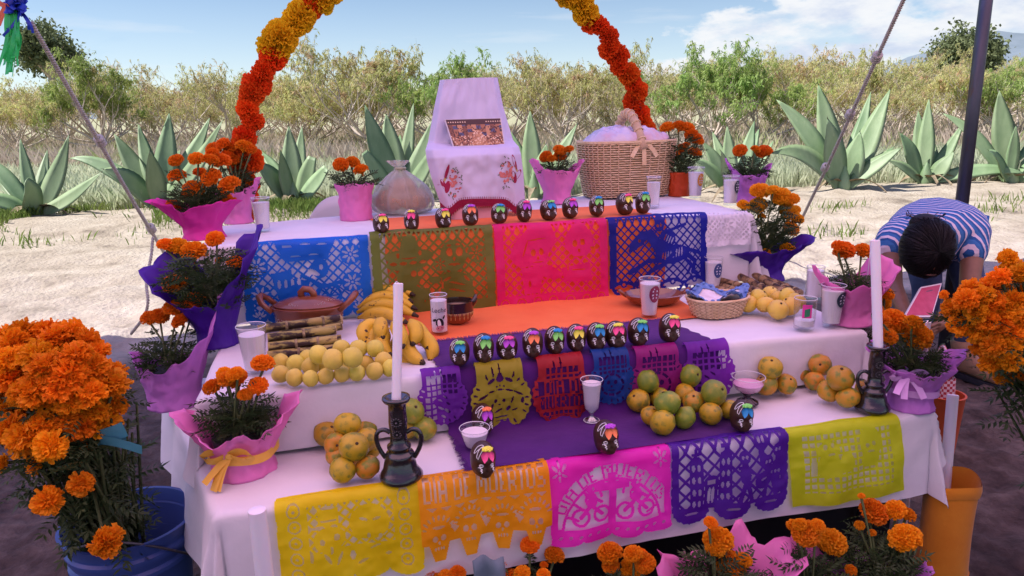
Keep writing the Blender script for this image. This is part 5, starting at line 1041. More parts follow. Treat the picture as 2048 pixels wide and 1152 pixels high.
top = [(764, 476, 'pink', 'yellow'), (824, 471, 'yellow', 'pink'), (888, 466, 'pink', 'yellow'), (942, 460, 'purple', 'orange'), (998, 456, 'blue', 'green'), (1048, 452, 'pink', 'purple'), (1098, 449, 'green', 'blue'), (1140, 445, 'pink', 'purple'), (1193, 441, 'blue', 'green'), (1249, 438, 'pink', 'yellow'), (1285, 436, 'blue', 'green')]
for i, (x, y, f, p_) in enumerate(top): skull(f'chocolate skull with {f} flower and {p_} petals, {ORD[i]} from left on top step', x, y + 1, Z3, 43, f, p_, 'chocolate skulls on the top step', .005)
midr = [(920, 745, 'green', 'blue'), (967, 740, 'blue', 'green'), (1014, 734, 'pink', 'purple'), (1066, 729, 'purple', 'orange'), (1108, 722, 'blue', 'green'), (1152, 717, 'pink', 'yellow'), (1192, 714, 'green', 'blue'), (1233, 711, 'yellow', 'pink'), (1275, 705, 'green', 'blue'), (1337, 699, 'yellow', 'pink')]
for i, (x, y, f, p_) in enumerate(midr): skull(f'chocolate skull with {f} flower and {p_} petals, {ORD[i]} from left on middle step', x, y - 2, Z2, 57 - i*.1, f, p_, 'chocolate skulls on the middle step', .010)
for (x, y, f, p_, l, h) in ((966, 962, 'yellow', 'pink', 'above the amber banner, lowest of all', 70), (955, 858, 'orange', 'purple', 'behind the small glass bowl of milk', 62), (1213, 917, 'purple', 'orange', 'above the magenta banner', 66), (1480, 872, 'green', 'blue', 'beside the oranges, above the violet banner', 61)): skull(f'chocolate skull with {f} flower and {p_} petals {l}', x, y, Z1, h, f, p_, 'chocolate skulls on the lowest step', .008)
# ================================================================ fruit
def fruit_mesh(seed, mat, sq=.93, lump=.055, dimple=True):
    m = MB(); n, k = 22, 15; q = []; fs = []
    for i in range(k+1):
        t = math.pi*i/k
        for j in range(n):
            a = 2*math.pi*j/n; d = Vector((math.sin(t)*math.cos(a), math.sin(t)*math.sin(a), -math.cos(t))); r_ = 1 + lump*float(fbm(d.x*1.6+seed*7, d.y*1.6, d.z*1.6, 3))
            z = d.z*sq*r_
            if dimple: z -= math.copysign(.10*math.exp(-(math.hypot(d.x, d.y)/.20)**2), d.z)
            q.append((d.x*r_, d.y*r_, z))
    for i in range(k):
        for j in range(n): fs.append((i*n+j, i*n+(j+1)%n, (i+1)*n+(j+1)%n, (i+1)*n+j))
    m.add(q, fs); return m.mesh('fruit', mat)
M_OR = pm('orange_peel', (.54, .23, .014), (.42, .26, .015), scale=1.3, rough=.42, bump=.18, bscale=26, spec=.45, col3=(.20, .22, .02), scale3=1.5, lo3=.48, hi3=.60, vary=.12, hue=.012)
M_OG = pm('green_peel', (.14, .22, .018), (.28, .31, .022), scale=1.2, rough=.40, bump=.18, bscale=26, spec=.45, col3=(.40, .30, .02), scale3=1.6, lo3=.54, hi3=.66, vary=.14, hue=.01)
M_OY = pm('yellow_peel', (.54, .34, .014), (.40, .30, .014), scale=1.4, rough=.42, bump=.15, bscale=26, spec=.45, col3=(.20, .20, .02), scale3=1.7, lo3=.50, hi3=.62, vary=.10, hue=.01)
M_GU = pm('guava_skin', (.70, .58, .085), (.62, .50, .085), scale=1.2, rough=.5, bump=.1, bscale=20, spec=.35, col3=(.25, .13, .04), scale3=4, lo3=.68, hi3=.75, vary=.08, hue=.014)
M_AP = pm('yellow_apple_skin', (.72, .52, .06), (.68, .46, .07), scale=1.6, rough=.38, spec=.45, col3=(.60, .22, .08), scale3=1.2, lo3=.6, hi3=.75, vary=.07, hue=.01)
M_NUB = pm('fruit_stem', (.06, .035, .015), rough=.8)
FM = {'o': [fruit_mesh(i, M_OR) for i in (1, 2)], 'g': [fruit_mesh(i, M_OG) for i in (3, 4)], 'y': [fruit_mesh(i, M_OY) for i in (5, 6)], 'u': [fruit_mesh(i, M_GU, 1.04, .05, False) for i in (7, 8, 9)], 'a': [fruit_mesh(i, M_AP, .88, .04) for i in (10, 11)]}
nb = MB(); nb.lathe([(0, .80), (.10, .84), (.11, .90), (.05, .93), (0, .92)], 7); NUB = nb.mesh('stem_end', M_NUB)
def fruits(cat, labf, items, z, grp):
    for i, it in enumerate(items):
        x, y, rp, kd, lev, lab = it; k = depth(P(x, y, z))/F; r_ = rp*k; c = P(x, y, z + r_ + .008 + lev*r_*1.45)
        t = thing(cat.replace(' ', '_'), lab, cat, c, grp); q = Quaternion((PR_.uniform(-1, 1), PR_.uniform(-1, 1), PR_.uniform(-1, 1)), PR_.uniform(.3, 1.5)); t.rotation_mode = 'QUATERNION'; t.rotation_quaternion = q; t.scale = (r_*PR_.uniform(.95, 1.05), r_*PR_.uniform(.95, 1.05), r_*PR_.uniform(.93, 1.02))
        link('fruit_body', PR_.choice(FM[kd]), t); link('stem_end', NUB, t)
def named(base, items, fmt):
    return [(x, y, r_, k, l, fmt(i, x, y, k, l)) for i, (x, y, r_, k, l) in enumerate(items)]
NM = {'o': 'orange', 'g': 'green', 'y': 'yellowish', 'u': 'pale yellow', 'a': 'golden yellow'}
gu = [(561, 748, 17, 'u', 0), (589, 755, 16.5, 'u', 0), (621, 757, 16, 'u', 0), (652, 752, 16, 'u', 0), (684, 748, 16, 'u', 0), (714, 746, 15.5, 'u', 0), (749, 742, 17, 'u', 0), (781, 736, 17, 'u', 0), (561, 724, 16, 'u', 0), (591, 727, 17.5, 'u', 0), (621, 733, 17, 'u', .2), (614, 715, 15, 'u', .3), (733, 726, 15, 'u', 0), (767, 721, 17, 'u', .3), (637, 709, 17, 'u', 1.2), (666, 719, 18.5, 'u', 1.2), (705, 715, 18.5, 'u', 1.2), (683, 697, 16, 'u', 1), (717, 697, 16, 'u', 1), (750, 697, 16, 'u', 1), (648, 732, 15, 'u', 0), (700, 735, 15, 'u', 0)]
fruits('guava', None, named('', gu, lambda i, x, y, k, l: f'pale yellow guava, {("front row" if i < 8 else "behind the front row" if l < .9 else "on top of the heap")}, ' + (f'{ORD[i]} from left' if i < 8 else f'{ORD[i-8]} from left there' if i < 14 else f'{ORD[i-14]} from left up there' if i < 20 else ('between two others left of centre', 'between two others right of centre')[i-20])), Z2, 'guavas on the middle step')
lo = [(685, 940, 26, 'y', 0), (736, 934, 24, 'o', 0), (674, 911, 22, 'o', 0), (744, 898, 18, 'y', .2), (655, 868, 26, 'y', 0), (733, 856, 22, 'o', 0), (708, 893, 27, 'y', .85), (733, 880, 23, 'y', .6), (672, 889, 23, 'o', .5), (695, 850, 25, 'y', 1.0), (700, 915, 20, 'o', 0)]
fruits('orange', None, named('', lo, lambda i, x, y, k, l: 'orange in the heap left of the left candlestick, ' + ('front left at the bottom', 'front right at the bottom', 'left in the second row', 'small one next to the candlestick handle', 'leftmost at the back with a stalk', 'right at the back', 'large one on top in the middle', 'upper right', 'left of the middle', 'topmost at the back', 'hidden under the middle one')[i]), Z1, 'oranges left of the candlestick')
bo = [(822, 822, 24, 'g', .9), (849, 857, 24, 'g', 0), (815, 856, 22, 'y', 0), (784, 845, 20, 'o', 0), (835, 840, 18, 'y', .2)]
fruits('orange', None, named('', bo, lambda i, x, y, k, l: ('dark green orange behind the left candlestick, on top', 'olive green orange right of the left candlestick', 'yellowish orange half hidden by the left candlestick', 'orange showing left behind the left candlestick', 'brownish orange under the dark green one')[i]), Z1, 'oranges behind the candlestick')
co = [(1294, 761, 22.5, 'g', .9), (1254, 788, 21, 'o', 0), (1277, 801, 23.5, 'y', 0), (1319, 795, 20, 'y', .1), (1335, 806, 24, 'g', .7), (1301, 831, 20, 'y', 0), (1325, 845, 25, 'y', 0), (1370, 835, 21.5, 'g', 0), (1421, 827, 23, 'y', 0), (1388, 804, 21.5, 'o', .3), (1370, 787, 20, 'y', .2), (1350, 771, 20, 'g', 0), (1381, 750, 21.5, 'g', 1.0), (1428, 785, 24, 'g', .8), (1459, 819, 20, 'y', 0), (1397, 769, 18, 'g', .2), (1407, 800, 18, 'g', 0), (1300, 790, 16, 'o', 0)]
pos = ('green one on top at the left', 'far left', 'large yellow one at the left', 'between the two front green ones', 'green one on top at the front', 'front left, low', 'frontmost yellow one', 'green one at the front right', 'olive one at the front right', 'reddest, right of the middle', 'brownish in the middle', 'dark at the back left', 'green one topmost at the back', 'large green one on top at the right', 'far right beside the skull', 'small green at the back right', 'hidden under the right green one', 'small one in the shade at the left')
fruits('orange', None, named('', co, lambda i, x, y, k, l: 'orange in the heap on the purple cloth, ' + pos[i]), Z1, 'oranges on the purple cloth')
rm = [(1541, 735, 22, 'y', .9), (1533, 769, 22, 'o', 0), (1573, 768, 20, 'o', 0), (1510, 750, 16, 'o', 0), (1567, 748, 16, 'o', 0), (1603, 748, 19, 'o', 0), (1640, 730, 20, 'o', .8), (1629, 762, 19, 'o', 0), (1681, 756, 24, 'o', .8), (1657, 782, 21, 'o', 0), (1696, 795, 22, 'o', 0), (1667, 738, 15, 'o', .3), (1728, 777, 16, 'o', 0)]
pos2 = ('top of the left pile, greenish', 'front left', 'front right of the left pile', 'peeping out at the far left', 'back right of the left pile', 'left of the right pile', 'top back of the right pile', 'in the middle of the right pile', 'large one on top of the right pile', 'low front of the right pile', 'nearest the right candlestick', 'peeping out behind the top one', 'behind the right candlestick handle')
fruits('mandarin', None, named('', rm, lambda i, x, y, k, l: 'mandarin on the lowest step at the right, ' + pos2[i]), Z1, 'mandarins at the right')
ya = [(1497, 608, 18, 'a', 0), (1517, 595, 17, 'a', .4), (1531, 609, 18, 'a', .1), (1556, 619, 19, 'a', 0), (1541, 587, 15, 'a', .4), (1556, 596, 16, 'a', .3), (1573, 592, 17, 'a', .5), (1581, 612, 19, 'a', 0), (1592, 602, 18, 'a', .3)]
pos3 = ('against the napkin basket', 'upper left', 'second at the front', 'frontmost', 'at the back left', 'in the middle', 'topmost at the back', 'front right', 'far right by the printed jar')
fruits('yellow apple', None, named('', ya, lambda i, x, y, k, l: 'golden yellow apple right of the napkin basket, ' + pos3[i]), Z2, 'yellow apples')
# ---- bananas
M_BAN = pm('banana_skin', (.72, .46, .025), (.62, .40, .035), scale=30, rough=.5, spec=.35, col3=(.07, .035, .012), scale3=38, lo3=.62, hi3=.68, vary=.08)
M_BTIP = pm('banana_tip', (.045, .03, .015), rough=.8)
def banana(t, pts, r_):
    p = resample(smooth_path([np.array(q) for q in pts], 3), 15); rad = [r_*(.30, .42, .72, .92, 1, 1.02, 1.03, 1.03, 1.02, 1, .95, .85, .66, .42, .22)[i] for i in range(15)]
    m = MB(); m.tube([Vector(q) for q in p], rad, 7); b = m.build('banana', M_BAN, t); e = MB(); e.tube([Vector(p[-2]), Vector(p[-1]) + (Vector(p[-1]) - Vector(p[-2]))*.35], [r_*.46, r_*.2], 6); e.build('tip', M_BTIP, b)
w_ = depth(P(775, 640, Z2)); k = w_/F
t = thing('banana_hand', 'hand of bananas lying on its side against the olive banner', 'bananas', P(775, 645, Z2))
for i, (a, b_, c_, dw) in enumerate((((722, 603), (770, 572), (824, 604), .05), ((716, 615), (772, 585), (832, 618), .01), ((714, 625), (770, 602), (834, 632), -.03), ((716, 636), (765, 620), (815, 646), -.05), ((735, 592), (785, 573), (828, 590), .09))): banana(t, [D(*a, w_+dw), D(*b_, w_+dw-.02), D(*c_, w_+dw-.05)], 11.5*k)
t = thing('banana_hand', 'front hand of spotted bananas with tips hanging toward the purple cloth', 'bananas', P(800, 715, Z2)); w2 = depth(P(800, 715, Z2))
for (a, b_, c_, dw) in (((757, 640), (722, 660), (735, 688), .01), ((770, 640), (758, 650), (766, 678), -.03), ((752, 655), (740, 680), (748, 705), 0), ((775, 655), (760, 690), (782, 712), -.05), ((820, 640), (836, 665), (824, 690), -.03), ((824, 640), (850, 675), (858, 700), .0), ((808, 665), (818, 710), (848, 726), -.05), ((826, 655), (868, 690), (860, 727), -.01), ((790, 670), (795, 715), (826, 729), -.02), ((785, 645), (800, 665), (806, 695), -.06)): banana(t, [D(*a, w2+dw+.03), D(*b_, w2+dw), D(*c_, w2+dw-.03)], 12.5*k)
# ---- sugar cane
M_CANE = pm('sugar_cane', (.42, .32, .09), (.20, .20, .045), scale=14, rough=.5, spec=.35, bump=.3, bscale=40, col3=(.03, .016, .010), scale3=22, lo3=.46, hi3=.53, stretch=(.5, 1, 1.6), vary=.15, hue=.012)
M_CANE2 = pm('sugar_cane_tan', (.40, .25, .11), (.24, .15, .07), scale=16, rough=.55, spec=.3, bump=.3, bscale=40, col3=(.04, .02, .012), scale3=18, lo3=.49, hi3=.58, vary=.12)
M_CUT = pm('cane_cut_end', (.55, .42, .24), (.40, .28, .15), scale=90, rough=.8); M_NODE = pm('cane_node', (.09, .055, .03), (.40, .32, .16), scale=60, rough=.7)
def cane(lab, a, b_, r_, mat, grp, nodes):
    t = thing('sugar_cane', lab, 'sugar cane', a.lerp(b_, .5), grp); n = 28; pts, rad = [], []
    for i in range(n+1):
        s = i/n; q = a.lerp(b_, s); pts.append(q); rad.append(r_*(1 + sum(.13*math.exp(-((s-x)/.016)**2) for x in nodes) + .02*math.sin(s*9)))
    m = MB(); m.tube(pts, rad, 12, cap=False); m.build('stalk', mat, t); d = (b_-a).normalized()
    for p, sg in ((a, -1), (b_, 1)): e = MB(); e.tube([p - d*sg*.001, p + d*sg*.0015], r_*.99, 12); e.build('cut_end', M_CUT, t, sharp=40)
    for x in nodes: e = MB(); q = a.lerp(b_, x); e.tube([q - d*.004, q + d*.004], r_*1.14, 12); e.build('node', M_NODE, t)
g = 'sugar cane beside the clay pot'
rc = .0138
for (l, p0, p1, hz_, nd) in (('lowest front stick of sugar cane beside the tall glass', (536, 711), (672, 697), 0, (.45,)), ('second stick from below in the front stack of sugar cane', (537, 694), (673, 679), 1.55, (.40, .72)), ('third stick from below in the front stack of sugar cane', (536, 676), (671, 660), 3.1, (.52,)), ('topmost long stick of sugar cane in front of the clay pot', (517, 659), (680, 637), 4.6, (.33, .78)), ('stick of sugar cane behind the front stack, lower', (556, 690), (682, 678), 0, (.3, .8)), ('stick of sugar cane behind the front stack, upper', (560, 668), (683, 652), 1.5, (.7,)), ('short stick of sugar cane at the back of the stack', (580, 652), (684, 640), 2.6, (.6,))):
    cane(l, P(*p0, Z2 + rc*1.15 + hz_*rc), P(*p1, Z2 + rc*1.15 + hz_*rc), rc, M_CANE, g, nd)
g = 'sugar cane beside the yellow apples'
for (l, p0, p1, h0) in (('leftmost thick stick of sugar cane behind the napkin basket', (1443, 562), (1515, 582), 1.0), ('second stick of sugar cane behind the napkin basket', (1480, 553), (1534, 580), 1.2), ('longest stick of sugar cane under the violet wrapping', (1502, 545), (1562, 581), 1.6), ('fourth stick of sugar cane beside the yellow apples', (1528, 556), (1578, 582), 1.4), ('rightmost stick of sugar cane above the yellow apples', (1553, 566), (1600, 586), .8), ('low stick of sugar cane half hidden behind the napkin basket', (1434, 578), (1482, 592), 0), ('thin low stick of sugar cane behind the tall glass', (1438, 570), (1500, 592), 0)):
    cane(l, P(*p0, Z2 + rc*(1.1+h0)), P(*p1, Z2 + rc*(1.1+h0*.7)), rc*1.02, M_CANE2, g, (.4, .8))
# ================================================================ glasses
M_GLASS = glass_mat('clear_glass', (.97, .98, .98)); M_MILK = pm('white_milk', (.84, .80, .82), rough=.35, spec=.4)
def pr_depth(x, y, z): return depth(P(x, y, z))
def glass(lab, x, y, z, hpx, rt_, rb_, fill, grp='glasses of milk', prof=None, badge=None, milkmat=None, cat='glass', facets=0, gm=None):
    b = P(x, y - 3, z)
    if 'flared glass bowl' in lab: b = A(UV(b)[0], V2 - .150, z)
    b.z = z + .007; k = depth(b)/F; h = hpx*k*1.03; r1, r0 = rt_*k, rb_*k; t = thing('milk_glass', lab, cat, b, grp); th = .0018
    fnf = (lambda a, s: 1 + .012*math.cos(a*facets)) if facets else None
    def rad(s): return r0 + (r1-r0)*s if prof is None else prof(s, r0, r1)
    P_ = [(r0*.96, 0)] + [(rad(s), h*s) for s in [i/10 for i in range(11)]] + [(rad(1)-th, h)] + [(rad(s)-th, h*s) for s in [1-i/10 for i in range(10)] if h*s > .012] + [(r0-th, .009), (.0005, .009)]
    m = MB(); m.lathe(P_, 32, b, fn=fnf); m.build('glass', gm or M_GLASS, t)
    m = MB(); m.tube([b + Vector((math.cos(a)*(rad(1)-th*.5), math.sin(a)*(rad(1)-th*.5), h)) for a in [i/32*6.283 for i in range(32)]], .0011, 5, closed=True); m.build('rim', M_RIM, t)
    m = MB(); m.lathe([(r0*.5, .0105), (rad(.08)-th*1.6, .0105)] + [(rad(fill*s)-th*1.6, h*fill*s) for s in [i/8 for i in range(1, 9)] if h*fill*s > .012] + [(.0005, h*fill)], 28, b); m.build('milk', milkmat or M_MILK, t, sharp=40)
    if badge:
        col, zc, bw, bh, an = badge; m = MB(); m2 = MB()
        def sp(u, v, e): a = math.radians(an) + u*bw; s = zc + v*bh; q = rad(s) + e; return b + Vector((math.cos(a)*q, math.sin(a)*q, h*s))
        ring = [sp(math.cos(i/20*6.283), math.sin(i/20*6.283), .0008) for i in range(20)]; m.add(ring + [sp(0, 0, .0008)], [(i, (i+1) % 20, 20) for i in range(20)]); bd = m.build('badge', col, t)
        for v in (-.45, -.1, .35): m2.add([sp(-.6+abs(v)*.3, v-.09, .0014), sp(.6-abs(v)*.3, v-.09, .0014), sp(.55-abs(v)*.3, v+.10, .0014), sp(-.55+abs(v)*.3, v+.10, .0014)], [(0, 1, 2, 3)])
        m2.ell(sp(-.2, .62, .0012), .002, 6, 4); m2.build('badge_print', M_PRINTW, bd, smooth=False)
    return t, b, h, rad
M_RIM = pm('glass_rim', (.75, .75, .80), rough=.08, spec=.8, transl=.0); M_PRINTW = pm('print_pale', (.62, .62, .70), rough=.5)
BN, BR_, BGn, BO = pm('badge_blue', (.04, .07, .22), rough=.4), pm('badge_wine', (.26, .025, .07), rough=.4), pm('badge_dark', (.03, .05, .07), rough=.4), pm('badge_orange', (.62, .28, .04), rough=.4)
glass('tall plain glass of milk at the left of the top step', 527, 468, Z3, 64, 18.5, 13, .86, facets=8)
glass('rounded glass of milk in front of the draped stand', 1004, 432, Z3, 50, 19, 15, .80, prof=lambda s, a, b: (a + (b*1.08-a)*math.sin(min(1, s*1.6)*math.pi/2))*(1 - .10*max(0, s-.6)/.4), gm=None)
glass('tall glass of milk at the right foot of the bread basket', 1306, 420, Z3, 58, 15, 12, .82, facets=8)
glass('glass of milk with an orange badge on the top step', 1390, 401, Z3, 58, 17, 12, .84, badge=(BO, .60, .50, .21, -62))
glass('glass of milk with a dark badge, rightmost on the top step', 1460, 416, Z3, 56, 16.5, 13, .86, badge=(BGn, .64, .50, .22, -52))
glass('glass of milk with a straw and blue badge behind the napkin basket', 1425, 581, Z2, 60, 18.5, 15, .84, badge=(BN, .60, .55, .24, -70))
glass('glass of milk with a wine red badge in front of the clay dish', 1298, 640, Z2, 76, 22, 15, .88, badge=(BR_, .64, .60, .22, -68))
glass('large ribbed glass of milk beside the sugar cane', 512, 751, Z2, 93, 29, 19, .82, facets=24)
glass('glass of milk with a dark badge left of the lilac marigold', 1661, 657, Z2, 80, 24, 17, .88, badge=(BGn, .68, .60, .19, -60), facets=10)
glass('short wide glass of milk behind the printed jar', 1627, 604, Z2, 64, 17.5, 16, .88)
t, b, h, rad = glass('small flared glass bowl of milk on the purple cloth', 944, 890, Z1, 44, 31, 19, .80)
t, b, h, rad = glass('printed glass jar half full beside the yellow apples', 1607, 663, Z2, 60, 22, 20, .30)
m = MB(); m.grid(lambda s, v: b + Vector((math.cos(R(-125)+s*.85)*(rad(.6)+.0008), math.sin(R(-125)+s*.85)*(rad(.6)+.0008), h*(.42+.44*v))), 8, 4); lb_ = m.build('print_label', pm('label_pink', (.72, .05, .32), rough=.4), t)
m = MB(); m.grid(lambda s, v: b + Vector((math.cos(R(-113)+s*.45)*(rad(.6)+.0016), math.sin(R(-113)+s*.45)*(rad(.6)+.0016), h*(.44+.26*v+.05*s))), 6, 3); m.build('label_print', pm('label_green', (.03, .22, .10), rough=.4), lb_)
# lettered glass
t, b, h, rad = glass('straight glass of milk printed with a word and a cow face', 880, 674, Z2, 78, 18, 17, .86)
M_INK = pm('black_ink', (.008, .008, .01), rough=.5); M_SNOUT = pm('pink_ink', (.55, .22, .26), rough=.5); M_WINK = pm('white_ink', (.86, .84, .84), rough=.5)
def onglass(x, y, e=.0010):
    a = R(-93) + x/rad(.5); q = rad(min(1, max(0, y/h))) + e; return b + Vector((math.cos(a)*q, math.sin(a)*q, y))
def glyphs(txt, size, x0, y0, sk=0.0):
    cu = bpy.data.curves.new('lettering', 'FONT'); cu.body = txt; cu.size = size; cu.shear = sk; cu.resolution_u = 3; o = bpy.data.objects.new('lettering', cu); COL.objects.link(o); bpy.context.view_layer.update()
    me = o.to_mesh(); vs_ = [(v.co.x, v.co.y) for v in me.vertices]; fs = [tuple(p.vertices) for p in me.polygons]; o.to_mesh_clear(); bpy.data.objects.remove(o); bpy.data.curves.remove(cu); return [(x + x0, y + y0) for x, y in vs_], fs
vs_, fs = glyphs('Leche', .021, -.021, h*.60, .12); m = MB(); m.add([onglass(x, y) for x, y in vs_], fs); m.build('lettering', M_INK, t, smooth=False)
def disc(m, cx, cy, rx, ry, e, rot=0.0, n=18, pts=None):
    ps = pts or [(math.cos(i/n*6.283)*rx, math.sin(i/n*6.283)*ry) for i in range(n)]; c_, s_ = math.cos(rot), math.sin(rot); k_ = len(ps)
    m.add([onglass(cx + x*c_ - y*s_, cy + x*s_ + y*c_, e) for x, y in ps] + [onglass(cx, cy, e)], [(i, (i+1) % k_, k_) for i in range(k_)])
m = MB(); disc(m, .006, h*.33, .0125, .016, .0012, .2); disc(m, -.011, h*.40, .007, .004, .0012, .4); disc(m, .019, h*.47, .003, .007, .0012, -.5); cf = m.build('cow_print', M_INK, t)
m = MB(); disc(m, .004, h*.31, .0055, .0145, .0018, .1); disc(m, .0035, h*.375, .004, .004, .0018); m.build('cow_blaze', M_WINK, cf); m = MB(); disc(m, .006, h*.20, .0125, .0085, .0022, .25); m.build('cow_snout', M_SNOUT, cf)
m = MB(); [disc(m, .006+s*.005, h*.205+s*.001, .0014, .0022, .0030) for s in (-1, 1)]; disc(m, -.004, h*.30, .0018, .0022, .0030); disc(m, .013, h*.315, .0018, .0022, .0030); m.build('cow_features', M_INK, cf)
# footed glass, dessert coupe
b = P(1183, 848, Z1); b.z = Z1 + .010; k = depth(b)/F; t = thing('footed_glass', 'footed glass goblet of milk on the purple cloth', 'glass', b, 'glasses of milk'); H_ = 88*k
pf = [(.016, 0), (.0165, .002), (.012, .006), (.0045, .012), (.004, .020), (.009, .026), (.0155, .034), (.0175, .055), (.0185, .075), (.021, .098), (.0225, .108)]; pf = [(r_*22*k/.0225, z_/.108*H_) for r_, z_ in pf]
m = MB(); m.lathe(pf + [(pf[-1][0]-.0016, H_)] + [(r_-.0016, z_) for r_, z_ in pf[:4:-1]] + [(.0005, pf[4][1]+.004)], 36, b, fn=lambda a, s: 1 + .02*math.cos(a*12)); m.build('glass', M_GLASS, t); m = MB(); m.lathe([(r_*.98, z_) for r_, z_ in pf[1:6]], 24, b); m.build('stem', glass_mat('thick_glass', (.9, .9, .92), .45), t)
m = MB(); m.lathe([(.0008, pf[5][1])] + [(r_-.0026, z_) for r_, z_ in pf[5:-1]] + [(.0005, pf[-2][1])], 28, b); m.build('milk', M_MILK, t, sharp=40); m = MB(); m.tube([b + Vector((math.cos(a)*pf[-1][0], math.sin(a)*pf[-1][0], H_)) for a in [i/32*6.283 for i in range(32)]], .0011, 5, closed=True); m.build('rim', M_RIM, t)
m = MB(); m.tube([b + Vector((math.cos(a)*pf[0][0], math.sin(a)*pf[0][0], .002)) for a in [i/32*6.283 for i in range(32)]], .0012, 5, closed=True); m.build('foot_rim', M_RIM, t)
b = P(1494, 810, Z1); b.z = Z1 + .008; k = depth(b)/F; t = thing('dessert_coupe', 'wide glass coupe of pink milk on a dark foot beside the oranges', 'glass', b); s = 32*k
pf = [(.70*s, 0), (.66*s, .10*s), (.25*s, .28*s), (.22*s, .50*s), (.45*s, .68*s), (.78*s, .92*s), (.96*s, 1.3*s), (1.0*s, 1.72*s)]
m = MB(); m.lathe(pf[:5] + [(.0005, .70*s)], 32, b); m.build('foot', pm('dark_purple_glass', (.02, .006, .02), rough=.1, spec=.7), t); m = MB(); m.lathe(pf[4:] + [(pf[-1][0]-.0016, 1.72*s)] + [(r_-.0016, z_) for r_, z_ in pf[:4:-1]], 36, b); m.build('glass', M_GLASS, t)
m = MB(); m.lathe([(.0005, .72*s), (.42*s, .72*s), (.74*s, .95*s), (.91*s, 1.27*s), (.0005, 1.29*s)], 32, b); m.build('pink_milk', pm('pink_milk', (.72, .38, .56), rough=.35), t, sharp=40); m = MB(); m.tube([b + Vector((math.cos(a)*s, math.sin(a)*s, 1.72*s)) for a in [i/36*6.283 for i in range(36)]], .0010, 5, closed=True); m.build('rim', M_RIM, t)
# ================================================================ clay ware
M_CLAY = pm('red_clay_glaze', (.20, .055, .022), (.27, .085, .035), scale=9, rough=.22, spec=.5, coat=.25, bump=.1, bscale=30)
M_CLAYD = pm('dark_clay_glaze', (.018, .010, .008), (.035, .016, .010), scale=9, rough=.18, spec=.6, coat=.4)
M_DOT = pm('slip_dots', (.62, .52, .42), rough=.5); M_DRIP = pm('slip_drip', (.66, .42, .12), rough=.45)
b = P(622, 650, Z2); b = A(UV(b)[0], V3 - .135, Z2); b.z = Z2 + .008; k = depth(b)/F; t = thing('clay_casserole', 'lidded red clay casserole with dotted flowers behind the sugar cane', 'clay pot', b)
m = MB(); m.lathe([(x*k, z*k) for x, z in ((56, 0), (62, 4), (66, 22), (69, 36), (74, 42), (75, 47), (70, 48), (66, 44))], 48, b, 1, .62); m.build('pot_body', M_CLAY, t, sharp=50)
m = MB(); m.lathe([(x*k, z*k) for x, z in ((68, 47), (69, 51), (60, 55), (40, 62), (20, 66), (.5, 67))], 48, b, 1, .62); lid = m.build('lid', M_CLAY, t, sharp=50)
m = MB(); m.tube([b + Vector((x*k, 0, z*k)) for x, z in ((-12, 62), (-13, 74), (-6, 81), (6, 79), (12, 72), (13, 62))], 7*k, 10); m.build('lid_handle', M_CLAY, lid)
for sg in (-1, 1):
    m = MB(); m.tube([b + Vector((sg*x*k, y*k, z*k)) for x, y, z in ((66, -22, 40), (86, -20, 58), (94, -6, 68), (94, 6, 68), (86, 20, 58), (66, 22, 40))], [5*k, 6*k, 7*k, 7*k, 6*k, 5*k], 8); m.build('handle', M_CLAY, t)
m = MB(); r = random.Random(3)
for i in range(16):
    a = math.pi + i/15*math.pi; rr_ = 67*k
    for j in range(6):
        q = j/6*6.283; zz = (22 + 4.5*math.sin(q))*k; aa = a + 4.5*math.cos(q)/67; m.ell(b + Vector((math.cos(aa)*rr_, math.sin(aa)*rr_*.62, zz)), .0011, 5, 4)
for (cx, cy, n_, rad_) in ((-16, -30, 16, 9), (25, -26, 14, 10), (44, -12, 8, 7)):
    for j in range(n_*2):
        q = j/n_*6.283; rr_ = rad_*(1 if j < n_ else .55); m.ell(b + Vector(((cx + rr_*1.5*math.cos(q))*k, (cy + rr_*.6*math.sin(q))*k, (59 - abs(cx)*.06 + .30*(cy+27 + rr_*.6*math.sin(q)))*k)), .0010, 5, 4)
m.build('painted_dots', M_DOT, t)['kind'] = 'stuff'
b = P(915, 650, Z2); b.z = Z2 + .008; k = depth(b)/F; t = thing('clay_jug', 'dark rimmed clay bowl with pointed handle behind the lettered glass', 'clay pot', b)
m = MB(); m.lathe([(x*k, z*k) for x, z in ((16, 0), (26, 6), (33, 20), (33, 28))], 36, b, 1, .9); m.build('bowl', M_CLAY, t); m = MB(); m.lathe([(x*k, z*k) for x, z in ((33.2, 26), (33, 34), (34, 46), (32, 46), (30.5, 36), (.5, 34))], 36, b, 1, .9); m.build('rim', M_CLAYD, t, sharp=50)
m = MB(); m.tube([b + Vector((x*k, 0, z*k)) for x, z in ((28, 38), (36, 46), (39, 58))], [8*k, 6*k, 2*k], 8); m.build('handle', M_CLAYD, t)
m = MB(); m.lathe([(30*k, 36.5*k), (.3*k, 36.6*k)], 28, b, 1, .9); m.build('drink', pm('pale_drink', (.62, .36, .20), rough=.4), t)
m = MB()
for i in range(11):
    a = R(190) + i/10*R(150); p = lambda q, z: b + Vector((math.cos(q)*33.6*k, math.sin(q)*33.6*k*.9, z*k)); m.tube([p(a, 26), p(a+.05, 18), p(a+.11, 26)], .0009, 4); m.tube([p(a+.05, 18), p(a+.05, 13)], .0009, 4)
m.build('slip_drips', M_DRIP, t)['kind'] = 'stuff'
b = P(1307, 612, Z2); b.z = Z2 + .008; k = depth(b)/F; t = thing('clay_dish', 'shallow glazed clay dish with two handles under the navy banner', 'clay dish', b)
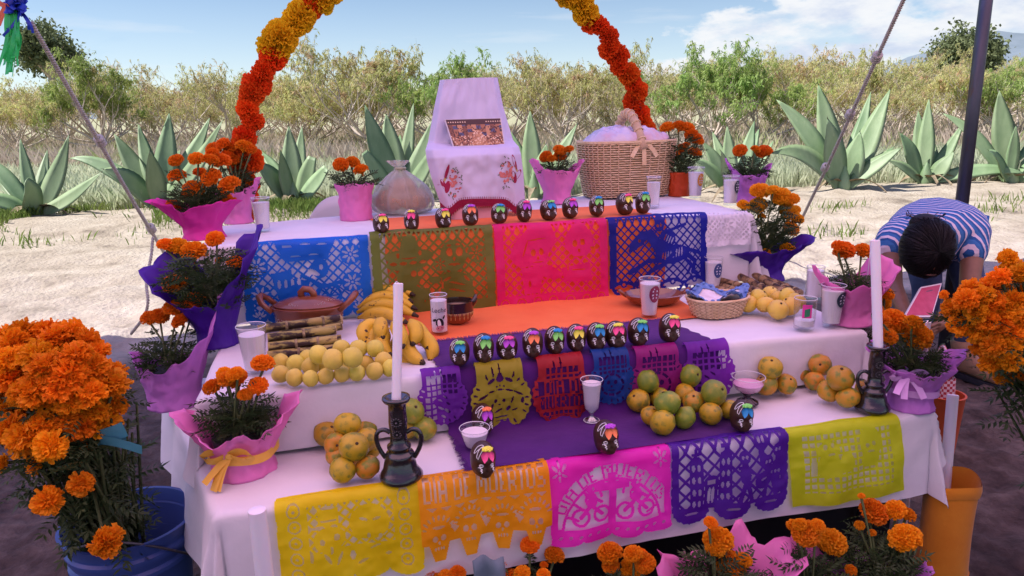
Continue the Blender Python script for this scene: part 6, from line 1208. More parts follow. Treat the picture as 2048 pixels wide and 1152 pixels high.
m = MB(); m.lathe([(x*k, z*k) for x, z in ((34, 0), (48, 6), (56, 16), (61, 22), (58, 23), (52, 15), (40, 7), (.5, 6))], 40, b, 1, .7, fn=lambda a, s: 1 + .02*math.sin(a*14)*(s > .3)); m.build('dish', pm('brown_glaze', (.17, .055, .03), (.25, .10, .06), scale=12, rough=.1, spec=.7, coat=.6), t, sharp=60)
for sg in (-1, 1): m = MB(); m.tube([b + Vector((sg*x*k, 0, z*k)) for x, z in ((54, 17), (64, 25), (71, 31))], [6*k, 7*k, 6*k], 8, flat=.6); m.build('handle', M_CLAY, t)
# ================================================================ baskets
M_WICK = pm('pale_wicker', (.66, .47, .25), (.76, .58, .35), scale=25, rough=.6, spec=.3, bump=.2, bscale=70); M_LINE = pm('basket_inside', (.34, .22, .11), rough=.9); M_WICK2 = pm('wicker_stakes', (.60, .43, .26), (.48, .32, .18), scale=25, rough=.6)
def superell(a, p): return math.copysign(abs(math.cos(a))**p, math.cos(a)), math.copysign(abs(math.sin(a))**p, math.sin(a))
def weave(t, b, rx0, ry0, rx1, ry1, h, rows, stakes, p, amp, sr, rot=0.0, bow_=0.0):
    co, si = math.cos(rot), math.sin(rot)
    def pt(a, s, e):
        x, y = superell(a, p); f = 1 + bow_*math.sin(s*math.pi); X = (rx0 + (rx1-rx0)*s)*f*x + e*math.cos(a); Y = (ry0 + (ry1-ry0)*s)*f*y + e*math.sin(a); return b + Vector((X*co - Y*si, X*si + Y*co, h*s))
    m = MB()
    for i in range(rows):
        n = stakes*2; m.tube([pt(j/n*6.283, (i+.5)/rows, amp*math.cos(j*math.pi/1.0 + i*math.pi) + .0006*math.sin(j*3.3+i*2)) for j in range(n)], sr, 5, closed=True)
    m.build('weave', M_WICK, t)['kind'] = 'stuff'; m = MB()
    for j in range(stakes):
        a = (j+.25)/stakes*6.283; m.tube([pt(a, s, .0003) for s in (0, .25, .5, .75, 1.0)], sr*1.0, 5)
    m.build('stakes', M_WICK2, t)['kind'] = 'stuff'; m = MB()
    for e, z in ((-.002, 1.0), (.002, 1.01), (0, 1.03)): m.tube([pt(j/60*6.283, z, e + .001*math.sin(j*1.9)) for j in range(60)], sr*1.25, 6, closed=True)
    m.build('rim', M_WICK, t); m = MB(); m.add([pt(j/40*6.283, .01, -.001) for j in range(40)], [tuple(range(40))]); m.build('bottom', M_WICK2, t); m = MB(); m.grid(lambda s, v: pt(s*6.283, .02 + .97*v, -.006), 60, 6, True); m.build('inner_lining', M_LINE, t)
    return pt
M_NAP = pm('napkin_white', (.78, .74, .77), (.72, .62, .66), scale=8, rough=.9, bump=.4, bscale=20, spec=.1); M_BLUEL = pm('blue_lace', (.10, .20, .48), (.20, .32, .60), scale=60, rough=.9, bump=.8, bscale=120); M_PKC = pm('napkin_pink', (.72, .46, .52), rough=.9, bump=.3, bscale=25, spec=.1)
b = P(1251, 393, Z3); b.z = Z3 + .008; k = depth(b)/F; t = thing('bread_basket', 'large handled wicker basket with cloth covered bread on the top step', 'basket', b)
bp_ = weave(t, b, 82*k, 46*k, 95*k, 56*k, 104*k, 24, 34, .62, .0042, .0031, YAW, .03)
m = MB(); hp = [b + A(u*k, 0, z*k) for u, z in ((12, 60), (13, 104), (4, 135), (-14, 152), (-40, 150), (-58, 128), (-62, 100))]; hp = [Vector(b + (A(-38*k, 0, 0)*0) + A(math.cos(q)*8*k, math.sin(q)*56*k*-1, (104 + 52*math.sin(q2))*k)) for q, q2 in [(R(90 - i*18 - 0), R(i*18)) for i in range(11)]]
hp = [b + A((12 - 20*(i/12))*k, (-57 + 114*(i/12))*k, (92 + 66*math.sin(i/12*math.pi))*k) for i in range(13)]
m.tube(hp, 8.5*k, 9); hd = m.build('handle', M_WICK2, t); m = MB()
for i in range(1, 12):
    c = hp[i]; d = (hp[min(i+1, 12)] - hp[i-1]).normalized(); x, y = frame_of(d); m.tube([c + d*.004*math.sin(q) + (x*math.cos(q) + y*math.sin(q))*9.2*k for q in [j/10*6.283 for j in range(10)]], 1.4*k, 5, closed=True)
m.build('handle_binding', M_WICK, hd)
m = MB()
for off in (-1, 0, 1): strip(m, [hp[1] + Vector((0, -.004, 0)), hp[0] + A(off*16*k, -2*k, 2*k), hp[0] + A(off*26*k, -4*k, -30*k if off == 0 else -14*k)], 8*k, Vector((1, 0, 0)))
m.build('handle_foot', M_WICK, hd)
c = thing('cloth_covered_bread', 'pale plastic and napkin covered bread bulging from the wicker basket', 'bread', b + Vector((0, 0, 96*k)))
def dome(s, tt):
    a = s*6.283; q = math.sin(tt*math.pi/2); x, y = superell(a, .7); z = math.cos(tt*math.pi/2); X = 88*k*q*x; Y = 50*k*q*y; n = 5*k*float(fbm(X*28, Y*28, 2, 3)); return b + A(X, Y, (94 + 40*z**.8)*k + n + (9*k*(-X/(88*k)) * 0))
m = MB(); m.grid(dome, 64, 20, True); m.build('cover', pm('cling_wrapped_cloth', (.70, .60, .68), (.55, .50, .66), scale=14, rough=.25, spec=.5, bump=.9, bscale=26, col3=(.66, .42, .46), scale3=7, lo3=.5, hi3=.65), c)
m = MB(); tri = [D(1176, 308, depth(b)-62*k), D(1226, 296, depth(b)-64*k), D(1200, 326, depth(b)-66*k)]; tri2 = [q + Vector((0, .001, 0)) for q in tri]; m.add(tri, [(0, 1, 2)]); m.build('napkin_corner', M_PKC, c, smooth=False)
m = MB(); strip(m, [tri[0], tri[0].lerp(tri[2], .5), tri[2]], 6*k, Vector((1, 0, .6))); strip(m, [tri[1], tri[1].lerp(tri[2], .5), tri[2]], 6*k, Vector((1, 0, -.6))); m.build('lace_edge', M_BLUEL, c); m = MB(); m.ell(D(1300, 286, depth(b)-46*k), (13*k, 8*k, 7*k)); m.build('lace_tuft', M_BLUEL, c)
b = P(1433, 632, Z2); b.z = Z2 + .008; k = depth(b)/F; t = thing('napkin_basket', 'small oval wicker basket lined with a napkin edged in blue lace', 'basket', b)
weave(t, b, 48*k, 36*k, 62*k, 46*k, 36*k, 11, 26, .9, .0026, .0026, YAW)
c = thing('napkin', 'white napkin with blue crocheted edges in the small basket', 'napkin', b + Vector((0, 0, 30*k)))
def nap(s, tt):
    a = s*6.283; X = 56*k*tt*math.cos(a); Y = 40*k*tt*math.sin(a); z = (30 + 10*tt**2 + 9*tt*math.sin(a*4+1) + 5*(svn(X*60, Y*60, 1)))*k; return b + A(X*(1+.12*tt*math.sin(a*4+1)), Y, z)
m = MB(); m.grid(nap, 56, 10, True); m.build('fabric', M_NAP, c); m = MB(); m.grid(lambda s, tt: Vector(nap(s, .80 + .34*tt)) + Vector((0, 0, .004)), 56, 4, True)
for i in range(26):
    a = i/26; m.ell(Vector(nap(a, 1.06)) + Vector((0, 0, .006)), (.007, .007, .005), 7, 5)
m.build('lace_edge', M_BLUEL, c)
# ---- bag of bread
M_BREAD = pm('bread_crust', (.40, .20, .07), (.56, .33, .14), scale=14, rough=.6, bump=.4, bscale=40)
def bagm():
    m = bpy.data.materials.new('thin_plastic_bag'); m.use_nodes = True; n = m.node_tree.nodes; l = m.node_tree.links; pb_ = n['Principled BSDF']; pb_.inputs['Base Color'].default_value = (.74, .76, .66, 1); pb_.inputs['Roughness'].default_value = .25
    tr = n.new('ShaderNodeBsdfTransparent'); tr.inputs[0].default_value = (.95, .95, .9, 1); lw = n.new('ShaderNodeLayerWeight'); lw.inputs[0].default_value = .5; mp = n.new('ShaderNodeMapRange'); l.new(lw.outputs['Facing'], mp.inputs[0]); mp.inputs[3].default_value = .30; mp.inputs[4].default_value = .85
    ms = n.new('ShaderNodeMixShader'); l.new(mp.outputs[0], ms.inputs[0]); l.new(tr.outputs[0], ms.inputs[1]); l.new(pb_.outputs[0], ms.inputs[2]); l.new(ms.outputs[0], n['Material Output'].inputs[0])
    no = n.new('ShaderNodeTexNoise'); no.inputs['Scale'].default_value = 30; bu = n.new('ShaderNodeBump'); bu.inputs['Strength'].default_value = .8; bu.inputs['Distance'].default_value = .01; l.new(no.outputs['Fac'], bu.inputs['Height']); l.new(bu.outputs[0], pb_.inputs['Normal']); return m
b = P(806, 428, Z3); b.z = Z3 + .006; k = depth(b)/F; t = thing('bread_bag', 'knotted clear plastic bag on the top step left of the draped stand', 'plastic bag', b)
prf = [(.5, 1), (52, 2), (61, 14), (60, 34), (47, 54), (28, 72), (11, 84), (8, 90), (17, 98), (20, 103)]
def bagp(s, tt):
    i = tt*(len(prf)-1); j = min(len(prf)-2, int(i)); f = i-j; r_ = prf[j][0]*(1-f) + prf[j+1][0]*f; z = prf[j][1]*(1-f) + prf[j+1][1]*f; a = s*6.283; w = 1 + (.04 + .30*max(0, tt-.5))*math.sin(a*11 + 3*math.sin(a*2) + tt*2) + .10*svn(math.cos(a)*5, math.sin(a)*5, tt*4) + .10*(svn(math.cos(a)*3, math.sin(a)*3, tt*6)); return b + Vector((r_*k*w*math.cos(a) - 10*k*max(0, tt-.5), r_*k*w*math.sin(a)*.72, z*k))
m = MB(); m.grid(bagp, 72, 27, True); m.build('bag', bagm(), t); m = MB(); m.tube([b + Vector((math.cos(q)*9*k, math.sin(q)*8*k, 88*k)) for q in [i/10*6.283 for i in range(10)]], 3*k, 6, closed=True); m.build('knot', pm('bag_knot', (.60, .66, .45), rough=.4, transl=.3), t)
for i, (dx, dy, dz, rx) in enumerate(((-25, -6, 25, 31), (25, -4, 26, 32), (2, 6, 48, 30))):
    q = MB(); q.ell((0, 0, 0), (rx*k, rx*k*.72, rx*k*.72), 18, 12); o = q.build('bread_roll', M_BREAD); o.location = b + Vector((dx*k, dy*k, dz*k)); tag(o, ('round brown bread roll at the left inside the plastic bag', 'round brown bread roll at the right inside the plastic bag', 'round brown bread roll on top inside the plastic bag')[i], 'bread', 'bread rolls in the bag')
# ---- draped stand with picture
vb, vf = V3 + .40, V3 + .24
rows = [(0, (880, 160), (937, 156), (995, 155), vb+.03), (.20, (868, 216), (937, 215), (1006, 212), vb+.01), (.40, (856, 284), (945, 287), (1026, 280), vb-.01), (.50, (851, 300), (945, 297), (1038, 294), vf+.03), (.58, (853, 318), (946, 310), (1042, 308), vf), (.78, (862, 352), (950, 346), (1047, 348), vf-.008), (1.0, (880, 400), (962, 399), (1050, 398), vf-.015)]
def stand_pt(s, t):
    i = 0
    while i < len(rows)-2 and rows[i+1][0] < t: i += 1
    a, c_ = rows[i], rows[i+1]; f = (t-a[0])/(c_[0]-a[0]); f = max(0, min(1, f)); g2 = []
    for j in (1, 2, 3): g2.append((a[j][0]*(1-f) + c_[j][0]*f, a[j][1]*(1-f) + c_[j][1]*f))
    v = a[4]*(1-f) + c_[4]*f; e = abs(2*s-1)
    x = g2[0][0]*(1-s) + g2[2][0]*s; y = g2[0][1]*(2*(s-.5)*(s-1)) + g2[1][1]*(4*s*(1-s)) + g2[2][1]*(2*s*(s-.5))
    lowk = max(0, (t-.5)/.5); cor = math.exp(-((s-.10)/.09)**2) + .9*math.exp(-((s-.90)/.08)**2); y += lowk*17*cor*lowk - lowk*lowk*1*math.exp(-((s-.45)/.2)**2)
    v += .10*max(0, e-.78)/.22*lowk + .05*max(0, e-.85)/.15*(1-lowk) - lowk*.012*math.sin(s*21)*(.4+e) - .006*math.sin(s*9+t*4)*min(1, t*3) + .011*svn(s*5, t*4, 1.0) + .006*svn(s*12+t*3, t*9, 2.0)
    return PV(x, y, v)
t = thing('draped_stand', 'stand under a white cloth embroidered with flowers and hummingbirds', 'draped stand', A(UV(PV(955, 420, vf))[0], vf+.08, Z3))
M_DRAPE = pm('fine_white_cloth', (.68, .63, .78), (.63, .58, .74), scale=4, rough=.85, bump=.2, bscale=18, spec=.15, transl=.12)
m = MB(); m.grid(stand_pt, 70, 70); clv, clf = [Vector(q) for q in m.v], list(m.f); dc = m.build('embroidered_cloth', M_DRAPE, t); CB = BVHTree.FromPolygons(clv, clf)
def onc(x, y, e=.0018):
    d = Vector(ray(x, y)).normalized(); h = CB.ray_cast(Vector(CP), d); return (h[0] - d*e) if h[0] else None
def stitch(shapes, name, col):
    m = MB()
    for (cx, cy, rx, ry, rot) in shapes:
        ps = []
        for i in range(10): a = i/10*6.283; u, v = math.cos(a)*rx, math.sin(a)*ry; ps.append(onc(cx + u*math.cos(rot) - v*math.sin(rot), cy + u*math.sin(rot) + v*math.cos(rot)))
        if all(ps): m.add(ps, [tuple(range(10))])
    o = m.build(name, col, dc, smooth=False); o['kind'] = 'stuff'
r = random.Random(8); M_CRI = pm('crimson_thread', (.30, .008, .055), rough=.8); M_SAL = pm('salmon_thread', (.62, .20, .18), rough=.8); M_GRN = pm('green_thread', (.08, .13, .05), rough=.8); M_YLT = pm('yellow_thread', (.50, .38, .10), rough=.8)
cr, sa, gr, ye = [], [], [], []
for (cx, cy, fl) in ((899, 366, 1), (1024, 346, -1)):
    cr += [(cx-5*fl, cy-22, 3.2, 16, .28*fl), (cx-12*fl, cy+3, 4.5, 12, -.5*fl), (cx-4*fl, cy+8, 5.5, 13, .2*fl), (cx-16*fl, cy-2, 3, 10, .9*fl)]; ye += [(cx-9*fl, cy-8, 2, 6, .3*fl)]
    for i in range(26): q = r.uniform(0, 6.28); d = r.uniform(0, 1); sa.append((cx + 10*fl + math.cos(q)*13*d, cy + math.sin(q)*27*d, r.uniform(2, 4.2), r.uniform(1.6, 3.4), r.uniform(0, 3)))
    for i in range(22): q = r.uniform(0, 6.28); d = r.uniform(.6, 1.1); gr.append((cx + 10*fl + math.cos(q)*15*d, cy + math.sin(q)*31*d, r.uniform(1.6, 3), .9, r.uniform(0, 3)))
    for i in range(8): q = r.uniform(0, 6.28); cr.append((cx + 10*fl + math.cos(q)*11, cy + math.sin(q)*23, 1.5, 1.3, 0))
stitch(sa, 'salmon_embroidery', M_SAL); stitch(gr, 'green_embroidery', M_GRN); stitch(cr, 'crimson_embroidery', M_CRI); stitch(ye, 'yellow_embroidery', M_YLT)
m = MB(); n = 120; hm = [Vector(stand_pt(i/n, 1.0)) for i in range(n+1)]; dn = Vector((0, -.002, -1)); kk = depth(hm[60])/F
m.tube([p for p in hm], .0016, 5, cap=False); m.tube([p + dn*13*kk for p in hm], .0018, 5, cap=False); m.tube([p + dn*7*kk + Vector((0, -.001, 0)) for p in hm], .0012, 5, cap=False)
for i in range(n): m.tube([hm[i], hm[min(n, i+1)] + dn*13*kk], .0014, 4, cap=False); m.tube([hm[i+1], hm[i] + dn*13*kk], .0014, 4, cap=False)
for i in range(0, n, 3): m.tube([hm[i] + dn*13*kk, hm[i] + dn*17*kk, hm[min(n, i+2)] + dn*13*kk], .0015, 4, cap=False); m.tube([hm[i], hm[i] - dn*5*kk + Vector((0, -.002, 0))], .0012, 4, cap=False)
m.build('crochet_trim', M_CRI, dc)['kind'] = 'stuff'
m = MB(); c0 = A(UV(PV(958, 415, vf))[0], vf + .09, Z3 + .006)
m.grid(lambda s, tt: c0 + A(superell(s*6.283, .5)[0]*.125*(1 + .05*math.sin(s*40)*(1-tt)), superell(s*6.283, .5)[1]*.09, tt*.10), 60, 8, True); m.build('under_cloth', M_PKC, t)
w1 = vb - .035; cn = [PV(889, 239, w1+.02), PV(1002, 236, w1+.02), PV(1010, 290, w1-.03), PV(906, 293, w1-.03)]; nrm = (cn[1]-cn[0]).cross(cn[3]-cn[0]).normalized()
if nrm.y > 0: nrm = -nrm
pic = thing('picture', 'landscape picture print leaning on the draped stand', 'picture', cn[3]); m = MB(); bk = [q - nrm*.006 for q in cn]; m.add(cn + bk, [(0, 3, 7, 4), (1, 0, 4, 5), (2, 1, 5, 6), (3, 2, 6, 7), (4, 7, 6, 5), (0, 1, 2, 3)]); m.build('board', pm('picture_edge', (.68, .62, .62), rough=.6), pic, smooth=False)
w3 = wloc(pic); ins = [cn[0].lerp(cn[2], .018), cn[1].lerp(cn[3], .018), cn[2].lerp(cn[0], .018), cn[3].lerp(cn[1], .018)]; me = bpy.data.meshes.new('print'); NX, NY = 46, 24; vv_ = []; ff = []; mi = []; rq = random.Random(5)
for j in range(NY+1):
    for i in range(NX+1): vv_.append(ins[0].lerp(ins[1], i/NX).lerp(ins[3].lerp(ins[2], i/NX), j/NY) + nrm*.0012 - w3)
for j in range(NY):
    for i in range(NX):
        ff.append((j*(NX+1)+i, j*(NX+1)+i+1, (j+1)*(NX+1)+i+1, (j+1)*(NX+1)+i)); x, y = abs(i/NX-.52), j/NY; fx = rq.random()
        if y < .20: c_ = 0 if not (j == 2 and x > .18 and i % 2) else 5
        elif x < .05 + .16*(y-.3) and y > .38: c_ = (3, 3, 2, 5)[int(fx*4)]
        elif y < .62: c_ = (4 if ((i//4) + (j//3)*2) % 5 == 0 else (1, 2, 3)[((i//4)*7 + (j//3)*3) % 3]) if fx > .18 else 0
        else: c_ = (1, 2, 0, 3, 5, 1, 2)[int(fx*7)]
        mi.append(c_)
me.from_pydata(vv_, [], ff); [me.materials.append(pm('print_tone', c_, rough=.3)) for c_ in ((.055, .02, .022), (.20, .075, .045), (.36, .15, .075), (.52, .26, .13), (.07, .085, .17), (.72, .52, .34))]; me.polygons.foreach_set('material_index', mi); link('print', me, pic)
# ---- white plastic chair behind the table
c = PV(690, 430, V4 + .30); c.z = gz(c.x, c.y); t = thing('plastic_chair', 'white plastic chair behind the top step, only its rounded back showing', 'chair', c); M_PLA = pm('white_plastic', (.74, .72, .74), rough=.4); zt = PV(680, 388, V4+.30).z
m = MB(); m.box(c + Vector((0, .22, .44)), (.44, .42, .03)); m.build('seat', M_PLA, t, smooth=False); m = MB(); m.grid(lambda s, v: c + Vector(((s-.5)*.46*(1 - .25*v*v), .02*math.cos((s-.5)*3), .44 + (zt-.44)*v*(1 - .9*abs(s-.5)**3.2*v*2))), 20, 12); bo_ = m.build('backrest', M_PLA, t); bo_.modifiers.new('th', 'SOLIDIFY').thickness = .012
for sx in (-.19, .19):
    for sy in (.03, .40): m = MB(); m.tube([c + Vector((sx*1.1, sy, 0)), c + Vector((sx, sy, .43))], [.018, .024], 8); m.build('leg', M_PLA, t)
# ================================================================ candles
M_BLACKG = pm('black_glazed_clay', (.008, .008, .010), (.015, .014, .016), scale=30, rough=.14, spec=.7, coat=.5, bump=.5, bscale=70); M_WAX = pm('white_wax', (.82, .80, .84), rough=.4, sss=.3, spec=.3)
def candle(lab, a, b_, r_, grp='white candles', wick=True):
    t = thing('candle', lab, 'candle', a, grp); m = MB(); d = (b_-a).normalized(); m.tube([a, a.lerp(b_, .5), b_ - d*.002, b_], [r_, r_, r_, r_*.82], 10); m.build('wax', M_WAX, t, sharp=40)
    if wick: m = MB(); m.tube([b_, b_ + Vector((-.004, 0, .004)), b_ + Vector((-.012, -.004, -.004)), b_ + Vector((-.014, -.006, -.10))], .0010, 5); m.build('wick', M_WAX, t)
def candlestick(lab, x, y, s, ctop, clab, wick):
    b = P(x, y - 10, Z1); b.z = Z1 + .008; k = depth(b)/F*s; t = thing('candlestick', lab, 'candlestick', b, 'black candlesticks')
    m = MB(); m.lathe([(q*k, z*k) for q, z in ((38, 0), (42, 4), (42, 10), (37, 18), (33, 24), (30, 38), (27, 46), (29, 50), (26, 55), (21, 58), (20, 62), (23, 66), (23, 70), (17, 74), (16, 90), (18, 118), (17, 140), (17, 156), (24, 160), (27, 165), (26, 169), (18, 168), (12, 163), (.5, 162))], 36, b, fn=lambda a, u: 1 + .02*math.sin(a*3+u*20)); m.build('stem', M_BLACKG, t)
    for sg in (-1, 1): m = MB(); m.tube([b + Vector((sg*q*k, 0, z*k)) for q, z in [tuple(p_) for p_ in smooth_path([(16, 96), (26, 103), (38, 100), (44, 88), (41, 68), (33, 52), (28, 44)], 2)]], 4.6*k, 8); m.build('handle', M_BLACKG, t)
    m = MB()
    for (z, rr_) in ((122, 13), (98, 11)):
        for i in range(12): q = i/12*6.283; m.ell(b + Vector((math.cos(q)*rr_*.6*k, -17.5*k, (z + math.sin(q)*rr_*.6)*k)), (rr_*.28*k, 2.2*k, rr_*.12*k), 7, 5, Matrix.Rotation(-q, 3, 'Y'))
        m.ell(b + Vector((0, -18.5*k, z*k)), (3*k, 3*k, 3*k), 8, 6)
    m.build('relief_flowers', M_BLACKG, t)
    a = b + Vector((0, 0, 163*k)); e = D(ctop[0], ctop[1], depth(a)); candle(clab, a, e, 9.4*depth(b)/F, wick=wick)
candlestick('black glazed two handled candlestick at the left of the lowest step', 803, 972, 1.03, (797, 566), 'tall white candle in the left black candlestick', True)
candlestick('black glazed two handled candlestick near the right end of the lowest step', 1743, 834, .80, (1750, 480), 'tall white candle in the right black candlestick', True)
# orange candle bag at the right corner
M_OBAG = pm('orange_felt', (.66, .23, .018), (.72, .28, .025), scale=10, rough=.95, bump=.3, bscale=60, sheen=.2, spec=.1)
b = P(1880, 1140, 0); b.z = gz(b.x, b.y); k = depth(b)/F; t = thing('candle_bag', 'orange fabric bag on the ground holding a tall white candle', 'fabric bag', b)
m = MB(); m.grid(lambda s, v: b + Vector(((50 + 3*math.sin(s*12.6) - 4*math.sin(v*3.14))*k*math.cos(s*6.283), 48*k*math.sin(s*6.283), (4 + 196*v + 4*math.sin(s*18.8)*v)*k)), 48, 14, True); m.grid(lambda s, v: b + Vector(((51.5 + 2*math.sin(v*3.14) + 2.5*math.sin(s*12.6))*k*math.cos(s*6.283), (49.5 + 2*math.sin(v*3.14))*k*math.sin(s*6.283), (176 + 25*v + 4*math.sin(s*18.8))*k)), 48, 4, True); m.grid(lambda s, v: b + Vector((50*k*(1-v)*math.cos(s*6.283), 48*k*(1-v)*math.sin(s*6.283), 5*k)), 24, 2, True); m.build('bag', M_OBAG, t)
candle('tall white candle leaning in the orange fabric bag', b + Vector((-6*k, 0, 8*k)), D(1906, 789, depth(b) + .01), 11*k, wick=False)
a = P(528, 1140, .12); a = A(UV(PV(522, 1090, V1-.13))[0], V1-.13, 0); a.z = gz(a.x, a.y); e = PV(517, 1018, V1-.13); candle('pale candle standing in front of the yellow banner', a, Vector((a.x, a.y, e.z)), .019, wick=False)
a = P(1852, 800, Z1); b_ = D(1853, 642, depth(a)); candle('short white candle behind the marigold with the lilac bow', Vector((b_.x, b_.y, 0.0)), b_, .013, wick=False)
# gift bag, orange tub, plaid bag, grey paper
b = P(1712, 738, Z1); b.z = Z1 + .008; k = depth(b)/F; t = thing('gift_bag', 'white paper gift bag with a gold line leaning by the right candlestick', 'paper bag', b); rot = Matrix.Rotation(R(-6), 3, 'Z') @ Matrix.Rotation(R(8), 3, 'X')
m = MB(); m.box(b + Vector((0, .02, 50*k)), (70*k, .05, 100*k), rot); o = m.build('bag', pm('white_paper', (.72, .70, .72), rough=.5), t, smooth=False); m = MB(); y_ = -.028; ln = [b + Vector((0, .02, 50*k)) + rot @ Vector((x*k, y_+.0025, z*k)) for x, z in ((-27, -44), (-27, 30), (-18, 42), (27, 42))]; m.tube(ln, .0016, 5); m.build('gold_line', pm('gold_print', (.42, .30, .14), rough=.4, metal=.4), t)
m = MB(); m.tube([b + Vector((0, .02, 50*k)) + rot @ Vector((x*k, y_-.001, z*k)) for x, z in [tuple(p_) for p_ in smooth_path([(-16, 48), (-22, 20), (-2, 4), (22, -14), (20, 20), (18, 48)], 3)]], .0014, 5); m.build('handle_cord', pm('tan_cord', (.40, .30, .18), rough=.8), t)
b = P(1884, 850, .12); b.z = gz(b.x, b.y); k = depth(b)/F; t = thing('orange_tub', 'small orange red tub on the ground behind the right corner', 'tub', b); m = MB(); m.lathe([(.055, 0), (.07, .24), (.074, .245), (.066, .245), (.052, .02), (.001, .02)], 28, b); m.build('body', pm('orange_red_plastic', (.52, .09, .025), rough=.45), t, sharp=40)
def plaid():
    m = pm('red_white_check', (.5, .05, .06), rough=.8); n = m.node_tree.nodes; l = m.node_tree.links; c_ = n.new('ShaderNodeTexChecker'); c_.inputs['Scale'].default_value = 90; c_.inputs[1].default_value = (.36, .03, .045, 1); c_.inputs[2].default_value = (.62, .48, .50, 1); t = n.new('ShaderNodeTexCoord'); l.new(t.outputs['Object'], c_.inputs[0]); l.new(c_.outputs[0], n['Principled BSDF'].inputs['Base Color']); return m
b = P(1874, 800, 0.2); b.z = gz(b.x, b.y); t = thing('woven_bag', 'red and white checked bag standing behind the lilac wrapped marigold', 'bag', b); zt = D(1868, 668, depth(b)).z
m = MB(); m.grid(lambda s, v: b + Vector((superell(s*6.283, .6)[0]*.05*(1-.25*v), superell(s*6.283, .6)[1]*.10*(1-.3*v), (zt-.12)*v)), 32, 8, True); PLD = plaid(); m.build('body', PLD, t)
m = MB(); m.tube([b + Vector((0, -.06 + .12*i/8, zt - .13 + .13*math.sin(i/8*math.pi))) for i in range(9)], .006, 6); m.build('handle', PLD, t)
m = MB(); b = A(UV(PV(972, 1130, V1-.06))[0], V1 - .075, 0); zt = PV(972, 1106, V1-.06).z; m.grid(lambda s, v: b + Vector(((s-.5)*.075*(1+.2*(1-v)) + .006*math.sin(v*9), .01*math.sin(s*9+v*5), zt*v - .012*abs(s-.4)*v)), 12, 10); o = m.build('grey_paper', tissue('tissue_grey_blue', (.20, .28, .34), .3)); o.modifiers.new('th', 'SOLIDIFY').thickness = .001; tag(o, 'sheet of grey blue paper standing below the amber banner', 'paper')
# ---- ribbon tassel at the top left
t = thing('ribbon_tassel', 'blue bow with green streamers hanging at the upper left corner', 'ribbon tassel', D(35, 15, 3.3)); r = random.Random(17); GRN, BLU, ORG = tissue('streamer_green', (.05, .55, .12), .45, .3), tissue('streamer_blue', (.015, .04, .34), .2, .3), tissue('streamer_coral', (.75, .16, .07), .3)
def P3(x, y, d=0): return D(x, y, 3.3 + d)
for i in range(18):
    m = MB(); x0 = 22 + r.uniform(-10, 14); x1 = x0 + r.uniform(-26, 16); L = r.uniform(70, 128); strip(m, [P3(x0, 22), P3(x0 + r.uniform(-4, 6), 55, r.uniform(-.03, .03)), P3((x0+x1)/2 + r.uniform(-8, 8), 22 + L*.7, r.uniform(-.05, .05)), P3(x1 - 8, 28 + L, r.uniform(-.05, .05))], .017, Vector((1, r.uniform(-1, 1), .2))); m.build('streamer', GRN, t)
for i in range(16):
    m = MB(); a = r.uniform(0, 6.28); e = (30 + math.cos(a)*r.uniform(16, 36), 16 + math.sin(a)*r.uniform(12, 30)); strip(m, [P3(30, 14), P3((30+e[0])/2 + r.uniform(-8, 8), (14+e[1])/2 - 8, r.uniform(-.05, .05)), P3(*e, r.uniform(-.05, .05)), P3(33, 18, .01)], .030, Vector((r.uniform(-1, 1), .6, 1))); m.build('bow_loop', BLU, t)
for e in ((66, 66), (58, 60), (14, 60), (6, 72)): m = MB(); strip(m, [P3(40, 20), P3((40+e[0])/2 + 8, 45, -.02), P3(*e)], .012, Vector((1, 0, .2))); m.build('blue_streamer', BLU, t)
for e in ((-6, 4), (-4, 50)): m = MB(); strip(m, [P3(28, 16), P3(10, 12), P3(*e)], .022, Vector((0, 0, 1))); m.build('coral_ribbon', ORG, t)
# ================================================================ the bending person
def skin_mesh(name, nodes, edges, root, sub=2):
    """grow a continuous surface over a joint graph (nodes: {key: (Vector, radius)})"""
    keys = list(nodes); ix = {k_: i for i, k_ in enumerate(keys)}; me = bpy.data.meshes.new(name); me.from_pydata([nodes[k_][0] for k_ in keys], [(ix[a], ix[b]) for a, b in edges], []); bm = bmesh.new(); bm.from_mesh(me); sk = bm.verts.layers.skin.verify(); bm.verts.ensure_lookup_table()
    for k_ in keys:
        q = nodes[k_][1]; bm.verts[ix[k_]][sk].radius = q if isinstance(q, tuple) else (q, q); bm.verts[ix[k_]][sk].use_root = (k_ == root)
    bm.to_mesh(me); bm.free(); o = bpy.data.objects.new(name, me); COL.objects.link(o); md = o.modifiers.new('skin', 'SKIN'); md.use_smooth_shade = True; s = o.modifiers.new('sub', 'SUBSURF'); s.levels = sub; s.render_levels = sub
    bpy.context.view_layer.update(); ev = o.evaluated_get(bpy.context.evaluated_depsgraph_get()); out = bpy.data.meshes.new_from_object(ev); bpy.data.objects.remove(o); bpy.data.meshes.remove(me); out.name = name; return out
fr_, fl_ = P(1934, 756, 0), P(1838, 742, 0)
pelv = D(1878, 448, 3.86); chest = D(1862, 468, 3.52); neck = D(1853, 486, 3.30); belly = pelv.lerp(chest, .5) + Vector((0, 0, .01))
headc = D(1848, 492, 3.15); shl, shr = D(1778, 482, 3.42), D(1948, 482, 3.42); ell_, elr = D(1788, 575, 3.30), D(1936, 590, 3.30); wrl, wrr = D(1815, 634, 3.12), D(1893, 640, 3.12)
hipl, hipr = pelv + Vector((-.10, .0, -.03)), pelv + Vector((.10, .0, -.03)); anl, anr = fl_ + Vector((0, .05, .09)), fr_ + Vector((0, .05, .09)); knl, knr = hipl.lerp(anl, .5) + Vector((0, -.09, .02)), hipr.lerp(anr, .5) + Vector((0, -.09, .02))
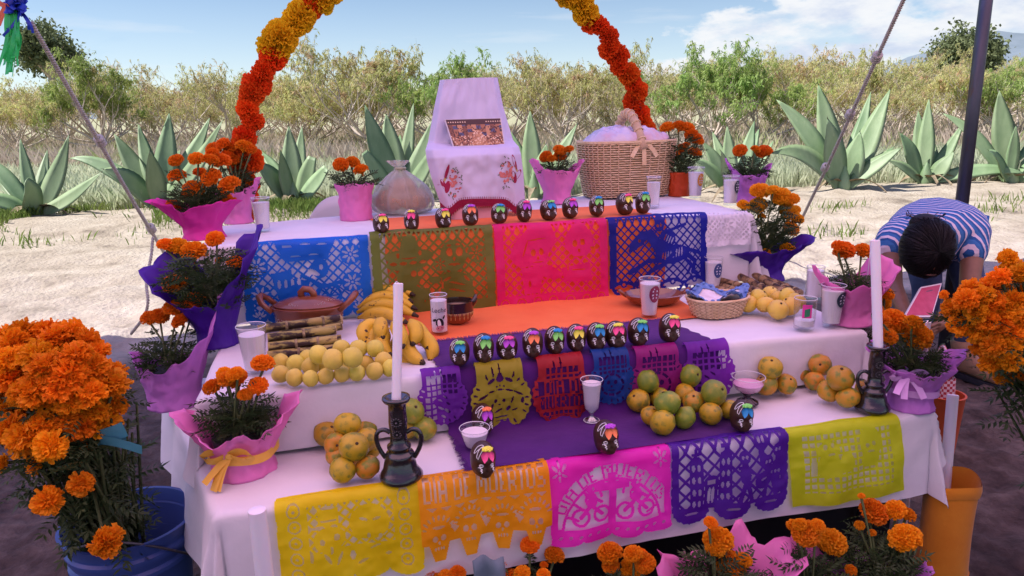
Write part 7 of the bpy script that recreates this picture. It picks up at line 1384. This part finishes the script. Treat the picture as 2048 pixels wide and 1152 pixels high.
PERS = thing('person', 'person in a blue striped shirt bending forward over a pink album', 'person', fl_.lerp(fr_, .5))
def local(me):
    w = wloc(PERS); [setattr(v, 'co', v.co - w) for v in me.vertices]; return me
nd = {'pelv': (pelv, (.135, .10)), 'belly': (belly, (.125, .095)), 'chest': (chest, (.14, .10)), 'neck0': (chest.lerp(neck, .65), .07), 'neck': (neck, .052), 'headb': (neck.lerp(headc, .5), .062), 'head': (headc, .088), 'headt': (headc + (headc-neck).normalized()*.07 + Vector((0, 0, -.02)), .070)}
ed = [('pelv', 'belly'), ('belly', 'chest'), ('chest', 'neck0'), ('neck0', 'neck'), ('neck', 'headb'), ('headb', 'head'), ('head', 'headt')]
for s, sh, el, wr, hp_, kn, an, other in (('l', shl, ell_, wrl, hipl, knl, anl, 1), ('r', shr, elr, wrr, hipr, knr, anr, -1)):
    X = Vector((other, 0, 0)); pal = wr + (wr-el).normalized()*.06 + X*.015
    nd.update({'sh'+s: (sh, .058), 'ua'+s: (sh.lerp(el, .5), .048), 'el'+s: (el, .040), 'fa'+s: (el.lerp(wr, .45), .037), 'wr'+s: (wr, .026), 'pal'+s: (pal, (.034, .018)), 'hip'+s: (hp_, .085), 'th'+s: (hp_.lerp(kn, .5), .078), 'kn'+s: (kn, .058), 'ca'+s: (kn.lerp(an, .4), .054), 'an'+s: (an, .040), 'ft'+s: (an + Vector((.02*other*-1, -.12, -.055)), .032)})
    ed += [('chest', 'sh'+s), ('sh'+s, 'ua'+s), ('ua'+s, 'el'+s), ('el'+s, 'fa'+s), ('fa'+s, 'wr'+s), ('wr'+s, 'pal'+s), ('pelv', 'hip'+s), ('hip'+s, 'th'+s), ('th'+s, 'kn'+s), ('kn'+s, 'ca'+s), ('ca'+s, 'an'+s), ('an'+s, 'ft'+s)]
    d = (wr-el).normalized(); sd_ = d.cross(X).normalized()
    for i, (off, L) in enumerate(((-.030, .062), (-.010, .074), (.010, .078), (.028, .070))):
        b0 = pal + sd_*off*.9 + d*.028; f1 = b0 + d*L*.45 + X*.012; f2 = b0 + d*L*.75 + X*.034; nd.update({f'f{i}a{s}': (b0, .0095), f'f{i}b{s}': (f1, .0088), f'f{i}c{s}': (f2, .0075)}); ed += [('pal'+s, f'f{i}a{s}'), (f'f{i}a{s}', f'f{i}b{s}'), (f'f{i}b{s}', f'f{i}c{s}')]
    th0 = wr + d*.02 - sd_*.030 + X*.01; nd.update({'t0'+s: (th0, .011), 't1'+s: (th0 + d*.03 - sd_*.012 + X*.012, .010), 't2'+s: (th0 + d*.052 - sd_*.012 + X*.026, .008)}); ed += [('wr'+s, 't0'+s), ('t0'+s, 't1'+s), ('t1'+s, 't2'+s)]
M_SKINP = pm('brown_skin', (.20, .095, .055), (.24, .12, .07), scale=20, rough=.5, spec=.35, sss=.05)
bme = skin_mesh('body', nd, ed, 'pelv'); bme.materials.append(M_SKINP); link('body', local(bme), PERS)
# shirt
def stripemat():
    m = bpy.data.materials.new('striped_cotton'); m.use_nodes = True; n = m.node_tree.nodes; l = m.node_tree.links; pb_ = n['Principled BSDF']; pb_.inputs['Roughness'].default_value = .85; pb_.inputs['Specular IOR Level'].default_value = .2
    at = n.new('ShaderNodeAttribute'); at.attribute_name = 'along'; fr = n.new('ShaderNodeMath'); fr.operation = 'FRACT'; mu = n.new('ShaderNodeMath'); mu.operation = 'MULTIPLY'; mu.inputs[1].default_value = 27; l.new(at.outputs['Fac'], mu.inputs[0]); l.new(mu.outputs[0], fr.inputs[0])
    rp = n.new('ShaderNodeValToRGB'); rp.color_ramp.interpolation = 'CONSTANT'; e = rp.color_ramp.elements; e[0].color = (.022, .095, .27, 1); e[1].position = .68; e[1].color = (.66, .56, .62, 1); q = e.new(.28); q.color = (.045, .16, .38, 1); l.new(fr.outputs[0], rp.inputs[0])
    l.new(rp.outputs[0], pb_.inputs['Base Color']); no = n.new('ShaderNodeTexNoise'); no.inputs['Scale'].default_value = 14; bu = n.new('ShaderNodeBump'); bu.inputs['Strength'].default_value = .5; bu.inputs['Distance'].default_value = .02; l.new(no.outputs['Fac'], bu.inputs['Height']); l.new(bu.outputs[0], pb_.inputs['Normal']); return m
sn = {'hem': (pelv + (pelv-chest).normalized()*.16 - Vector((0, 0, .09)), (.16, .12)), 'p': (pelv + (pelv-chest).normalized()*.03, (.215, .165)), 'b': (belly, (.22, .165)), 'c': (chest, (.215, .15)), 'n': (chest.lerp(neck, .62), (.10, .085)), 'sl': (shl, .085), 'sl2': (shl.lerp(ell_, .48), .076), 'sr': (shr, .085), 'sr2': (shr.lerp(elr, .48), .076)}
sme = skin_mesh('shirt', sn, [('hem', 'p'), ('p', 'b'), ('b', 'c'), ('c', 'n'), ('c', 'sl'), ('sl', 'sl2'), ('c', 'sr'), ('sr', 'sr2')], 'p'); ax = (neck - pelv).normalized(); at = sme.attributes.new('along', 'FLOAT', 'POINT')
for i, v in enumerate(sme.vertices):
    q = v.co - pelv; sp_ = q.dot(ax); lat = q.x; w_ = (svn(v.co.x*9, v.co.y*9, v.co.z*9)); at.data[i].value = 3 + sp_ + .12*lat*lat*4 + .004*w_; v.co = v.co + v.normal*.006*w_
sme.materials.append(stripemat()); shirt = link('shirt', local(sme), PERS)
m = MB(); nk = chest.lerp(neck, .88); d = (neck-chest).normalized(); x_, y_ = frame_of(d); ring = [nk + (x_*math.cos(a)*1.05 + y_*math.sin(a)*.95)*.088 for a in [i/24*6.283 for i in range(24)]]; m.grid(lambda s, v: ring[int(round(s*24)) % 24] + d*(.012-.045*v) + (ring[int(round(s*24)) % 24]-nk)*.32*v, 24, 3, True); col_ = m.build('collar', pm('collar_blue', (.025, .09, .20), rough=.85), PERS); col_.modifiers.new('th', 'SOLIDIFY').thickness = .004
jn = {'w': (pelv - Vector((0, 0, .05)), (.12, .09))}; je = []
for s, hp_, kn, an in (('l', hipl, knl, anl), ('r', hipr, knr, anr)):
    jn.update({'h'+s: (hp_, .105), 't'+s: (hp_.lerp(kn, .5), .092), 'k'+s: (kn, .074), 'c'+s: (kn.lerp(an, .5), .068), 'a'+s: (an + Vector((0, 0, .05)), .060)}); je += [('w', 'h'+s), ('h'+s, 't'+s), ('t'+s, 'k'+s), ('k'+s, 'c'+s), ('c'+s, 'a'+s)]
jme = skin_mesh('jeans', jn, je, 'w'); jme.materials.append(pm('denim', (.035, .05, .115), (.06, .08, .16), scale=12, rough=.9, bump=.5, bscale=60)); link('jeans', local(jme), PERS)
M_BOOT = pm('brown_leather', (.27, .14, .08), (.34, .19, .11), scale=14, rough=.55, bump=.3, bscale=50, spec=.35); M_SOLE = pm('boot_sole', (.02, .022, .03), rough=.7); M_LACE = pm('boot_lace', (.03, .02, .015), rough=.8)
for s, f in ((1, fr_), (-1, fl_)):
    f = f.copy(); f.z = gz(f.x, f.y); rz = Matrix.Rotation(R(24*s), 3, 'Z'); m = MB(); sec = [(.085, .036, .115, .10), (.05, .040, .13, .085), (.0, .043, .125, .07), (-.05, .046, .095, .05), (-.10, .050, .072, .035), (-.15, .047, .058, .02), (-.185, .030, .045, .0)]; q = []
    for (y, w, h, _) in sec:
        for j in range(12):
            a = j/12*6.283; cx, cz = superell(a, .75); q.append(f + rz @ Vector((cx*w, y, .022 + max(0, h/2 + cz*h/2))))
    m.add(q, [(i*12+j, i*12+(j+1)%12, (i+1)*12+(j+1)%12, (i+1)*12+j) for i in range(6) for j in range(12)] + [tuple(range(11, -1, -1)), tuple(72+j for j in range(12))]); m.tube([f + rz @ Vector((0, .045, .10)), f + rz @ Vector((0, .05, .15)), f + rz @ Vector((0, .055, .185))], [.044, .047, .052], 14); bt = m.build('boot', M_BOOT, PERS)
    m = MB(); m.add([f + rz @ Vector((x*1.14, y, z)) for z in (.0, .026) for (x, y) in [(w*sg, y) for sg, L in ((1, sec), (-1, sec[::-1])) for (y, w, h, _) in L]], [tuple(range(13, -1, -1)), tuple(14+i for i in range(14))] + [(i, (i+1) % 14, 14+(i+1) % 14, 14+i) for i in range(14)]); m.build('sole', M_SOLE, bt, sharp=40)
    m = MB()
    for i in range(4): y, z = -.06 + i*.028, .115 + i*.018; m.tube([f + rz @ Vector((-.022, y, z)), f + rz @ Vector((0, y-.004, z+.008)), f + rz @ Vector((.022, y+.01, z+.004))], .0028, 5)
    m.tube([f + rz @ Vector(q_) for q_ in ((0, .0, .17), (.03, -.02, .19), (.06, -.015, .17), (.05, -.005, .15), (.01, 0, .165))], .0025, 5); m.build('laces', M_LACE, bt)
# head: hair cap with strands, bun, ears, face below
hd_ = (headc - neck).normalized(); crown = headc + Vector((0, -.035, .005)); M_HAIR = pm('black_hair', (.005, .004, .005), (.010, .008, .008), scale=40, rough=.55, spec=.25, stretch=(6, 1, 1))
m = MB()
def hairp(s, t):
    a = s*6.283; ph = t*2.25; d = Vector((math.sin(ph)*math.cos(a)*1.02, -math.cos(ph)*.9, math.sin(ph)*math.sin(a)*1.18)); rr_ = .108*(1 + .02*math.sin(a*46) + .03*(svn(math.cos(a)*4, math.sin(a)*4, t*5))); return crown + Vector((0, .015, -.008)) + d*rr_
m.grid(hairp, 96, 22, True); hair = m.build('hair', M_HAIR, PERS); m = MB(); bun = crown + Vector((-.004, .045, .095)); m.ell(bun, (.062, .05, .04), 20, 12); r = random.Random(2)
for i in range(40):
    a = r.uniform(0, 6.28); m.tube([bun + Vector((math.cos(a)*.05, math.sin(a)*.04, .02)), bun + Vector((math.cos(a)*.068, math.sin(a)*.055, .03)), bun + Vector((math.cos(a)*r.uniform(.07, .085), math.sin(a)*.065, r.uniform(.01, .05)))], .0011, 4, cap=False)
m.build('bun', M_HAIR, hair); m = MB()
for i in range(420):
    s0 = r.random(); t0 = r.uniform(.0, .35); t1 = min(.98, t0 + r.uniform(.25, .6)); ds = r.uniform(-.02, .02); off = r.uniform(.001, .006); ctr = crown + Vector((0, .015, -.008))
    m.tube([ctr + (Vector(hairp(s0 + ds*j/4, t0 + (t1-t0)*j/4)) - ctr)*(1 + off/.108*math.sin(j/4*math.pi) + .01) for j in range(5)], .0013, 3, cap=False)
m.build('strands', M_HAIR, hair)['kind'] = 'stuff'
fc = headc + Vector((0, -.03, -.085))
m = MB(); m.ell(fc + Vector((0, -.052, .012)), (.013, .02, .016), 10, 8); m.build('nose', M_SKINP, PERS)
for sg in (-1, 1):
    m = MB(); m.ell(fc + Vector((sg*.032, -.045, .028)), (.012, .008, .008), 10, 7); m.build('eye', pm('eye_white', (.5, .48, .46), rough=.3), PERS); m = MB(); m.ell(headc + Vector((sg*.088, 0, -.02)), (.012, .02, .03), 10, 8); m.build('ear', M_SKINP, PERS)
m = MB(); m.ell(fc + Vector((0, -.048, -.024)), (.024, .008, .006), 10, 6); m.build('mouth', pm('lips', (.13, .055, .04), rough=.6), PERS)
# album held in the hands
t = thing('album', 'pink covered album with white border in the hands of the bending person', 'album', D(1850, 610, 3.08)); cn = [D(1842, 574, 3.10), D(1884, 566, 3.14), D(1864, 634, 3.0), D(1808, 634, 2.98)]; nrm = (cn[1]-cn[0]).cross(cn[3]-cn[0]).normalized(); nrm = nrm if nrm.y < 0 else -nrm
m = MB(); bk = [q - nrm*.015 for q in cn]; m.add(cn + bk, [(0, 3, 7, 4), (1, 0, 4, 5), (2, 1, 5, 6), (3, 2, 6, 7), (4, 7, 6, 5), (0, 1, 2, 3)]); m.build('cover', pm('album_white', (.70, .64, .66), rough=.5), t, smooth=False)
c_ = sum(cn, Vector())/4; m = MB(); m.add([c_.lerp(q, .90) + nrm*.0015 for q in cn], [(0, 1, 2, 3)]); m.build('cover_panel', pm('album_pink', (.42, .035, .10), (.52, .06, .14), scale=20, rough=.5), t, smooth=False)
m = MB(); X_, Y_ = (cn[1]-cn[0]), (cn[3]-cn[0])
for (u, v, w, h) in ((.28, .55, .35, .28), (.40, .20, .30, .14)): q0 = cn[0] + X_*u + Y_*v + nrm*.003; m.add([q0, q0 + X_*w, q0 + X_*w + Y_*h, q0 + Y_*h], [(0, 1, 2, 3)])
m.build('cover_print', pm('album_print', (.10, .05, .09), (.25, .06, .12), scale=60, rough=.5), t, smooth=False)
